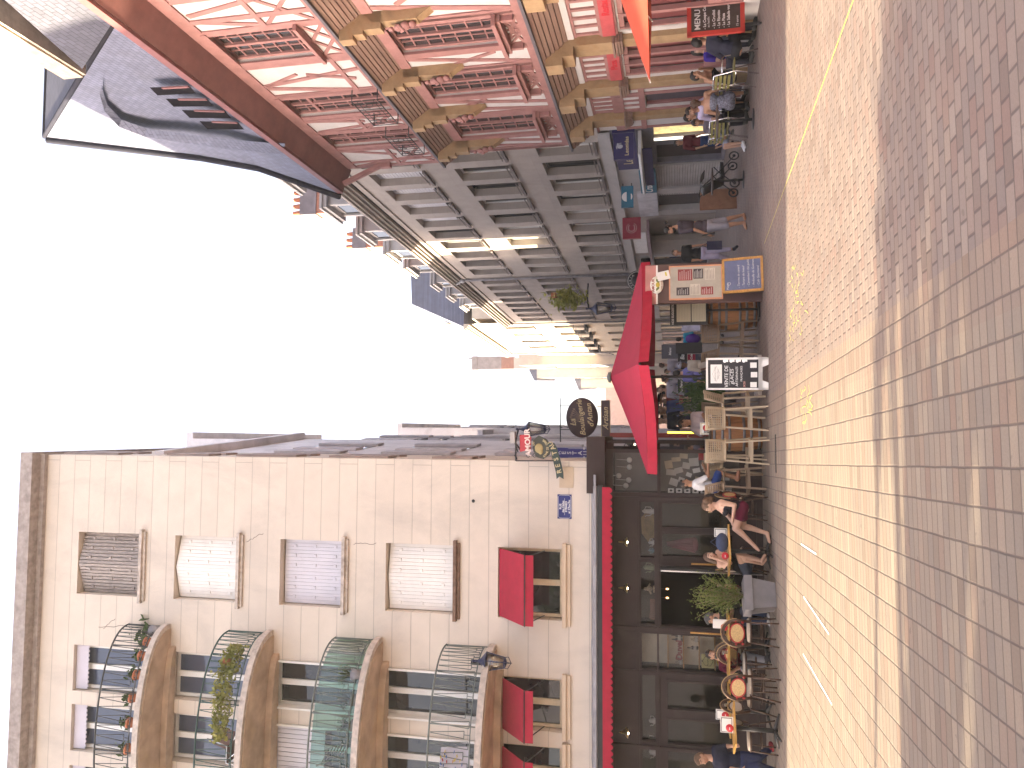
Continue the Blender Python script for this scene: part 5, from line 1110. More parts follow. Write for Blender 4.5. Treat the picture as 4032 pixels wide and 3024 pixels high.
# things on the terrace tables
menu('white framed menu with a black picture behind the denim bag', T1+V3((.28, .22, .735)), rad(-5)); disc('red round ashtray at the corner of the two women table', T1+V3((-.03, -.26, .735)))
for i, (dx, dy) in enumerate(((.05, .05), (.12, .0), (-.02, .12))): glass(('glass nearest the denim bag', 'tall glass behind the red ashtray of the women', 'glass beside the leaning woman')[i], T1+V3((dx, dy, .735)))
m = MB(); m.ell((0, 0, .10), (.17, .07, .11)); m.tube([(-.1, 0, .16), (0, 0, .3), (.1, 0, .16)], .008, 6); solo('handbag', m, M('blue denim bag', (.035, .05, .10), .8, .2, 20), 'dark blue denim bag standing on the table of the two women', 'bag', T1+V3((.16, -.06, .735)))
menu('white menu card with black blocks by the planter', T2+V3((.36, .05, .735)), rad(-8), .17, .25, PAPER); disc('red round ashtray half hidden by the shrub', T2+V3((.38, -.18, .735)))
for i, (dx, dy) in enumerate(((-.12, -.05), (.08, .1), (-.2, .12))): glass(('glass in front of the maroon polo man', 'glass in the middle of the long table', 'white cup like glass near the man with earphones')[i], T2+V3((dx, dy, .735)))
menu('framed menu with a dark photo on the rear table', T3+V3((-.1, 0, .735)), rad(-12), .2, .22); disc('red ashtray on the rear table', T3+V3((-.05, -.12, .735)))
for i, dx in enumerate((-.24, -.3, .1)): glass(('glass at the left of the rear framed menu', 'second glass at the left of the rear framed menu', 'glass at the right end of the rear table')[i], T3+V3((dx, -.05, .735)))
menu('thick white menu box on the nearest table', T4+V3((.02, .05, .735)), rad(-4), .27, .2); disc('red round ashtray leaning on the thick white menu', T4+V3((.04, -.1, .735)))
m = MB(); m.box(-.15, .15, -.01, .01, 0, .4); m.box(-.15, .15, .0, .3, -.0, .02); 
# barrels and high stools
B1 = at(3005, 1712); B1.y += .35; barrel('wine barrel table under the left half of the red parasol', B1, .95)
B2 = at(2984, 1225); B2.y += .3; barrel('wine barrel table beside the suggestion board', B2, .95)
s1 = mid(zS(1490, 615), zS(1470, 380)); high_stool('beige perforated high stool in the middle of the front row', s1+V3((0, .2, 0)), rad(3))
s2 = mid(zS(1490, 800), zS(1495, 1040)); high_stool('beige perforated high stool left of the middle one', s2+V3((0, .2, 0)), rad(-4))
s3 = at(*zS(1460, 1130))+V3((.1, .75, 0)); high_stool('beige perforated high stool partly hidden behind the left one', s3, rad(-30), BEIGE)
s4 = at(*zS(1455, 1340))+V3((.0, .30, 0)); high_stool('high stool on which the boy in white sits', s4, rad(-65), BEIGED)
s5 = at(*zS(1470, 300))+V3((-.02, .55, 0)); high_stool('high stool seen from the side next to the ice cream board', s5, rad(75), BEIGE)
s6 = at(*zS(1440, 470))+V3((.0, 1.2, 0)); high_stool('high stool on the far side of the left barrel', s6, rad(170), BEIGED)
s7 = mid(zQ(1310, 855), zQ(1330, 1110)); high_stool('brown perforated high stool seen from behind beside the right barrel', s7+V3((.05, .25, 0)), rad(20), BEIGED)
s8 = at(*zQ(1325, 1170))+V3((.1, .5, 0)); high_stool('brown perforated high stool turned sideways right of the ice cream board', s8, rad(-70), BEIGED)
s9 = at(*zQ(1300, 590))+V3((.25, .25, 0)); high_stool('brown high stool between the suggestion board and the menu totem', s9, rad(35), BEIGED)
zt = .985
menu('cream menu box on the left barrel', B1+V3((.1, -.1, zt)), rad(-6), .24, .17, M('gold border', (.5, .4, .2), .6)); disc('red ashtray on the left barrel', B1+V3((.12, -.22, zt)))
for i, (dx, dy) in enumerate(((-.18, -.1), (-.22, 0), (.2, .02), (-.1, .15), (.05, -.24), (-.28, -.1))): glass('drinking glass %s on the left barrel' % ('left of the menu box', 'behind and left of the menu box', 'right of the menu box', 'at the back', 'closest to the camera', 'at the left rim')[i], B1+V3((dx, dy, zt)), .1)
m = MB(); m.box(-.12, .12, 0, .02, 0, .2); solo('red_menu', m, M('red card', (.42, .03, .04), .5), 'red menu card standing on the left barrel', 'menu', B1+V3((-.42, .1, zt)), rad(15))
# red parasol over the barrels
uc = V3((.34, 15.8, 0)); o = thing('parasol', 'large square crimson parasol over the barrel tables', 'parasol', uc, 0)
cs = [V3((0, -2.0, 2.26)), V3((2.12, 0, 2.28)), V3((0, 2.0, 2.26)), V3((-2.12, -.72, 2.16))]; ap = V3((-.22, 0, 2.93)); m = MB(); N = 10
for k in range(4):
    a, c = cs[k], cs[(k+1) % 4]
    rows_ = []
    for i in range(N+1):
        t = i/N; row = []
        for j in range(N+1):
            u = j/N; e = a.lerp(c, u); p = ap.lerp(e, t); sag = .05*math.sin(math.pi*u)*t*(1-.2*t)+.02*math.sin(math.pi*t); p = p-V3((0, 0, sag)); row.append(p)
        rows_.append(row)
    vs = [p for r_ in rows_ for p in r_]; m.add(vs, [(i*(N+1)+j, i*(N+1)+j+1, (i+1)*(N+1)+j+1, (i+1)*(N+1)+j) for i in range(N) for j in range(N)], 0, True)
m.part('canopy', M('crimson parasol canvas', (.31, .012, .038), .9, .08, 3, .1, 90), o); m = MB()
for k in range(4):
    a, c = cs[k], cs[(k+1) % 4]; n_ = 14
    pts = [a.lerp(c, .012+.976*i/n_)-V3((0, 0, .05*math.sin(math.pi*(i/n_)))) for i in range(n_+1)]; out = V3((a+c)*.5); out.z = 0; out.normalize()
    for i in range(n_): p, q = pts[i], pts[i+1]; w1 = .02*math.sin(i*1.3); m.quad(p, q, q+out*(.02+.02*math.sin((i+1)*1.3))-V3((0, 0, .18)), p+out*(.02+w1)-V3((0, 0, .18)))
m.part('valance', RED, o); m = MB(); m.lathe([(0, 0), (.12, 0), (.10, .05), (.03, .08), (0, .08)], (ap.x, 0, ap.z-.02), 16); m.part('cap', M('grey green cap', (.12, .13, .12), .5), o)
m = MB(); m.tube([(-.22, 0, .05), (-.22, 0, 2.9)], .028, 10); m.part('pole', BLACK, o); m = MB()
for c_ in cs: m.bar(ap-V3((0, 0, .12)), c_-V3((0, 0, .03)), .022, .03); m.bar(V3((-.22, 0, 2.25)), ap.lerp(c_, .5)-V3((0, 0, .1)), .018, .022)
m.part('rib', BLACK, o); m = MB(); m.lathe([(0, 2.2), (.06, 2.2), (.07, 2.26), (.05, 2.32), (0, 2.32)], (-.22, 0, 0), 12); m.part('runner', BLACK, o); m = MB(); m.box(-.62, .18, -.4, .4, 0, .07); m.part('base', M('perforated pale base', (.42, .37, .35), .8, .3, 20), o)
# ice cream A-board
bb = at(3026, 1471); o = thing('a_frame_board', 'white framed black A-board advertising ices in front of the high stools', 'A-board', bb, rad(-3)); tilt = .16
def tb(m, fn=None): return m
Rt = Matrix.Rotation(-rad(7), 4, 'X')
m = MB(); w2 = .29
for a in ((-w2, -w2+.035, -.02, .02, 0, 1.08), (w2-.035, w2, -.02, .02, 0, 1.08), (-w2, w2, -.02, .02, 1.045, 1.08), (-w2, w2, -.02, .02, .10, .17)): m.box(*a)
m.prism([(-w2, -.02, 0), (-w2+.13, -.02, 0), (-w2+.17, -.02, .10), (w2-.17, -.02, .10), (w2-.13, -.02, 0), (w2, -.02, 0), (w2, -.02, .17), (-w2, -.02, .17)], (0, .035, 0)); m.xf(Rt); m.part('frame', WHITE, o)
m = MB(); m.box(-w2+.03, w2-.03, -.008, .012, .16, 1.05); m.xf(Rt); m.part('panel', M('black board', (.025, .023, .028), .6, .2, 8), o)
m = MB(); m.box(-w2, -w2+.04, -.02, .02, 0, 1.08); m.box(w2-.04, w2, -.02, .02, 0, 1.08); m.box(-w2, w2, -.02, .02, .3, .36); m.xf(Matrix.Translation((0, .27, 0)) @ Matrix.Rotation(rad(7), 4, 'X')); m.part('rear_leg', WHITE, o)
for q in ((-.17, .17, .80, 1.0), (-.245, -.15, .20, .31), (-.065, .03, .19, .30), (.105, .20, .20, .31)): MB().box(q[0], q[1], -.011, -.008, q[2], q[3]).xf(Rt).part('sticker', WHITE, o)
m = MB()
for txt, x, z, sz in (('VENTE DE', -.05, .72, .088), ('gLACES', -.05, .625, .085), ('ARTISANALES', -.05, .54, .058), ('FRANÇAISES', -.0, .46, .050)): m.join(place(text_mb(txt, sz, .002, shear=.1), (x, -.008, z), (1, 0, 0), (0, 0, 1)))
for x in (-.15, .0): m.box(x-.06, x+.12, -.011, -.008, .665, .668)
for k in range(4):
    z = .40+.11*k; m.add([tuple(p) for p in []], []); m.ell((.235, -.012, z+.02), (.035, .006, .03)); m.box(.215, .255, -.013, -.008, z-.04, z)
m.xf(Rt); m.part('lettering', M('white chalk pen', (.8, .79, .78), .7), o); m = MB(); m.join(place(text_mb('3€50', .05, .002), (-.19, -.008, .41), (1, 0, 0), (0, 0, 1))); m.xf(Rt); m.part('price', M('pink chalk pen', (.72, .35, .3), .7), o)
m = MB(); m.join(place(text_mb('MANUFACTURE', .036, .002), (0, -.011, .915), (1, 0, 0), (0, 0, 1))); m.join(place(text_mb('Belles Glaces', .034, .002, shear=.3), (0, -.011, .87), (1, 0, 0), (0, 0, 1)))
for a, c in (((-.14, .9), (0, .97)), ((0, .97), (.14, .9)), ((-.14, .9), (0, .83)), ((0, .83), (.14, .9))): m.bar((a[0], -.011, a[1]), (c[0], -.011, c[1]), .004, .003)
m.xf(Rt); m.part('logo', M('grey print', (.25, .24, .25), .7), o)
# menu totem with logo, framed menu and blue board
tp = W(3004, 1100, 15.2); tp.z = 0; o = thing('menu_totem', 'tall brown menu totem with pink header, oval logo and framed food menu', 'menu stand', tp, rad(14)); zz = lambda X: W(X, 1100, 15.2).z
m = MB(); m.box(-.42, .38, 0, .08, .02, zz(2545)); m.part('panel', M('brown totem', (.10, .055, .05), .7), o); zb = zz(2842)
m = MB(); m.box(-.44, .36, -.02, 0, zz(2588), zz(2541)); m.part('header', M('dusty pink header', (.45, .20, .18), .7), o); m = MB(); m.box(-.44, .36, -.024, -.02, zz(2590), zz(2583)); m.part('stripe', WHITE, o)
lg = MB(); lg.lathe([(0, 0), (.17, 0), (.17, .012), (0, .012)], n=28); lg.v = [(x*1.05, y*.74, z) for x, y, z in lg.v]; place(lg, (-.05, -.024, zz(2586)), (1, 0, 0), (0, 0, 1)); lg.part('logo', M('cream oval', (.78, .74, .62), .6), o)
m = MB(); m.join(place(text_mb('AMOUR', .075, .003, bold=.002), (-.06, -.037, zz(2572)), (1, 0, 0), (0, 0, 1))); m.join(place(text_mb('POMME DE TERRE', .034, .003), (-.05, -.037, zz(2606)), (1, 0, 0), (0, 0, 1))); m.part('lettering', M('brick red print', (.3, .05, .03), .6), o)
m = MB(); m.ell((-.05, -.038, zz(2590)), (.055, .006, .04)); m.part('potato', M('golden emblem', (.5, .38, .05), .6), o); m = MB()
for q in (-1, 1):
    for k in range(4): m.ell((-.05+q*(.06+.012*k), -.037, zz(2589)+.012*k-.02), (.03, .004, .014))
m.part('leaves', M('olive emblem', (.15, .18, .05), .6), o)
m = MB(); zA, zB = zz(2845), zz(2634); m.box(-.37, .33, -.03, 0, zA, zB); m.part('menu_frame', M('copper frame', (.62, .28, .16), .35), o); m = MB(); m.box(-.34, .30, -.033, -.03, zA+.025, zB-.025); m.part('menu_sheet', M('pale menu sheet', (.42, .38, .32), .6, .12, 4), o)
hh = zB-zA
for nm, mt, rects in (('red_block', M('brick red print block', (.28, .05, .05), .6), ((.02, .25, .56, .83), (-.28, -.12, .18, .40))), ('black_block', M('slate print block', (.05, .04, .045), .6), ((.05, .25, .36, .54), (-.28, -.12, .62, .86))), ('white_block', M('cream print block', (.55, .51, .44), .6), ((.02, .26, .14, .33), (-.28, -.06, .42, .6)))):
    for a, c, e, f_ in rects:
        m = MB(); m.box(a, c, -.036, -.033, zA+hh*e, zA+hh*f_); bo = m.part(nm, mt, o); m = MB(); n_ = 6
        for i in range(n_): z = zA+hh*(e+(f_-e)*(i+1)/(n_+1)); m.box(a+.015, c-.015-.02*(i % 3), -.038, -.036, z-.003, z+.003)
        m.part('print_line', WHITE if nm != 'white_block' else M('brown print', (.2, .15, .12), .6), bo)
m = MB(); m.box(-.09, .09, -.05, -.046, -.12, .12); m.xf(Matrix.Translation((.13, 0, zz(2612))) @ Matrix.Rotation(rad(-12), 4, 'Y')); pt = m.part('taped_note', WHITE, o); m = MB(); m.box(-.02, .06, -.053, -.05, -.07, -.04); m.xf(Matrix.Translation((.13, 0, zz(2612))) @ Matrix.Rotation(rad(-12), 4, 'Y')); m.part('yellow_strip', M('yellow print', (.6, .5, .05), .6), pt)
# blue chalk board with wooden frame
bp = W(3002, 1075, 15.0); bp.z = 0; o = thing('chalkboard', 'blue grey chalkboard in a rounded wooden frame leaning on the totem', 'chalkboard', bp, rad(14)); Rb = Matrix.Rotation(-rad(8), 4, 'X'); zh = W(2843, 1075, 15.0).z
m = MB(); ww = .345
for a in ((-ww, ww, -.02, .02, .0, .045), (-ww, ww, -.02, .02, zh-.045, zh), (-ww, -ww+.045, -.02, .02, 0, zh), (ww-.045, ww, -.02, .02, 0, zh)): m.box(*a)
m.xf(Rb); m.part('frame', GOLDW, o); m = MB(); m.box(-ww+.04, ww-.04, -.005, .015, .04, zh-.04); m.xf(Rb); m.part('board', M('blue grey slate', (.14, .16, .27), .7, .2, 3, dirt=(.10, .2, .16), dscale=3, damt=.4), o)
m = MB()
for i, txt in enumerate(('Terrine de canard', 'Tartare de boeuf', 'Camembert rôti poêlé', 'Andouille de Guémené', 'Café Gourmand')): m.join(place(text_mb('- '+txt, .058, .002, shear=.2, align='LEFT'), (-.26, -.006, zh-.30-.088*i), (1, 0, 0), (0, 0, 1)))
m.join(place(text_mb('Menu', .06, .002, align='LEFT'), (-.28, -.006, zh-.1), (1, 0, 0), (0, 0, 1))); m.tube([(-.16+.03*math.cos(q*.5), -.006, zh-.12+.03*math.sin(q*.5)) for q in range(13)], .004, 5); m.xf(Rb); m.part('lettering', M('pale chalk', (.6, .6, .62), .8), o)
# suggestion board
sp = W(2985, 1215, 15.7); sp.z = 0; o = thing('suggestion_board', 'black lectern style menu board with two cream sheets', 'menu stand', sp, rad(10)); za, zb = W(2785, 1215, 15.7).z, W(2638, 1215, 15.7).z
m = MB(); m.box(-.29, .26, 0, .05, za, zb); m.tube([(0, .03, 0), (0, .03, za)], .025); m.box(-.2, .2, -.1, .2, 0, .03); m.part('frame', BLACK, o); 
for q in (0, 1):
    m = MB(); z0_ = za+.03+(zb-za-.14)*.5*q; m.box(-.23, .22, -.004, 0, z0_, z0_+(zb-za-.14)*.5-.02); sh = m.part('sheet', M('cream menu sheet', (.62, .56, .40), .8, .04), o); m = MB()
    for i in range(9): z = z0_+.03+.03*i; m.box(-.2, .18-.03*(i % 3), -.0055, -.004, z, z+.004)
    m.part('print_line', M('faint brown print', (.4, .32, .22), .8), sh)
m = MB(); m.join(place(text_mb('NOS SUGGESTIONS !', .058, .003, bold=.002), (-.01, -.003, zb-.055), (1, 0, 0), (0, 0, 1))); m.part('lettering', WHITE, o)
# red framed menu board at the right
mb_ = at(2992, -5); o = thing('menu_board', 'red framed black menu board at the right edge', 'menu board', mb_, rad(5)); zh = W(2704, 0, mb_.y).z
m = MB()
for a in ((-.62, .6, -.03, .03, .28, .36), (-.62, .6, -.03, .03, zh-.08, zh), (-.62, -.54, -.03, .03, .28, zh), (.52, .6, -.03, .03, .28, zh)): m.box(*a)
m.part('frame', M('red painted frame', (.42, .04, .03), .5), o); m = MB(); m.box(-.56, .55, -.01, .01, .32, zh-.04); m.part('board', M('brown black board', (.06, .045, .04), .7, .2, 5), o)
m = MB(); m.box(-.5, -.46, -.03, .03, .02, .3); m.box(.4, .44, -.03, .03, .02, .3); m.tube([(-.62, -.25, .02), (-.48, 0, .04), (-.30, .3, .02)], .02); m.tube([(.3, -.25, .02), (.42, 0, .04), (.55, .3, .02)], .02); m.part('stand', BLACK, o); m = MB()
for i, (txt, sz, z) in enumerate((('MENU du SOIR', .15, zh-.2), ('- La Coupe Coco', .075, zh-.33), ('  au basilic', .06, zh-.40), ('- La Crudité', .075, zh-.50), ('- La Risotto', .075, zh-.59), ('- La Pizza', .075, zh-.68), ('- La Salade verte', .075, zh-.77), ('15 euros', .06, zh-.93), ('Le Printemps', .06, zh-1.03))): m.join(place(text_mb(txt, sz, .003, align='LEFT', bold=.002 if i in (0, 1, 3, 4, 5, 6) else 0), (-.5, -.011, z), (1, 0, 0), (0, 0, 1)))
m.part('lettering', M('white chalk lettering', (.62, .6, .58), .8), o)
# orange parasol at the right edge
tip = W(*zq(1190, 1085), 12.2); o = thing('parasol', 'orange red parasol corner reaching in from the right edge', 'parasol', (tip.x+1.65, 12.2, 0), 0); cz = tip.z
cs = [V3((-1.65, 0, cz)), V3((.1, -1.5, cz)), V3((.9, 0, cz)), V3((0, 1.5, cz))]; ap2 = V3((0, 0, W(2420, 0, 12.2).z)); m = MB()
for k in range(4): m.add([ap2, cs[k], cs[(k+1) % 4]], [(0, 1, 2)])
m.part('canopy', M('orange red canvas', (.36, .055, .03), .9, .08, 3, .1, 90), o); m = MB(); m.tube([(0, 0, 0), (0, 0, cz+.9)], .03); m.part('pole', WHITE, o); m = MB()
for c_ in cs: m.bar(ap2-V3((0, 0, .03)), c_-V3((0, 0, .01)), .02, .02)
m.part('rib', WHITE, o)
# aluminium chairs at the right
ALU = CHROME; SLAT = M('olive slats', (.20, .18, .06), .7)
def alu_chair(label, loc, rz):
    o = thing('aluminium_chair', label, 'chair', loc, rz, 'aluminium terrace chairs'); m = MB()
    for sg in (-1, 1):
        x = sg*.24; m.tube([(x, .24, 0), (x, .17, .44), (x, .15, .64), (x, .10, .68), (x, -.2, .68)], .013, 8); m.tube([(x, -.28, 0), (x, -.18, .44), (x, -.26, .84)], .013, 8)
    m.tube([(-.24, -.26, .84), (.24, -.26, .84)], .013, 8); m.tube([(-.24, .17, .42), (.24, .17, .42)], .012); m.tube([(-.24, -.18, .42), (.24, -.18, .42)], .012); m.part('frame', ALU, o)
    m = MB(); m.box(-.22, .22, -.2, .2, .43, .45); m.part('seat', SLAT, o); m = MB()
    for k in range(4): m.box(-.23, .23, -.275, -.25, .52+.08*k, .57+.08*k)
    m.part('backrest', SLAT, o); return o
RC1 = at(2988, 250)+V3((.05, .3, 0)); alu_chair('empty looking aluminium chair with olive slats nearest the red menu board', RC1, rad(-80))
RC2 = at(2960, 300)+V3((-.1, 1.0, 0)); alu_chair('aluminium chair tucked to the table of the four drinkers', RC2, rad(170))
RC3 = at(2952, 450)+V3((0, .3, 0)); alu_chair('aluminium chair under the woman in the plaid skirt', RC3, rad(-60))
RC4 = at(2950, 490)+V3((.1, .5, 0)); alu_chair('aluminium chair under the person in lilac', RC4, rad(-95))
tb1 = V3((RC1.x-.75, RC1.y+.8, 0)); m = MB(); o = thing('round_table', 'small dark round table between the drinkers', 'table', tb1, 0); m.lathe([(0, .71), (.34, .71), (.34, .735), (0, .735)], n=24); m.part('table_top', M('dark table top', (.06, .04, .035), .4), o); m = MB(); m.tube([(0, 0, 0), (0, 0, .71)], .03); m.lathe([(0, 0), (.22, 0), (.2, .02), (0, .03)], n=16); m.part('leg', BLACK, o)
tb2 = V3((RC3.x-1.0, RC3.y+1.3, 0)); m = MB(); o = thing('round_table', 'small dark round table in front of the child in pale blue', 'table', tb2, 0); m.lathe([(0, .71), (.32, .71), (.32, .735), (0, .735)], n=24); m.part('table_top', M('dark table top', (.06, .04, .035), .4), o); m = MB(); m.tube([(0, 0, 0), (0, 0, .71)], .03); m.lathe([(0, 0), (.22, 0), (.2, .02), (0, .03)], n=16); m.part('leg', BLACK, o)
# pushchair
ps = at(2908, 690); o = thing('pushchair', 'black folding pushchair parked by the shop shutters', 'pushchair', ps, rad(-75)); m = MB()
for sg in (-1, 1):
    x = sg*.22; m.tube([(x, .42, .12), (x, .0, .5), (x, -.42, .95), (x, -.55, .98)], .014, 8); m.tube([(x, -.35, .12), (x, 0, .5), (x, .15, .62)], .014, 8)
m.tube([(-.22, -.55, .98), (.22, -.55, .98)], .018); m.part('frame', BLACK, o); m = MB(); m.hexa([(-.2, -.12, .35), (.2, -.12, .35), (.2, .28, .38), (-.2, .28, .38), (-.2, -.2, .44), (.2, -.2, .44), (.2, .3, .46), (-.2, .3, .46)]); m.hexa([(-.2, -.16, .4), (.2, -.16, .4), (.2, -.1, .42), (-.2, -.1, .42), (-.2, -.42, .88), (.2, -.42, .88), (.2, -.36, .9), (-.2, -.36, .9)]); m.part('seat', M('black nylon', (.02, .02, .022), .5, .3, 20), o)
m = MB(); n_ = 8
for i in range(n_):
    a0, a1 = rad(40+100*i/n_), rad(40+100*(i+1)/n_); f = lambda a, x: V3((x, -.12+.34*math.cos(a+.2), .62+.34*math.sin(a)))
    m.quad(f(a0, -.22), f(a0, .22), f(a1, .22), f(a1, -.22))
m.part('hood', M('black nylon', (.02, .02, .022), .5), o)
for x, y in ((-.25, .42), (.25, .42), (-.25, -.35), (.25, -.35)): m = MB(); m.tube([(x, y+.11*math.cos(q*math.pi/8), .12+.11*math.sin(q*math.pi/8)) for q in range(16)], .02, 6, closed=True); m.tube([(x-.01, y, .12), (x+.01, y, .12)], .04); m.part('wheel', BLACK, o)
m = MB(); m.box(-.3, .3, -.03, .03, 0, .95); bd = solo('wooden_board', m, M('brown board', (.25, .12, .07), .7, .2, 6), 'brown wooden board standing behind the pushchair', 'board', ps+V3((-.42, .7, 0)), rad(20))
# ---------------------------------------------------------------- hanging signs on the left of the street
SB = M('dark plum enamel', (.055, .035, .04), .4, .15, 3)
pc = W((2230+2354)/2, 1645, 19.2); sz_ = (W(2290, 1567, 19.2)-W(2290, 1723, 19.2)).x/2; hz = (W(2230, 1645, 19.2)-W(2354, 1645, 19.2)).z/2
o = thing('bakery_sign', 'oval dark plum bakery sign lettered La Boulangerie d\'Antan', 'sign', pc, 0); b2 = MB(); b2.lathe([(0, 0), (1, 0), (1, .05), (0, .05)], n=40); b2.v = [(x*sz_, y*hz, z) for x, y, z in b2.v]; place(b2, (0, .03, 0), (1, 0, 0), (0, 0, 1)); b2.part('panel', SB, o)
m = MB(); m.tube([(sz_*.99*math.cos(rad(9*i)), 0, hz*.99*math.sin(rad(9*i))) for i in range(40)], .014, 6, closed=True); m.part('rim', M('silver rim', (.4, .4, .42), .4), o); m = MB()
for txt, x, z, s_ in (('La', -.12, .22, .2), ('Boulangerie', .0, .02, .19), ("d'Antan", .06, -.2, .19)): m.join(place(text_mb(txt, s_, .006, shear=.35, bold=.002), (x, -.022, z), (1, 0, .12), (-.12, 0, 1)))
m.part('lettering', GOLDL, o); m = MB()
for q in range(-4, 5): m.tube([(.02, -.022, .02), (.02+q*.05, -.022, .28-abs(q)*.02)], .004, 5); m.ell((.02+q*.05, -.022, .28-abs(q)*.02), (.012, .004, .035))
m.part('wheat_motif', M('brown gold print', (.3, .22, .15), .6), o); m = MB(); m.tube([(-sz_-.12, .02, hz+.16), (sz_, .02, hz+.16)], .014); m.tube([(.3, .02, hz+.16), (.3, .02, hz*.7)], .01); m.tube([(-.3, .02, hz+.16), (-.3, .02, hz*.7)], .01); m.part('bracket', BLACK, o)
pc = W(2385, 1648, 19.2); o = thing('bakery_sign', 'long dark plum sign lettered Artisan hanging under the oval one', 'sign', pc, 0); hw = (W(2385, 1576, 19.2)-W(2385, 1720, 19.2)).x/2; hz = (W(2367, 1648, 19.2)-W(2402, 1648, 19.2)).z/2
m = MB(); m.box(-hw, hw, 0, .04, -hz, hz); m.part('panel', SB, o); m = MB(); m.tube([(-hw, 0, -hz), (hw, 0, -hz), (hw, 0, hz), (-hw, 0, hz)], .008, 5, closed=True); m.join(place(text_mb('Artisan', .19, .006, shear=.35, bold=.002), (0, -.002, 0), (1, 0, 0), (0, 0, 1))); m.tube([(.3, .02, hz), (.3, .02, hz+.1)], .01); m.part('lettering', GOLDL, o)
a = W(2185, 1760, 17.6); c = W(2395, 1808, 17.6); o = thing('restaurant_sign', 'tall blue sign with stacked pale letters on the corner', 'sign', (c.x, 17.6, c.z), 0); wd, ht = a.x-c.x, a.z-c.z
m = MB(); m.box(0, wd, 0, .12, 0, ht); m.part('panel', M('royal blue panel', (.03, .035, .20), .4), o); m = MB()
for k, ch in enumerate('RESTAURANT'): m.join(place(text_mb(ch, .135, .006, bold=.003), (wd*.5, -.002, ht*.93-k*.125), (1, 0, 0), (0, 0, 1)))
for x in (wd*.12, wd*.88): m.tube([(x, -.004, ht*.75), (x, -.004, ht*.15)], [.003, .008], 5); m.ell((x, -.004, ht*.45), (.025, .004, .025))
for q in ((0, wd, 0, .012), (0, wd, ht-.012, ht), (0, .01, 0, ht), (wd-.01, wd, 0, ht)): m.box(q[0], q[1], -.006, 0, q[2], q[3])
m.part('lettering', M('pale blue print', (.55, .58, .65), .5), o)
# Amour de pomme de terre sign
pc = W(2105, 1757, 15.3); o = thing('hanging_sign', 'painted sign reading Amour de Pomme de terre with a potato and a green ribbon', 'sign', pc, 0); GB = M('dark green board', (.05, .052, .042), .6, .15, 4)
X2 = lambda X, Y: W(X, Y, 15.3)-pc
m = MB(); pts = [X2(2120, 1715), X2(2150, 1728), X2(2170, 1755), X2(2165, 1790), X2(2140, 1808), X2(2112, 1800), X2(2100, 1775), X2(2098, 1735)]; m.prism(pts, (0, .03, 0)); m.part('board', GB, o)
m = MB(); pts = [X2(2046, 1712), X2(2080, 1710), X2(2092, 1722), X2(2090, 1768), X2(2048, 1780)]; m.prism([p+V3((0, -.01, 0)) for p in pts], (0, .03, 0)); m.part('red_banner', M('red sign top', (.42, .04, .05), .5), o)
b2 = place(text_mb('AMOUR', .155, .006, bold=.005), X2(2079, 1742)+V3((0, -.018, 0)), (1, 0, .05), (-.05, 0, 1)); b2.part('lettering', M('pale pink letters', (.75, .6, .55), .5), o)
m = MB(); m.ell(X2(2122, 1765), (.10, .015, .085)); m.ell(X2(2128, 1778), (.06, .02, .05)); m.part('potato', M('potato ochre', (.34, .26, .12), .6), o)
m = MB(); q_ = [X2(2145, 1800), X2(2163, 1775), X2(2162, 1745), X2(2140, 1728)]; words_ = 'POMME DE TERRE'
for i, ch in enumerate(words_):
    t = i/(len(words_)-1); ang = rad(215+115*t); p = X2(2124, 1766)+V3((.185*math.cos(ang), -.016, .165*math.sin(ang))); tdir = V3((-math.sin(ang), 0, math.cos(ang))); m.join(place(text_mb(ch, .062, .004, bold=.001), p, tdir, tdir.cross(V3((0, 1, 0)))*-1))
m.join(place(text_mb('de', .09, .004, shear=.4), X2(2100, 1748)+V3((0, -.018, 0)), (1, 0, 0), (0, 0, 1))); m.part('small_lettering', GOLDL, o)
m = MB(); rb = [X2(2168, 1744), X2(2180, 1765), X2(2188, 1795), X2(2197, 1830), X2(2204, 1860)]; 
for i in range(4):
    p, q = rb[i], rb[i+1]; u_ = V3((0, 0, .075)); m.hexa([p-u_+V3((0, -.03, 0)), q-u_+V3((0, -.03, 0)), q-u_, p-u_, p+u_+V3((0, -.03, 0)), q+u_+V3((0, -.03, 0)), q+u_, p+u_])
m.prism([rb[4]+V3((0, -.03, -.075)), rb[4]+V3((-.13, -.03, -.08)), rb[4]+V3((-.08, -.03, 0)), rb[4]+V3((-.13, -.03, .06)), rb[4]+V3((0, -.03, .075))], (0, .02, 0)); m.part('ribbon', M('bottle green ribbon', (.035, .055, .05), .6), o); m = MB()
for i, ch in enumerate('RESTAU'):
    t = (5-i)/5*.93+.03; k_ = min(3, int(t*4)); f = t*4-k_; p = rb[k_].lerp(rb[k_+1], f)+V3((0, -.036, 0)); d_ = (rb[k_]-rb[k_+1]).normalized(); m.join(place(text_mb(ch, .13, .004, bold=.003), p, d_, d_.cross(V3((0, -1, 0)))*-1 if d_.cross(V3((0, -1, 0))).z < 0 else d_.cross(V3((0, -1, 0)))))
m.part('ribbon_lettering', GOLDL, o); m = MB(); m.tube([X2(2028, 1790), X2(2035, 1810)], .02); m.tube([X2(2030, 1722)+V3((0, .02, 0)), X2(2030, 1815)+V3((0, .02, 0))], .016); m.tube([X2(2200, 1815)+V3((0, .03, 0)), X2(2030, 1815)+V3((0, .03, 0))], .012)
for k in range(3): cx = X2(2080+k*25, 1795); m.tube([cx+V3((.05*math.cos(q*.6)*(1-q/14), .02, .05*math.sin(q*.6)*(1-q/14))) for q in range(12)], .006, 5)
m.part('bracket', BLACK, o)
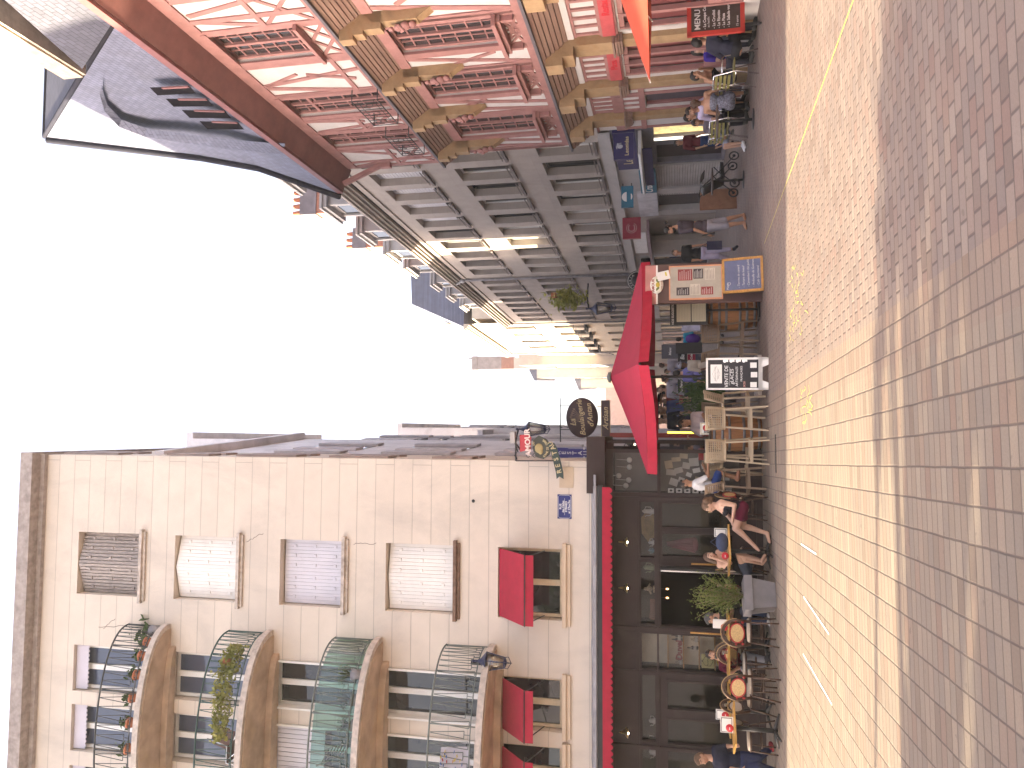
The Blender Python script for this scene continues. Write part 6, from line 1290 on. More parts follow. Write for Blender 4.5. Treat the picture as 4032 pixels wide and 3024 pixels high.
o = thing('street_lamp', 'dark lantern hanging above the bakery sign', 'street lamp', W(2108, 1690, 17.3), rad(25)); lantern(o); m = MB(); m.tube([(0, 0, .4), (-.3, .1, .46), (-.5, .1, .3)], .02); m.part('lamp_bracket', BLACK, o)
o = thing('floodlight', 'pale box floodlight above the potato sign', 'floodlight', W(2020, 1722, 15.6), 0); m = MB(); m.box(-.12, .12, -.08, .08, -.05, .05); m.part('housing', GREYP, o); m = MB(); m.tube([(0, 0, 0), (-.3, 0, -.1)], .015); m.part('arm', BLACK, o)
for k, q in enumerate(((1330, 950), (1365, 970), (1400, 1000))):
    p = W(*zL(*q), 17.0); o = thing('spotlight', ('lit white spotlight highest in the row under the restaurant sign', 'lit white spotlight in the middle of the row', 'lit white spotlight lowest in the row near the parasol')[k], 'spotlight', p, 0, 'spotlights over the side entrance'); m = MB(); m.ell((0, 0, 0), (.045, .03, .045)); m.part('bulb', BULB, o); m = MB(); m.lathe([(.06, -.02), (.05, .06), (.02, .09)], n=12); m.tube([(0, 0, .09), (-.2, 0, .2), (-.35, .05, .05)], .01, 6); m.part('shade', BLACK, o)
# side entrance: white wall, menu case, yellow neon, red jamb
yy = 19.0; m = MB(); a = W(2600, 1722, yy); c = W(2600, 1800, yy); o = thing('side_entrance', 'pale wall with a framed menu case beside a yellow neon strip', 'wall', (0, yy, 0), 0); m.box(-3.2, a.x, 0, .1, 0, 3.3); m.part('wall', M('pale lilac plaster', (.58, .54, .55), .8, .05), o)
m = MB(); m.box(a.x-.0, a.x+.1, -.1, .1, 0, 3.2); m.part('red_jamb', M('brick red jamb', (.26, .05, .04), .7), o); m = MB(); x = W(2700, 1703, yy).x; m.tube([(x, -.05, .9), (x, -.05, W(2629, 1703, yy).z)], .018); m.part('neon_strip', M('yellow neon', (1, .85, .05), .5, 0, em=1.6), o)
m = MB(); x0_, x1_ = W(2650, 1795, yy).x, W(2650, 1772, yy).x; m.box(x0_, x1_, -.05, 0, W(2760, 1780, yy).z, W(2612, 1780, yy).z); m.part('menu_case', BLACK, o); m = MB(); m.box(x0_+.05, x1_-.03, -.06, -.05, W(2710, 1780, yy).z, W(2622, 1780, yy).z); m.part('menu_sheet', PAPER, o)
# awnings over the left terraces further down
for k, (y0_, label) in enumerate(((23.5, 'open pale awning with folding arm over the left terraces'), (31, 'second pale awning further down the left side'), (38, 'third pale awning far down the left side'))):
    x = -1.85; o = thing('shop_awning', label, 'awning', (x, y0_, 0), 0, 'awnings on the left of the street'); m = MB(); m.hexa([(0, 0, 2.75), (1.5, 0, 2.25), (1.5, 4, 2.25), (0, 4, 2.75), (0, 0, 2.78), (1.5, 0, 2.28), (1.5, 4, 2.28), (0, 4, 2.78)]); m.part('canvas', M('pale grey awning', (.52, .48, .44), .8), o); m = MB(); m.tube([(0, .1, 2.3), (.8, .1, 2.32), (1.45, .1, 2.2)], .03); m.tube([(0, 3.9, 2.3), (1.45, 3.9, 2.2)], .03); m.part('arm', BLACK, o)
# bushy terrace plants and boards down the street
def bush(label, loc, r, h, n_, seed, mat=LEAFD):
    r_ = random.Random(seed); o = thing('potted_plant', label, 'plant', loc, 0, 'potted plants along the terraces'); m = MB(); m.lathe([(0, 0), (.17, 0), (.22, .3), (0, .3)], n=12); m.part('pot', PG, o); m = MB()
    for i in range(n_):
        c = V3((r_.gauss(0, r*.45), r_.gauss(0, r*.45), .35+abs(r_.gauss(0, h*.4)))); d = V3((r_.gauss(0, .6), r_.gauss(0, .6), 1)).normalized()*r_.uniform(.08, .2); e = d.cross(V3((r_.gauss(0, 1), r_.gauss(0, 1), 0))).normalized()*.02; m.add([c, c+d*.5+e, c+d, c+d*.5-e], [(0, 1, 2, 3)])
    m.part('foliage', mat, o)
for i, (px, py, y) in enumerate(((2850, 1540, 20.5), (2850, 1560, 22.0), (2850, 1590, 23.5), (2830, 1520, 25))):
    p = W(2800, py, y); p.z = 0; bush(('dark bushy plant right behind the A-board', 'second dark plant beside the left terraces', 'third dark plant nearest the man in pale pink', 'far dark plant down the street')[i], p, .45, 1.0, 700, i)
BOARD = M('black shop board', (.03, .028, .03), .6)
def wallboard(label, q, y, w_, h, mat, txt=None, sz=.2, tm=None):
    p = W(*q, y); o = thing('sign_board', label, 'sign', p, rad(6)); m = MB(); m.box(-w_/2, w_/2, 0, .05, -h/2, h/2); m.part('panel', mat, o)
    if txt: place(text_mb(txt, sz, .01, shear=.2, bold=.004), (0, -.002, 0), (1, 0, 0), (0, 0, 1)).part('lettering', tm or WHITE, o)
wallboard('black board with white script beyond the parasol pole', zP(368, 880), 26, .40, .24, BOARD, 'Ô Durum', .10)
wallboard('red soft drink sign on the right of the street', zP(478, 605), 27, .42, .26, M('cola red', (.40, .02, .06), .5), 'Coca-Cola', .1)
wallboard('tall black board with small pictures on the right of the street', zP(450, 470), 26, .36, .85, BOARD)
wallboard('white script board beside the tall black board', zP(380, 570), 26.2, .3, .3, BOARD, 'Ba', .18)
wallboard('grey chalk menu panel high on the right shop front', zP(245, 510), 28, .5, .6, M('grey slate panel', (.10, .10, .12), .7), 'Menu', .12)
wallboard('dark blue glass lower panel on the right shop front', zP(570, 600), 27.5, .42, .45, M('navy panel', (.05, .06, .11), .4))
wallboard('framed landscape picture behind the right barrel', (2720, 1278), 22, .35, .5, M('lilac picture', (.35, .36, .48), .5, .3, 6))
# balcony furniture of the apartment block
def balp(k, X, Y, d=.6): 
    s_, z = A.px(X, Y, d); return A.world(s_, d, bz[k]+.13)
for i in range(9):
    t = .12+.075*i; x, d = bal(t, 1.0); p = A.world(BC+(x-BC)*.93, d*.86, bz[0]+.14); o = thing('flower_pot', '%s terracotta flower pot from the right along the top balcony' % ('first', 'second', 'third', 'fourth', 'fifth', 'sixth', 'seventh', 'eighth', 'ninth')[i], 'flower pot', p, 0, 'terracotta pots on the top balcony'); m = MB(); m.lathe([(0, 0), (.075, 0), (.10, .16), (.115, .16), (.115, .2), (0, .2)], n=14); m.part('pot', TERRA, o); m = MB(); r_ = random.Random(i)
    for q in range(60): c = V3((r_.gauss(0, .06), r_.gauss(0, .06), .2+abs(r_.gauss(0, .08)))); e = V3((r_.gauss(0, .03), r_.gauss(0, .03), r_.gauss(0, .03))); f_ = V3((r_.gauss(0, .03), r_.gauss(0, .03), r_.gauss(0, .03))); m.quad(c-e, c-f_, c+e, c+f_)
    m.part('plant', LEAFD, o)
t = .06; x, d = bal(t, 1.0); o = thing('potted_plant', 'broad leaved plant in a grey pot at the right end of the top balcony', 'plant', A.world(x-.1, d*.7, bz[0]+.14)); m = MB(); m.lathe([(0, 0), (.1, 0), (.13, .22), (0, .22)], n=14); m.part('pot', PG, o); m = MB(); r_ = random.Random(77)
for q in range(26): c = V3((r_.gauss(0, .1), r_.gauss(0, .08), .32+abs(r_.gauss(0, .12)))); e = V3((r_.gauss(0, .07), r_.gauss(0, .07), .03)); f_ = V3((.03, r_.gauss(0, .04), r_.gauss(0, .05))); m.quad(c-e, c-f_, c+e, c+f_)
m.part('foliage', LEAFD, o)
o = thing('ivy', 'trailing yellow green ivy hung on the second balcony railing', 'plant', A.world(-4.5, 1.0, bz[1]+.2)); m = MB(); r_ = random.Random(9)
for q in range(900):
    t = .13+.3*r_.random(); x, d = bal(t, 1.22); c = A.world(BC+(x-BC)*1.0, d+.02+r_.gauss(0, .035), bz[1]+.35+.4*(1-abs(t-.25)*2.2)*r_.random()+r_.gauss(0, .05))-V3(o.location); s_ = .028; e = V3((r_.gauss(0, s_), r_.gauss(0, s_), r_.gauss(0, s_))); f_ = V3((r_.gauss(0, s_), r_.gauss(0, s_), r_.gauss(0, s_))); m.quad(c-e, c-f_, c+e, c+f_)
m.part('foliage', LEAFY, o); m = MB(); m.lathe([(0, 0), (.06, 0), (.08, .14), (0, .14)], tuple(A.world(-4.12, .75, bz[1]+.55)-V3(o.location)), 12); m.part('pot', TERRA, o)
o = thing('bistro_table', 'round brown table on the second balcony', 'table', A.world(-6.7, .55, bz[1]+.13)); m = MB(); m.lathe([(0, .70), (.3, .70), (.3, .73), (0, .73)], n=24); m.part('table_top', M('brown table top', (.20, .12, .09), .5), o); m = MB(); m.tube([(0, 0, 0), (0, 0, .7)], .02); m.lathe([(0, 0), (.15, 0), (0, .03)], n=12); m.part('leg', CHROME, o)
o = thing('balcony_chair', 'brown sling chair with steel frame on the second balcony', 'chair', A.world(-6.0, .6, bz[1]+.13), rad(90)); m = MB()
for x in (-.22, .22): m.tube([(x, .2, 0), (x, .15, .42), (x, -.2, .4), (x, -.32, .85)], .012); m.tube([(x, -.25, 0), (x, .1, .42)], .012)
m.part('frame', CHROME, o); m = MB(); m.bar((0, .18, .42), (0, -.2, .4), .42, .02); m.bar((0, -.2, .4), (0, -.33, .86), .42, .02); m.part('sling', M('dark brown sling', (.10, .05, .04), .7), o)
o = thing('deck_chair', 'folded grey wooden deck chair on the third balcony', 'chair', A.world(-5.85, .7, bz[2]+.14), rad(70)); m = MB()
for q in range(7): m.bar((-.2, -.25+.05*q, .25+.09*q), (.2, -.25+.05*q, .25+.09*q), .03, .015)
for x in (-.2, .2): m.tube([(x, -.3, .2), (x, .1, .9)], .015); m.tube([(x, .2, .0), (x, -.3, .5)], .015)
m.part('slats', M('grey teak', (.22, .18, .14), .8), o)
for i, s_ in enumerate((-4.2, -4.7, -5.2)):
    o = thing('potted_plant', ('spiky plant in a pot at the right of the third balcony', 'spider plant in the middle right of the third balcony', 'drooping spider plant near the deck chair')[i], 'plant', A.world(s_, .75, bz[2]+.14)); m = MB(); m.lathe([(0, 0), (.09, 0), (.12, .2), (0, .2)], n=12); m.part('pot', (PG, TERRA, TERRA)[i], o); m = MB(); r_ = random.Random(i+50)
    for q in range(34): a = r_.uniform(0, 6.28); l = r_.uniform(.15, .3); m.tube([(0, 0, .2), (l*.5*math.cos(a), l*.5*math.sin(a), .2+l*.9), (l*math.cos(a), l*math.sin(a), .2+l*.55)], [.008, .007, .002], 4)
    m.part('foliage', leafmat('spider plant', (.08, .14, .05), (.2, .26, .1)), o)
m = MB(); m.prism([A.P(-5.25, 1.12, 5.5), A.P(-6.1, 1.2, 5.45), A.P(-6.1, 1.2, 6.1), A.P(-5.3, 1.14, 6.05)], A.P(0, .02, 0)); o = thing('patterned_cloth', 'colourful patterned cloth hung on the lowest balcony railing', 'cloth', (-1.7, 15.54, 0), rad(3.7)); m.part('cloth', M('lilac cloth', (.50, .47, .52), .9), o)
for mi, cl in enumerate(((.5, .05, .03), (.6, .45, .05), (.06, .15, .4))):
    m = MB(); r_ = random.Random(mi)
    for q in range(16):
        x, z = -5.32-.74*r_.random(), 5.55+.48*r_.random(); m.bar(A.P(x-.02, 1.225, z), A.P(x+.03, 1.225, z+r_.uniform(-.02, .02)), .05, .004)
    m.part('motif', M(f'cloth motif {mi}', cl, .8), o)
o = thing('clothes_airer', 'folding black airer on the lowest balcony', 'clothes airer', A.world(-6.6, .8, bz[3]+.13)); m = MB()
for a in ((-.25, .25), (.25, -.25)): m.tube([(a[0], 0, 0), (a[1], 0, .7)], .012); m.tube([(a[0], .3, 0), (a[1], .3, .7)], .012)
for z in (.2, .5, .7): m.tube([(-.25, 0, z), (-.25, .3, z)], .008)
m.part('frame', BLACK, o)
# ---------------------------------------------------------------- people
def remesh(mb, voxel, smooth=3):
    me = mb.mesh('tmp', []); o = bpy.data.objects.new('tmp', me); sc.collection.objects.link(o)
    r = o.modifiers.new('r', 'REMESH'); r.mode = 'VOXEL'; r.voxel_size = voxel; r.use_smooth_shade = True
    s_ = o.modifiers.new('s', 'SMOOTH'); s_.factor = .5; s_.iterations = smooth
    dg = bpy.context.evaluated_depsgraph_get(); dg.update(); out = bpy.data.meshes.new_from_object(o.evaluated_get(dg))
    bpy.data.objects.remove(o); bpy.data.meshes.remove(me)
    for p in out.polygons: p.use_smooth = True
    return out
SKIN = {k: M('skin '+k, c, .55, .08, 6, spec=.4) for k, c in dict(fair=(.50, .30, .215), tan=(.40, .215, .135), warm=(.33, .17, .10), dark=(.10, .05, .035)).items()}
HAIR = {k: M('hair '+k, c, .6, .35, 30, .3, 80) for k, c in dict(brown=(.075, .04, .025), dark=(.018, .013, .012), light=(.12, .068, .04), grey=(.075, .07, .068), blond=(.30, .2, .09)).items()}
EYEM = M('dark eyes and brows', (.03, .02, .018), .4); LIPM = M('lips', (.34, .12, .10), .5)
def cloth(c): return M('cloth %s' % (c,), c, .9, .12, 5, .25, 60, spec=.1)
def ik(a, c, l1, l2, pole):
    a, c = V3(a), V3(c); d = c-a; L = min(d.length, (l1+l2)*.998); d.normalize(); c = a+d*L
    x = (l1*l1-l2*l2+L*L)/(2*L); h = math.sqrt(max(0, l1*l1-x*x)); p = V3(pole); p = (p-d*p.dot(d)); p.normalize() if p.length > 1e-5 else None
    return a+d*x+p*h, c
def person(label, pelvis, neck, head, face, sh, el, ha, kn, an, toe, skin='fair', hair='brown', hstyle='short', top=(.3, .3, .3), sleeve=.5, bottom=(.05, .06, .12), leg=1.0,
           shoe=(.05, .05, .05), sandals=False, k=1.0, group=None, vox=.010, neckline=0, beard=False, glasses=False, cap=None, under=None, female=False, root=None):
    """all joints are world points; sh/el/ha/kn/an/toe are (left,right) pairs"""
    pelvis = V3(pelvis); base_ = V3((pelvis.x, pelvis.y, 0)); R_ = lambda p: V3(p)-base_
    o = thing('person', label, 'person', base_, 0, group)
    P, N, H = R_(pelvis), R_(neck), R_(head); f = V3(face).normalized(); u = (H-N).normalized(); f = (f-u*f.dot(u)*.6).normalized(); r = f.cross(u).normalized(); u = r.cross(f)
    rot = Matrix((r, f, u)).transposed()
    SH = [R_(p) for p in sh]; EL = [R_(p) for p in el]; HA = [R_(p) for p in ha]; KN = [R_(p) for p in kn]; AN = [R_(p) for p in an]; TO = [R_(p) for p in toe]
    ax = (SH[1]-SH[0]); ax = ax.normalized() if ax.length > .05 else r; hw = (.075 if not female else .085)*k
    dirs = (N-P).normalized(); side = (ax-dirs*ax.dot(dirs)).normalized(); HP = [P-side*hw, P+side*hw]; fw = dirs.cross(side)
    if fw.dot(f) < 0 and abs(fw.dot(f)) > .3: fw = -fw
    b = MB(); c1 = P.lerp(N, .28); c2 = P.lerp(N, .68); c3 = P.lerp(N, .86)
    trot = Matrix((side, dirs.cross(side), dirs)).transposed()
    def torso(m, g_=0.0, hips=True):
        if hips: m.ell(P, (.165*k+g_, .115*k+g_, .12*k), trot)
        m.ell(c1, ((.130 if female else .145)*k+g_, .105*k+g_, .15*k), trot); m.ell(c2, (.160*k+g_, .115*k+g_, .17*k), trot); m.ell(c3, (.150*k+g_, .095*k+g_, .09*k), trot)
        if female: [m.ell(c2+side*q*.065*k+fw*.085*k*(1 if fw.dot(f) > 0 else -1)-dirs*.01, (.06*k+g_, .055*k+g_, .06*k)) for q in (-1, 1)]
        for i in (0, 1): m.cap(c3, .075*k+g_, SH[i], .056*k+g_)
    torso(b); b.cap(c3, .06*k, N+u*.03, .052*k); b.cap(N, .050*k, H-u*.06*k-f*.02*k, .050*k)
    for i in (0, 1):
        b.cap(SH[i], .052*k, EL[i], .040*k); b.cap(EL[i], .040*k, HA[i], .027*k)
        fd = (HA[i]-EL[i]).normalized(); pr = fd.cross(V3((0, 0, 1))); pr = pr.normalized() if pr.length > .2 else side; pn = fd.cross(pr).normalized(); pc_ = HA[i]+fd*.05*k
        b.cap(HA[i], .026*k, HA[i]+fd*.075*k, .034*k)
        for q in range(4):
            b0 = HA[i]+fd*.085*k+pr*(.024-.016*q)*k; l = (.068, .078, .072, .055)[q]*k; m1 = b0+fd*l*.55; m2 = m1+(fd*.75+pn*.6).normalized()*l*.5; b.cap(b0, .0095*k, m1, .009*k, 8); b.cap(m1, .009*k, m2, .0075*k, 8)
        t0 = HA[i]+fd*.03*k-pr*.028*k; b.cap(t0, .012*k, t0+(fd*.7-pr*.6).normalized()*.055*k, .009*k, 8)
        b.cap(HP[i], .092*k, KN[i], .060*k); kd = (AN[i]-KN[i]); b.cap(KN[i], .058*k, KN[i].lerp(AN[i], .35)-f*.012*k, .055*k); b.cap(KN[i].lerp(AN[i], .35)-f*.012*k, .052*k, AN[i], .034*k)
        b.cap(AN[i]-kd.normalized()*-.02*k, .038*k, TO[i], .030*k); b.cap(TO[i], .03*k, TO[i]+(TO[i]-AN[i]).normalized()*.03*k, .022*k)
    # head
    b.ell(H+u*.012*k-f*.008*k, (.076*k, .094*k, .100*k), rot); b.ell(H-u*.045*k+f*.022*k, (.056*k, .066*k, .068*k), rot); b.ell(H-u*.098*k+f*.056*k, (.024*k, .024*k, .020*k), rot)
    b.cap(H+u*.012*k+f*.085*k, .010*k, H-u*.028*k+f*.104*k, .014*k, 8); b.ell(H-u*.062*k+f*.086*k, (.022*k, .012*k, .010*k), rot)
    for q in (-1, 1): b.ell(H+r*q*.077*k-u*.012*k-f*.008*k, (.012*k, .022*k, .032*k), rot); b.ell(H+r*q*.034*k-u*.022*k+f*.070*k, (.022*k, .02*k, .018*k), rot)
    me = remesh(b, vox, 2); me.name = 'body'; me.materials.append(SKIN[skin]); me.materials.append(EYEM); me.materials.append(LIPM)
    eyes = [H+r*q*.032*k+u*.016*k+f*.088*k for q in (-1, 1)]; brow = [H+r*q*.033*k+u*.036*k+f*.09*k for q in (-1, 1)]; mouth = H-u*.062*k+f*.096*k
    for p in me.polygons:
        c = p.center
        if any((c-e).length < .0135*k for e in eyes) or any(abs((c-e).dot(u)) < .006*k and abs((c-e).dot(r)) < .022*k and (c-e).length < .04*k for e in brow): p.material_index = 1
        elif (c-mouth).length < .022*k and abs((c-mouth).dot(u)) < .009*k: p.material_index = 2
    bo = bpy.data.objects.new('body', me); sc.collection.objects.link(bo); bo.parent = o
    def wear(name, m, mat, smooth=2, v=None):
        q = remesh(m, v or vox*1.15, smooth); q.materials.append(mat); w_ = bpy.data.objects.new(name, q); sc.collection.objects.link(w_); w_.parent = o; return w_
    # top
    m = MB(); g_ = .014*k; torso(m, g_, hips=False); m.ell(P.lerp(c1, .35), (.165*k+g_, .118*k+g_, .10*k), trot)
    if sleeve > 0:
        for i in (0, 1):
            m.cap(SH[i], .066*k, SH[i].lerp(EL[i], min(1, sleeve*2)), .058*k)
            if sleeve > .5: m.cap(EL[i], .055*k, EL[i].lerp(HA[i], (sleeve-.5)*2*.95), .042*k)
    if sleeve < 0:      # strappy top: lower torso only
        m = MB(); m.ell(P.lerp(c1, .35), (.165*k+g_, .118*k+g_, .10*k), trot); m.ell(c1, (.135*k+g_, .105*k+g_, .15*k), trot); m.ell(c2-dirs*.03*k, (.158*k+g_, .118*k+g_, .125*k), trot)
        if female: [m.ell(c2+side*q*.065*k+fw*.088*k*(1 if fw.dot(f) > 0 else -1)-dirs*.015, (.06*k+g_, .055*k+g_, .055*k)) for q in (-1, 1)]
        for q in (-1, 1): m.cap(c2+side*q*.07*k+fw*.09*k, .022*k, c3+side*q*.075*k+dirs*.05*k, .02*k); m.cap(c2+side*q*.07*k-fw*.09*k, .022*k, c3+side*q*.075*k+dirs*.05*k, .02*k)
    wear('top', m, cloth(top) if isinstance(top, tuple) else top)
    if bottom is not None:
        m = MB(); g_ = .016*k; m.ell(P, (.170*k+g_, .122*k+g_, .115*k), trot)
        for i in (0, 1):
            e = min(1, leg*2); m.cap(HP[i], .10*k+g_*.6, HP[i].lerp(KN[i], e), (.10-.034*e)*k+g_)
            if leg > .5: e = (leg-.5)*2*.92; m.cap(KN[i], .066*k+g_*.4, KN[i].lerp(AN[i], e), .058*k)
        wear('shorts' if leg <= .55 else 'trousers', m, cloth(bottom) if isinstance(bottom, tuple) else bottom)
    for i in (0, 1):
        m = MB(); fd = (TO[i]-AN[i]).normalized(); up_ = V3((0, 0, 1)); 
        if sandals: m.cap(AN[i]-V3((0, 0, .045*k))-fd*.03, .018*k, TO[i]-V3((0, 0, .022*k))+fd*.05, .016*k); m.cap(TO[i]+V3((-.035, 0, .0)), .008*k, TO[i]+V3((.035, 0, .012)), .008*k)
        else: m.cap(AN[i]-V3((0, 0, .03*k))-fd*.03*k, .048*k, TO[i]+fd*.035*k, .040*k); m.cap(AN[i], .046*k, AN[i]-V3((0, 0, .03)), .048*k)
        wear('sandal' if sandals else 'shoe', m, cloth(shoe), 1)
    # hair
    if hstyle != 'bald':
        m = MB(); m.ell(H+u*.030*k-f*.020*k, (.085*k, .098*k, .098*k), rot); m.ell(H+u*.000*k-f*.052*k, (.080*k, .070*k, .090*k), rot)
        if hstyle in ('short', 'fringe'): m.ell(H+u*.085*k+f*.03*k, (.06*k, .062*k, .036*k), rot)
        if hstyle == 'long':
            m.ell(H-u*.10*k-f*.062*k, (.088*k, .05*k, .11*k), rot); m.ell(H-u*.20*k-f*.06*k, (.075*k, .04*k, .10*k), rot); [m.ell(H+r*q*.075*k-u*.05*k-f*.015*k, (.024*k, .05*k, .09*k), rot) for q in (-1, 1)]
        if hstyle == 'bun': m.ell(H+u*.02*k-f*.125*k, (.055*k, .055*k, .055*k), rot); [m.ell(H+r*q*.05*k+u*.03*k-f*.10*k, (.05*k, .05*k, .06*k), rot) for q in (-1, 1)]; m.ell(H-u*.05*k-f*.12*k, (.06*k, .05*k, .07*k), rot)
        if hstyle == 'curly': [m.ell(H+V3((random.gauss(0, .045), random.gauss(0, .045), random.gauss(.05, .035)))*k-f*.03*k, (.04*k,)*3) for q in range(14)]
        hm = remesh(m, vox, 1); hm.materials.append(HAIR[hair]); bm = bmesh.new(); bm.from_mesh(hm)
        kill = [v for v in bm.verts if (v.co-H).dot(f) > .045*k and (v.co-H).dot(u) < .052*k]; bmesh.ops.delete(bm, geom=kill, context='VERTS'); bm.to_mesh(hm); bm.free()
        ho = bpy.data.objects.new('hair', hm); sc.collection.objects.link(ho); ho.parent = o
    if beard:
        m = MB(); m.ell(H-u*.075*k+f*.040*k, (.062*k, .066*k, .052*k), rot); hm = remesh(m, vox, 1); hm.materials.append(HAIR[hair]); bm = bmesh.new(); bm.from_mesh(hm)
        bmesh.ops.delete(bm, geom=[v for v in bm.verts if (v.co-H).dot(u) > -.05*k], context='VERTS'); bm.to_mesh(hm); bm.free(); ho = bpy.data.objects.new('beard', hm); sc.collection.objects.link(ho); ho.parent = o
    if glasses:
        m = MB()
        for q in (-1, 1):
            c = H+r*q*.033*k+u*.012*k+f*.104*k; m.tube([c+(r*math.cos(t)+u*math.sin(t))*.022*k for t in [i*math.pi/6 for i in range(12)]], .0028, 5, closed=True); m.tube([c+r*q*.022*k, H+r*q*.08*k+u*.012*k-f*.01], .0028, 5)
        m.part('glasses', M('gold wire', (.4, .3, .15), .3, metal=.8), o)
    if cap: 
        m = MB(); m.ell(H+u*.055*k-f*.01*k, (.092*k, .105*k, .075*k), rot); m.cap(H+u*.06*k+f*.08*k-r*.03, .014, H+u*.05*k+f*.15*k-r*.03, .010); m.cap(H+u*.06*k+f*.08*k+r*.03, .014, H+u*.05*k+f*.15*k+r*.03, .010); wear('cap', m, cloth(cap))
    return o
def pts(zf, y, *a):
    """pixel joints -> world; items (x, y[, depth offset])"""
    return [W(*zf(q[0], q[1]), y+(q[2] if len(q) > 2 else 0)) for q in a]
def gz(p, z=.03): return V3((p.x, p.y, max(z, p.z)))
# woman with glasses
y = T1.y-.02
J = pts(zW, y, (820, 312), (520, 268), (425, 282), (572, 235, -.15), (545, 300, .17), (732, 268, -.20), (660, 400, .2), (712, 405, -.22), (700, 470, .05), (742, 545, -.12), (830, 520, .08), (955, 742, -.15), (1105, 600, .0), (1003, 790, -.2), (1140, 690, -.05))
person('woman with glasses in a black top and burgundy shorts holding a camera at the table', J[0], J[1], J[2], (-.92, -.35, -.28), (J[3], J[4]), (J[5], J[6]), (J[7], J[8]), (J[9], J[10]), (J[11], J[12]), (J[13], J[14]), 'fair', 'light', 'bun', (.018, .017, .022), -1, (.10, .012, .03), .22, (.04, .02, .02), True, 1.0, 'people on the cafe terrace', glasses=True, female=True, vox=.0085)
# woman resting her head on her hand
J = pts(zW, y+.25, (870, 1000, .1), (525, 905), (440, 882), (552, 985, .0), (535, 830, .12), (680, 955, -.12), (650, 800, .0), (525, 905, -.13), (655, 880, -.2), (780, 850, -.1), (860, 900, -.1), (1045, 925, -.15), (1045, 960, .0), (1085, 870, -.25), (1110, 900, -.1))
person('young woman in a black strap top leaning on her hand beside the shrub', J[0], J[1], J[2], (.75, -.62, -.05), (J[3], J[4]), (J[5], J[6]), (J[7], J[8]), (J[9], J[10]), (J[11], J[12]), (J[13], J[14]), 'fair', 'brown', 'long', (.02, .02, .022), -1, (.06, .075, .11), .2, (.15, .07, .04), True, .96, 'people on the cafe terrace', female=True, vox=.0085)
# grey haired man behind the planter
y = T2.y+.35
J = pts(zV, y, (730, 120, .1), (470, 115), (385, 142), (505, 60, .05), (520, 190, -.05), (600, 60, 0), (605, 180, -.15), (590, 160, -.2), (610, 240, -.25), (745, 60, -.3), (760, 170, -.3), (950, 100, -.2), (950, 170, -.3), (990, 130, -.35), (990, 205, -.4))
person('man with short grey hair in black behind the planter', J[0], J[1], J[2], (-.78, -.5, -.35), (J[3], J[4]), (J[5], J[6]), (J[7], J[8]), (J[9], J[10]), (J[11], J[12]), (J[13], J[14]), 'tan', 'grey', 'short', (.02, .018, .02), .3, (.04, .055, .10), 1.0, (.6, .58, .55), False, 1.0, 'people on the cafe terrace', beard=True)
# man in maroon polo
y = T2.y+.45
J = pts(zV, y, (735, 590, .1), (470, 545), (395, 510), (500, 640, 0), (485, 480, .05), (590, 690, -.15), (600, 470, -.1), (640, 660, -.35), (610, 545, -.3), (745, 640, -.35), (740, 520, -.35), (940, 600, -.1), (930, 560, -.4), (1000, 640, -.25), (965, 510, -.5))
person('dark haired man in a maroon polo with white earphones at the long table', J[0], J[1], J[2], (.62, -.7, .1), (J[3], J[4]), (J[5], J[6]), (J[7], J[8]), (J[9], J[10]), (J[11], J[12]), (J[13], J[14]), 'tan', 'dark', 'short', (.075, .008, .02), .42, (.26, .27, .31), 1.0, (.04, .04, .045), False, 1.0, 'people on the cafe terrace', beard=True)
# leaning man in navy at the left edge of the upright view
y = T4.y+.55
J = pts(zV, y, (700, 1600), (405, 1555), (290, 1568), (450, 1635, 0), (430, 1470, 0), (580, 1670, -.1), (545, 1440, .05), (690, 1680, -.2), (610, 1435, -.1), (860, 1640, -.1), (860, 1560, 0), (1035, 1690, 0), (985, 1460, .25), (1060, 1720, -.15), (990, 1420, .1))
person('man in a navy t-shirt and jeans leaning over at the left end of the terrace', J[0], J[1], J[2], (-.15, -.75, -.65), (J[3], J[4]), (J[5], J[6]), (J[7], J[8]), (J[9], J[10]), (J[11], J[12]), (J[13], J[14]), 'tan', 'light', 'short', (.014, .016, .032), .4, (.03, .04, .10), 1.0, (.20, .02, .03), False, 1.02, 'people on the cafe terrace')
# boy in white on a high stool
y = s4.y
J = pts(zS, y, (775, 1385), (490, 1345), (390, 1345), (540, 1375, .12), (540, 1320, -.12), (690, 1250, .15), (690, 1245, -.15), (640, 1130, .1), (690, 1120, -.1), (830, 1190, .08), (830, 1195, -.08), (1060, 1270, .05), (1060, 1255, -.05), (1075, 1230, .05), (1080, 1205, -.05))
person('boy in a white t-shirt and blue shorts on the high stool by the corner window', J[0], J[1], J[2], (.96, -.2, -.2), (J[3], J[4]), (J[5], J[6]), (J[7], J[8]), (J[9], J[10]), (J[11], J[12]), (J[13], J[14]), 'warm', 'dark', 'short', (.55, .54, .55), .4, (.03, .055, .18), .45, (.3, .15, .1), False, .88, 'people on the cafe terrace')
# man in pale pink t-shirt
y = B1.y+.7
J = pts(zS, y, (760, 540), (480, 540), (372, 555), (510, 640), (505, 445), (610, 700, -.1), (620, 430, -.1), (640, 620, -.3), (650, 500, -.3), (1000, 600), (1000, 500), (1250, 600), (1250, 500), (1270, 610, -.15), (1270, 490, -.15))
person('dark haired man in a pale pink t-shirt looking down behind the left barrel', J[0], J[1], J[2], (-.45, -.6, -.6), (J[3], J[4]), (J[5], J[6]), (J[7], J[8]), (J[9], J[10]), (J[11], J[12]), tuple(gz(q, .05) for q in (J[13], J[14])), 'tan', 'dark', 'short', (.50, .42, .45), .45, (.05, .05, .08), 1.0, k=1.02, group='people on the cafe terrace')
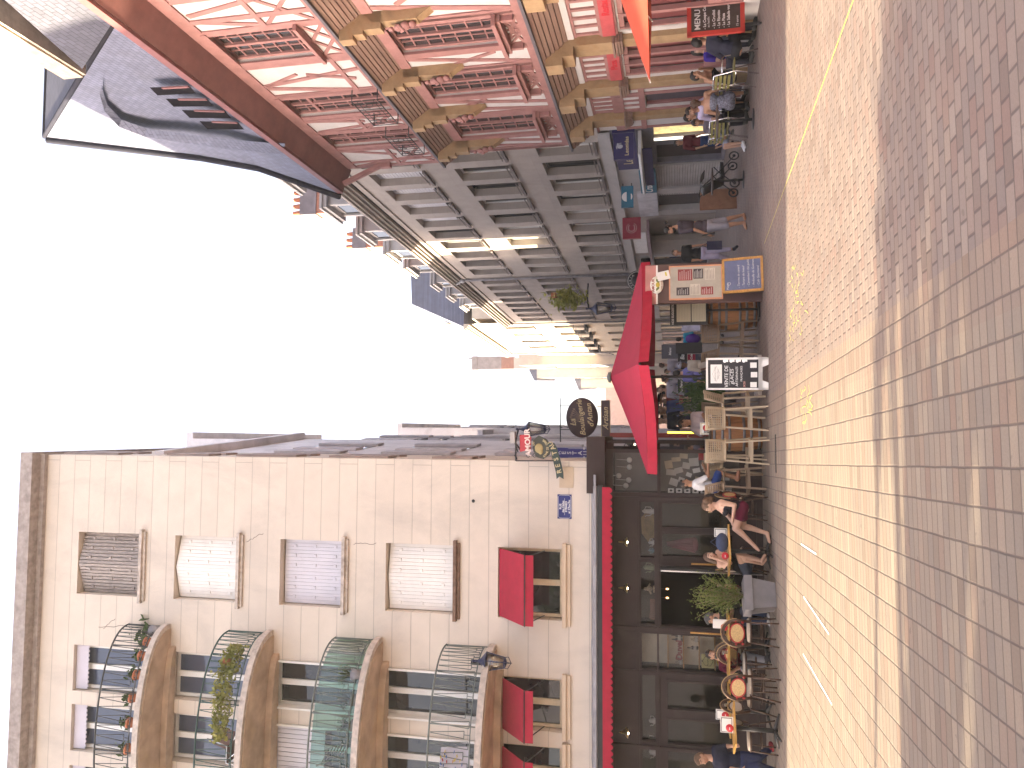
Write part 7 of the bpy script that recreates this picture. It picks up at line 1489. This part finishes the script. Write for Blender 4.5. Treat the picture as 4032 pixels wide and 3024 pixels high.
# waiter in black
y = 18.4
J = pts(zS, y, (600, 870), (320, 835), (250, 820), (345, 880, .1), (350, 800, -.1), (470, 900, .1), (480, 800, -.2), (440, 790, .1), (440, 800, -.1), (800, 880, .06), (800, 850, -.06), (980, 880, .06), (980, 850, -.06), (1000, 850, .06), (1000, 830, -.06))
person('bearded waiter dressed in black standing with folded arms at the side entrance', J[0], J[1], J[2], (.9, -.4, 0), (J[3], J[4]), (J[5], J[6]), (J[7], J[8]), (J[9], J[10]), (J[11], J[12]), tuple(gz(q, .05) for q in (J[13], J[14])), 'fair', 'dark', 'short', (.015, .015, .018), .45, (.015, .015, .018), 1.0, k=.95, beard=True)
# man walking in grey t-shirt and pale shorts
g0 = at(*zT(1735, 440)); y = g0.y
J = pts(zT, y, (1150, 430), (650, 450), (545, 495), (720, 520, -.14), (700, 390, .14), (920, 490, -.2), (930, 385, .2), (1130, 565, -.2), (1110, 400, .2), (1420, 430, -.08), (1390, 345, .08), (1680, 385, -.1), (1680, 265, .1), (1728, 460, -.12), (1722, 315, .1))
person('bearded man walking in a grey t-shirt, pale shorts and flip-flops', J[0], J[1], J[2], (-.85, -.35, -.3), (J[3], J[4]), (J[5], J[6]), (J[7], J[8]), (J[9], J[10]), (J[11], J[12]), tuple(gz(q, .03) for q in (J[13], J[14])), 'tan', 'dark', 'curly', (.085, .07, .085), .42, (.34, .33, .37), .5, (.02, .02, .02), True, 1.0, 'people walking in the street', beard=True)
mb0 = MB(); p = J[7]; mb0.bar(p+V3((-.03, -.02, .12)), p+V3((.02, -.02, -.16)), .13, .02); solo('tablet', mb0, BLACK, 'dark flat folder held by the walking man', 'folder', (0, 0, 0))
# person in black tee and lilac trousers
g0 = at(*zT(1600, 790)); y = g0.y
J = pts(zT, y, (1050, 860), (715, 865), (635, 850), (770, 950), (760, 770), (880, 970), (890, 750), (990, 960), (1060, 725), (1290, 900), (1270, 810), (1500, 960, .2), (1530, 790), (1560, 950, .1), (1575, 760, -.12))
person('short haired person in a black printed t-shirt and lilac trousers carrying a navy bag', J[0], J[1], J[2], (.1, -.95, .05), (J[3], J[4]), (J[5], J[6]), (J[7], J[8]), (J[9], J[10]), (J[11], J[12]), tuple(gz(q, .04) for q in (J[13], J[14])), 'tan', 'brown', 'short', (.02, .02, .022), .4, (.42, .38, .50), .92, (.03, .03, .04), False, .95, 'people walking in the street')
mb0 = MB(); p = W(*zT(1230, 730), y-.1); mb0.box(p.x-.12, p.x+.10, p.y-.03, p.y+.03, p.z-.2, p.z+.18); mb0.tube([(p.x-.05, p.y, p.z+.18), (p.x, p.y, p.z+.3), (p.x+.05, p.y, p.z+.18)], .01); solo('bag', mb0, M('navy bag', (.015, .015, .05), .5), 'navy shopping bag carried beside the lilac trousers', 'bag', (0, 0, 0))
def simple(label, zf, y, hd, feet_z=0.0, face=(0, -1, 0), **kw):
    """standing figure under the head pixel hd"""
    h = W(*zf(*hd), y); H_ = h.z+.10; s_ = H_/1.72; x = h.x; a = V3(face); a.z = 0; a.normalize(); r_ = V3((a.y, -a.x, 0)); w0 = .19*s_
    q = lambda dx, dz, df=0: V3((x, y, 0))+r_*dx*s_+a*df*s_+V3((0, 0, dz*s_))
    st = kw.pop('stride', .12)
    return person(label, q(0, .92), q(0, 1.46), h, face, (q(-.18, 1.40), q(.18, 1.40)), (q(-.23, 1.13, -.03), q(.23, 1.13, -.03)), (q(-.24, .90, .06), q(.24, .90, .06)), (q(-.09, .50, st*.6), q(.09, .50, -st*.2)), (q(-.09, .09, st), q(.09, .09, -st)), (q(-.10, .04, st+.12), q(.10, .04, -st+.12)), k=s_, vox=.013, **kw)
simple('dark skinned man in a grey cap and cream striped t-shirt beyond the A-board', zQ, 20.2, (410, 1325), face=(.8, -.5, -.2), skin='dark', hair='dark', top=(.42, .38, .33), bottom=(.1, .1, .12), cap=(.35, .35, .42), group='people walking in the street')
simple('person in a lavender blue top behind the parasol pole', zQ, 21.5, (350, 1420), face=(-.3, .9, 0), hair='dark', top=(.16, .16, .42), bottom=(.05, .05, .07), group='people walking in the street')
pb = simple('dark haired person in turquoise with a purple backpack further down the street', zQ, 27.0, (375, 1015), face=(-.2, .95, 0), hair='dark', top=(.02, .28, .42), bottom=(.2, .19, .2), group='people walking in the street')
mb0 = MB(); h = W(*zQ(375, 1015), 27.0); mb0.ell((h.x, 26.8, h.z-.45), (.17, .13, .25)); solo('backpack', mb0, M('purple backpack', (.07, .015, .22), .6), 'purple backpack worn by the person in turquoise', 'backpack', (0, 0, 0))
simple('man in a maroon top and blue jeans outside the chocolate shop', z7, 22.0, (778, 935), face=(.3, -.8, -.1), skin='warm', hair='dark', top=(.10, .02, .025), bottom=(.03, .05, .12), group='people walking in the street')
def sitter(label, h, face, seat=.5, **kw):
    a = V3(face); a.z = 0; a.normalize(); r_ = V3((a.y, -a.x, 0)); k = kw.pop('k', 1.0); lean = kw.pop('lean', .1); hands = kw.pop('hands', None)
    pz = h.z-.78*k; P_ = V3((h.x, h.y, 0))-a*(lean+.02)*k+V3((0, 0, max(.42, pz))); q = lambda dx, df, dz: P_+r_*dx*k+a*df*k+V3((0, 0, dz*k))
    N_ = h-V3((0, 0, .15*k))-a*.03*k; S_ = lambda sg: N_+r_*sg*.18*k-V3((0, 0, .06*k))
    if hands is None: hands = (q(-.16, .38, .26), q(.16, .38, .26))
    E_ = [ik(S_(sg), hands[i], .28*k, .26*k, -a*.3+V3((0, 0, -1))+r_*sg*.5) for i, sg in enumerate((-1, 1))]
    kz = P_.z; K_ = [V3((*(q(sg*.10, .44, 0)).xy, min(kz+.04, .56))) for sg in (-1, 1)]; A_ = [V3((*(q(sg*.11, .40, 0)).xy, .09)) for sg in (-1, 1)]; T_ = [V3((*(q(sg*.12, .54, 0)).xy, .04)) for sg in (-1, 1)]
    return person(label, P_, N_, h, face, (S_(-1), S_(1)), (E_[0][0], E_[1][0]), (E_[0][1], E_[1][1]), tuple(K_), tuple(A_), tuple(T_), k=k, vox=.012, **kw)
gR = 'drinkers seated at the right'
sitter('heavy set man in dark navy seen from the side nearest the red menu board', W(*zU(330, 540), 15.7), (.9, .35, -.2), skin='tan', hair='dark', top=(.025, .025, .04), sleeve=.7, bottom=(.02, .02, .025), k=1.08, lean=.28, group=gR)
sitter('person in black holding a phone half hidden by the menu board', W(*zU(395, 430), 16.3), (.5, -.6, -.5), skin='tan', hair='dark', top=(.025, .03, .05), sleeve=.4, bottom=(.03, .03, .04), group=gR)
sitter('long dark haired woman in a violet top at the drinkers table', W(*zU(310, 665), 17.0), (.1, -.9, 0), skin='fair', hair='dark', hstyle='long', top=(.05, .025, .26), sleeve=.3, bottom=(.03, .03, .05), female=True, group=gR)
hh_ = W(*zU(300, 985), 16.7); sitter('woman with sunglasses on her head drinking with raised elbows', hh_, (.55, -.75, 0), skin='warm', hair='dark', top=(.02, .02, .022), sleeve=-1, bottom=(.03, .03, .04), female=True, group=gR, hands=(W(*zU(390, 900), 16.4), W(*zU(400, 1010), 16.4)))
sitter('woman seen from behind with bare back and plaid skirt', W(*zU(300, 1350), 17.2), (.4, .85, 0), skin='tan', hair='brown', hstyle='bun', top=M('plaid grey cloth', (.16, .16, .20), .9, .6, 30), sleeve=-1, bottom=M('plaid grey cloth', (.16, .16, .20), .9, .6, 30), leg=.4, female=True, group=gR)
sitter('person in a pale lilac shirt and black trousers leaning at the table', W(*zU(235, 1450), 17.6), (-.6, -.5, -.3), skin='tan', hair='dark', top=(.48, .42, .58), sleeve=.6, bottom=(.012, .012, .015), lean=.25, group=gR)
sitter('dark haired head turned to camera behind the lilac shirt', W(*zU(205, 1530), 18.6), (.4, -.9, 0), skin='tan', hair='dark', top=(.2, .18, .22), sleeve=.4, bottom=(.03, .03, .04), group=gR)
sitter('person with dark hair by the yellow sign at the right tables', W(*zU(310, 1600), 18.2), (-.2, -.9, -.2), skin='warm', hair='dark', top=(.12, .1, .12), sleeve=.4, bottom=(.03, .03, .04), group=gR)
sitter('child in a pale blue outfit perched at the small table', W(*z7(1000, 900), 18.3), (-.9, -.1, -.2), skin='fair', hair='dark', top=(.30, .34, .46), sleeve=.3, bottom=(.32, .36, .48), leg=.4, k=.72, shoe=(.6, .6, .62), group=gR)
# distant crowd: three kinds, copied
cols_ = [((.02, .02, .03), (.03, .03, .05), 'dark', 'tan'), ((.42, .38, .42), (.05, .06, .1), 'brown', 'fair'), ((.10, .12, .28), (.2, .18, .17), 'brown', 'tan'), ((.28, .06, .07), (.02, .02, .03), 'dark', 'warm')]
proto = []; spots = []; rr = random.Random(31)
for i in range(34):
    spots.append((rr.uniform(-1.5, 1.6)+.0, 30+i*1.05, rr.uniform(0, 6.28)))
looks = ['in black', 'in a pale top', 'in blue', 'in dark red']
for i, (t_, b_, hr, sk) in enumerate(cols_):
    q = Z(0, 0, 1); h = V3((0, 0, 1.6)); x, yy_ = spots[i][0], spots[i][1]
    o = simple('distant walker %s in the crowd down the street' % looks[i], lambda a, c: (a, c), yy_, (2600, 1512), hair=hr, skin=sk, top=t_, bottom=b_, group='crowd far down the street', face=(0, -1, 0)); proto.append(o)
    o.location.x = x-.0045*yy_*0
    o.scale = (1, 1, 1)
for i in range(4, 34):
    x, yy_, rz = spots[i]; x -= (yy_-30)*.055
    c = clone(proto[i % 4], (x, yy_, 0), rz, 'distant walker %s in the crowd down the street' % looks[i % 4], rr.uniform(.93, 1.05))
# ---------------------------------------------------------------- thin volume added to imitate veiling glare of the lens
b = MB(); b.box(-70, 90, -45, 160, -1, 26); hm = bpy.data.materials.new('haze air'); hm.use_nodes = True; nt = hm.node_tree; nt.nodes.clear()
ho = nt.nodes.new('ShaderNodeOutputMaterial'); pv = nt.nodes.new('ShaderNodeVolumePrincipled'); pv.inputs['Color'].default_value = (.95, .93, .92, 1); pv.inputs['Density'].default_value = .0009; pv.inputs['Anisotropy'].default_value = .3
nt.links.new(pv.outputs[0], ho.inputs['Volume']); tag(b.part('glare_veil', hm), kind='stuff')
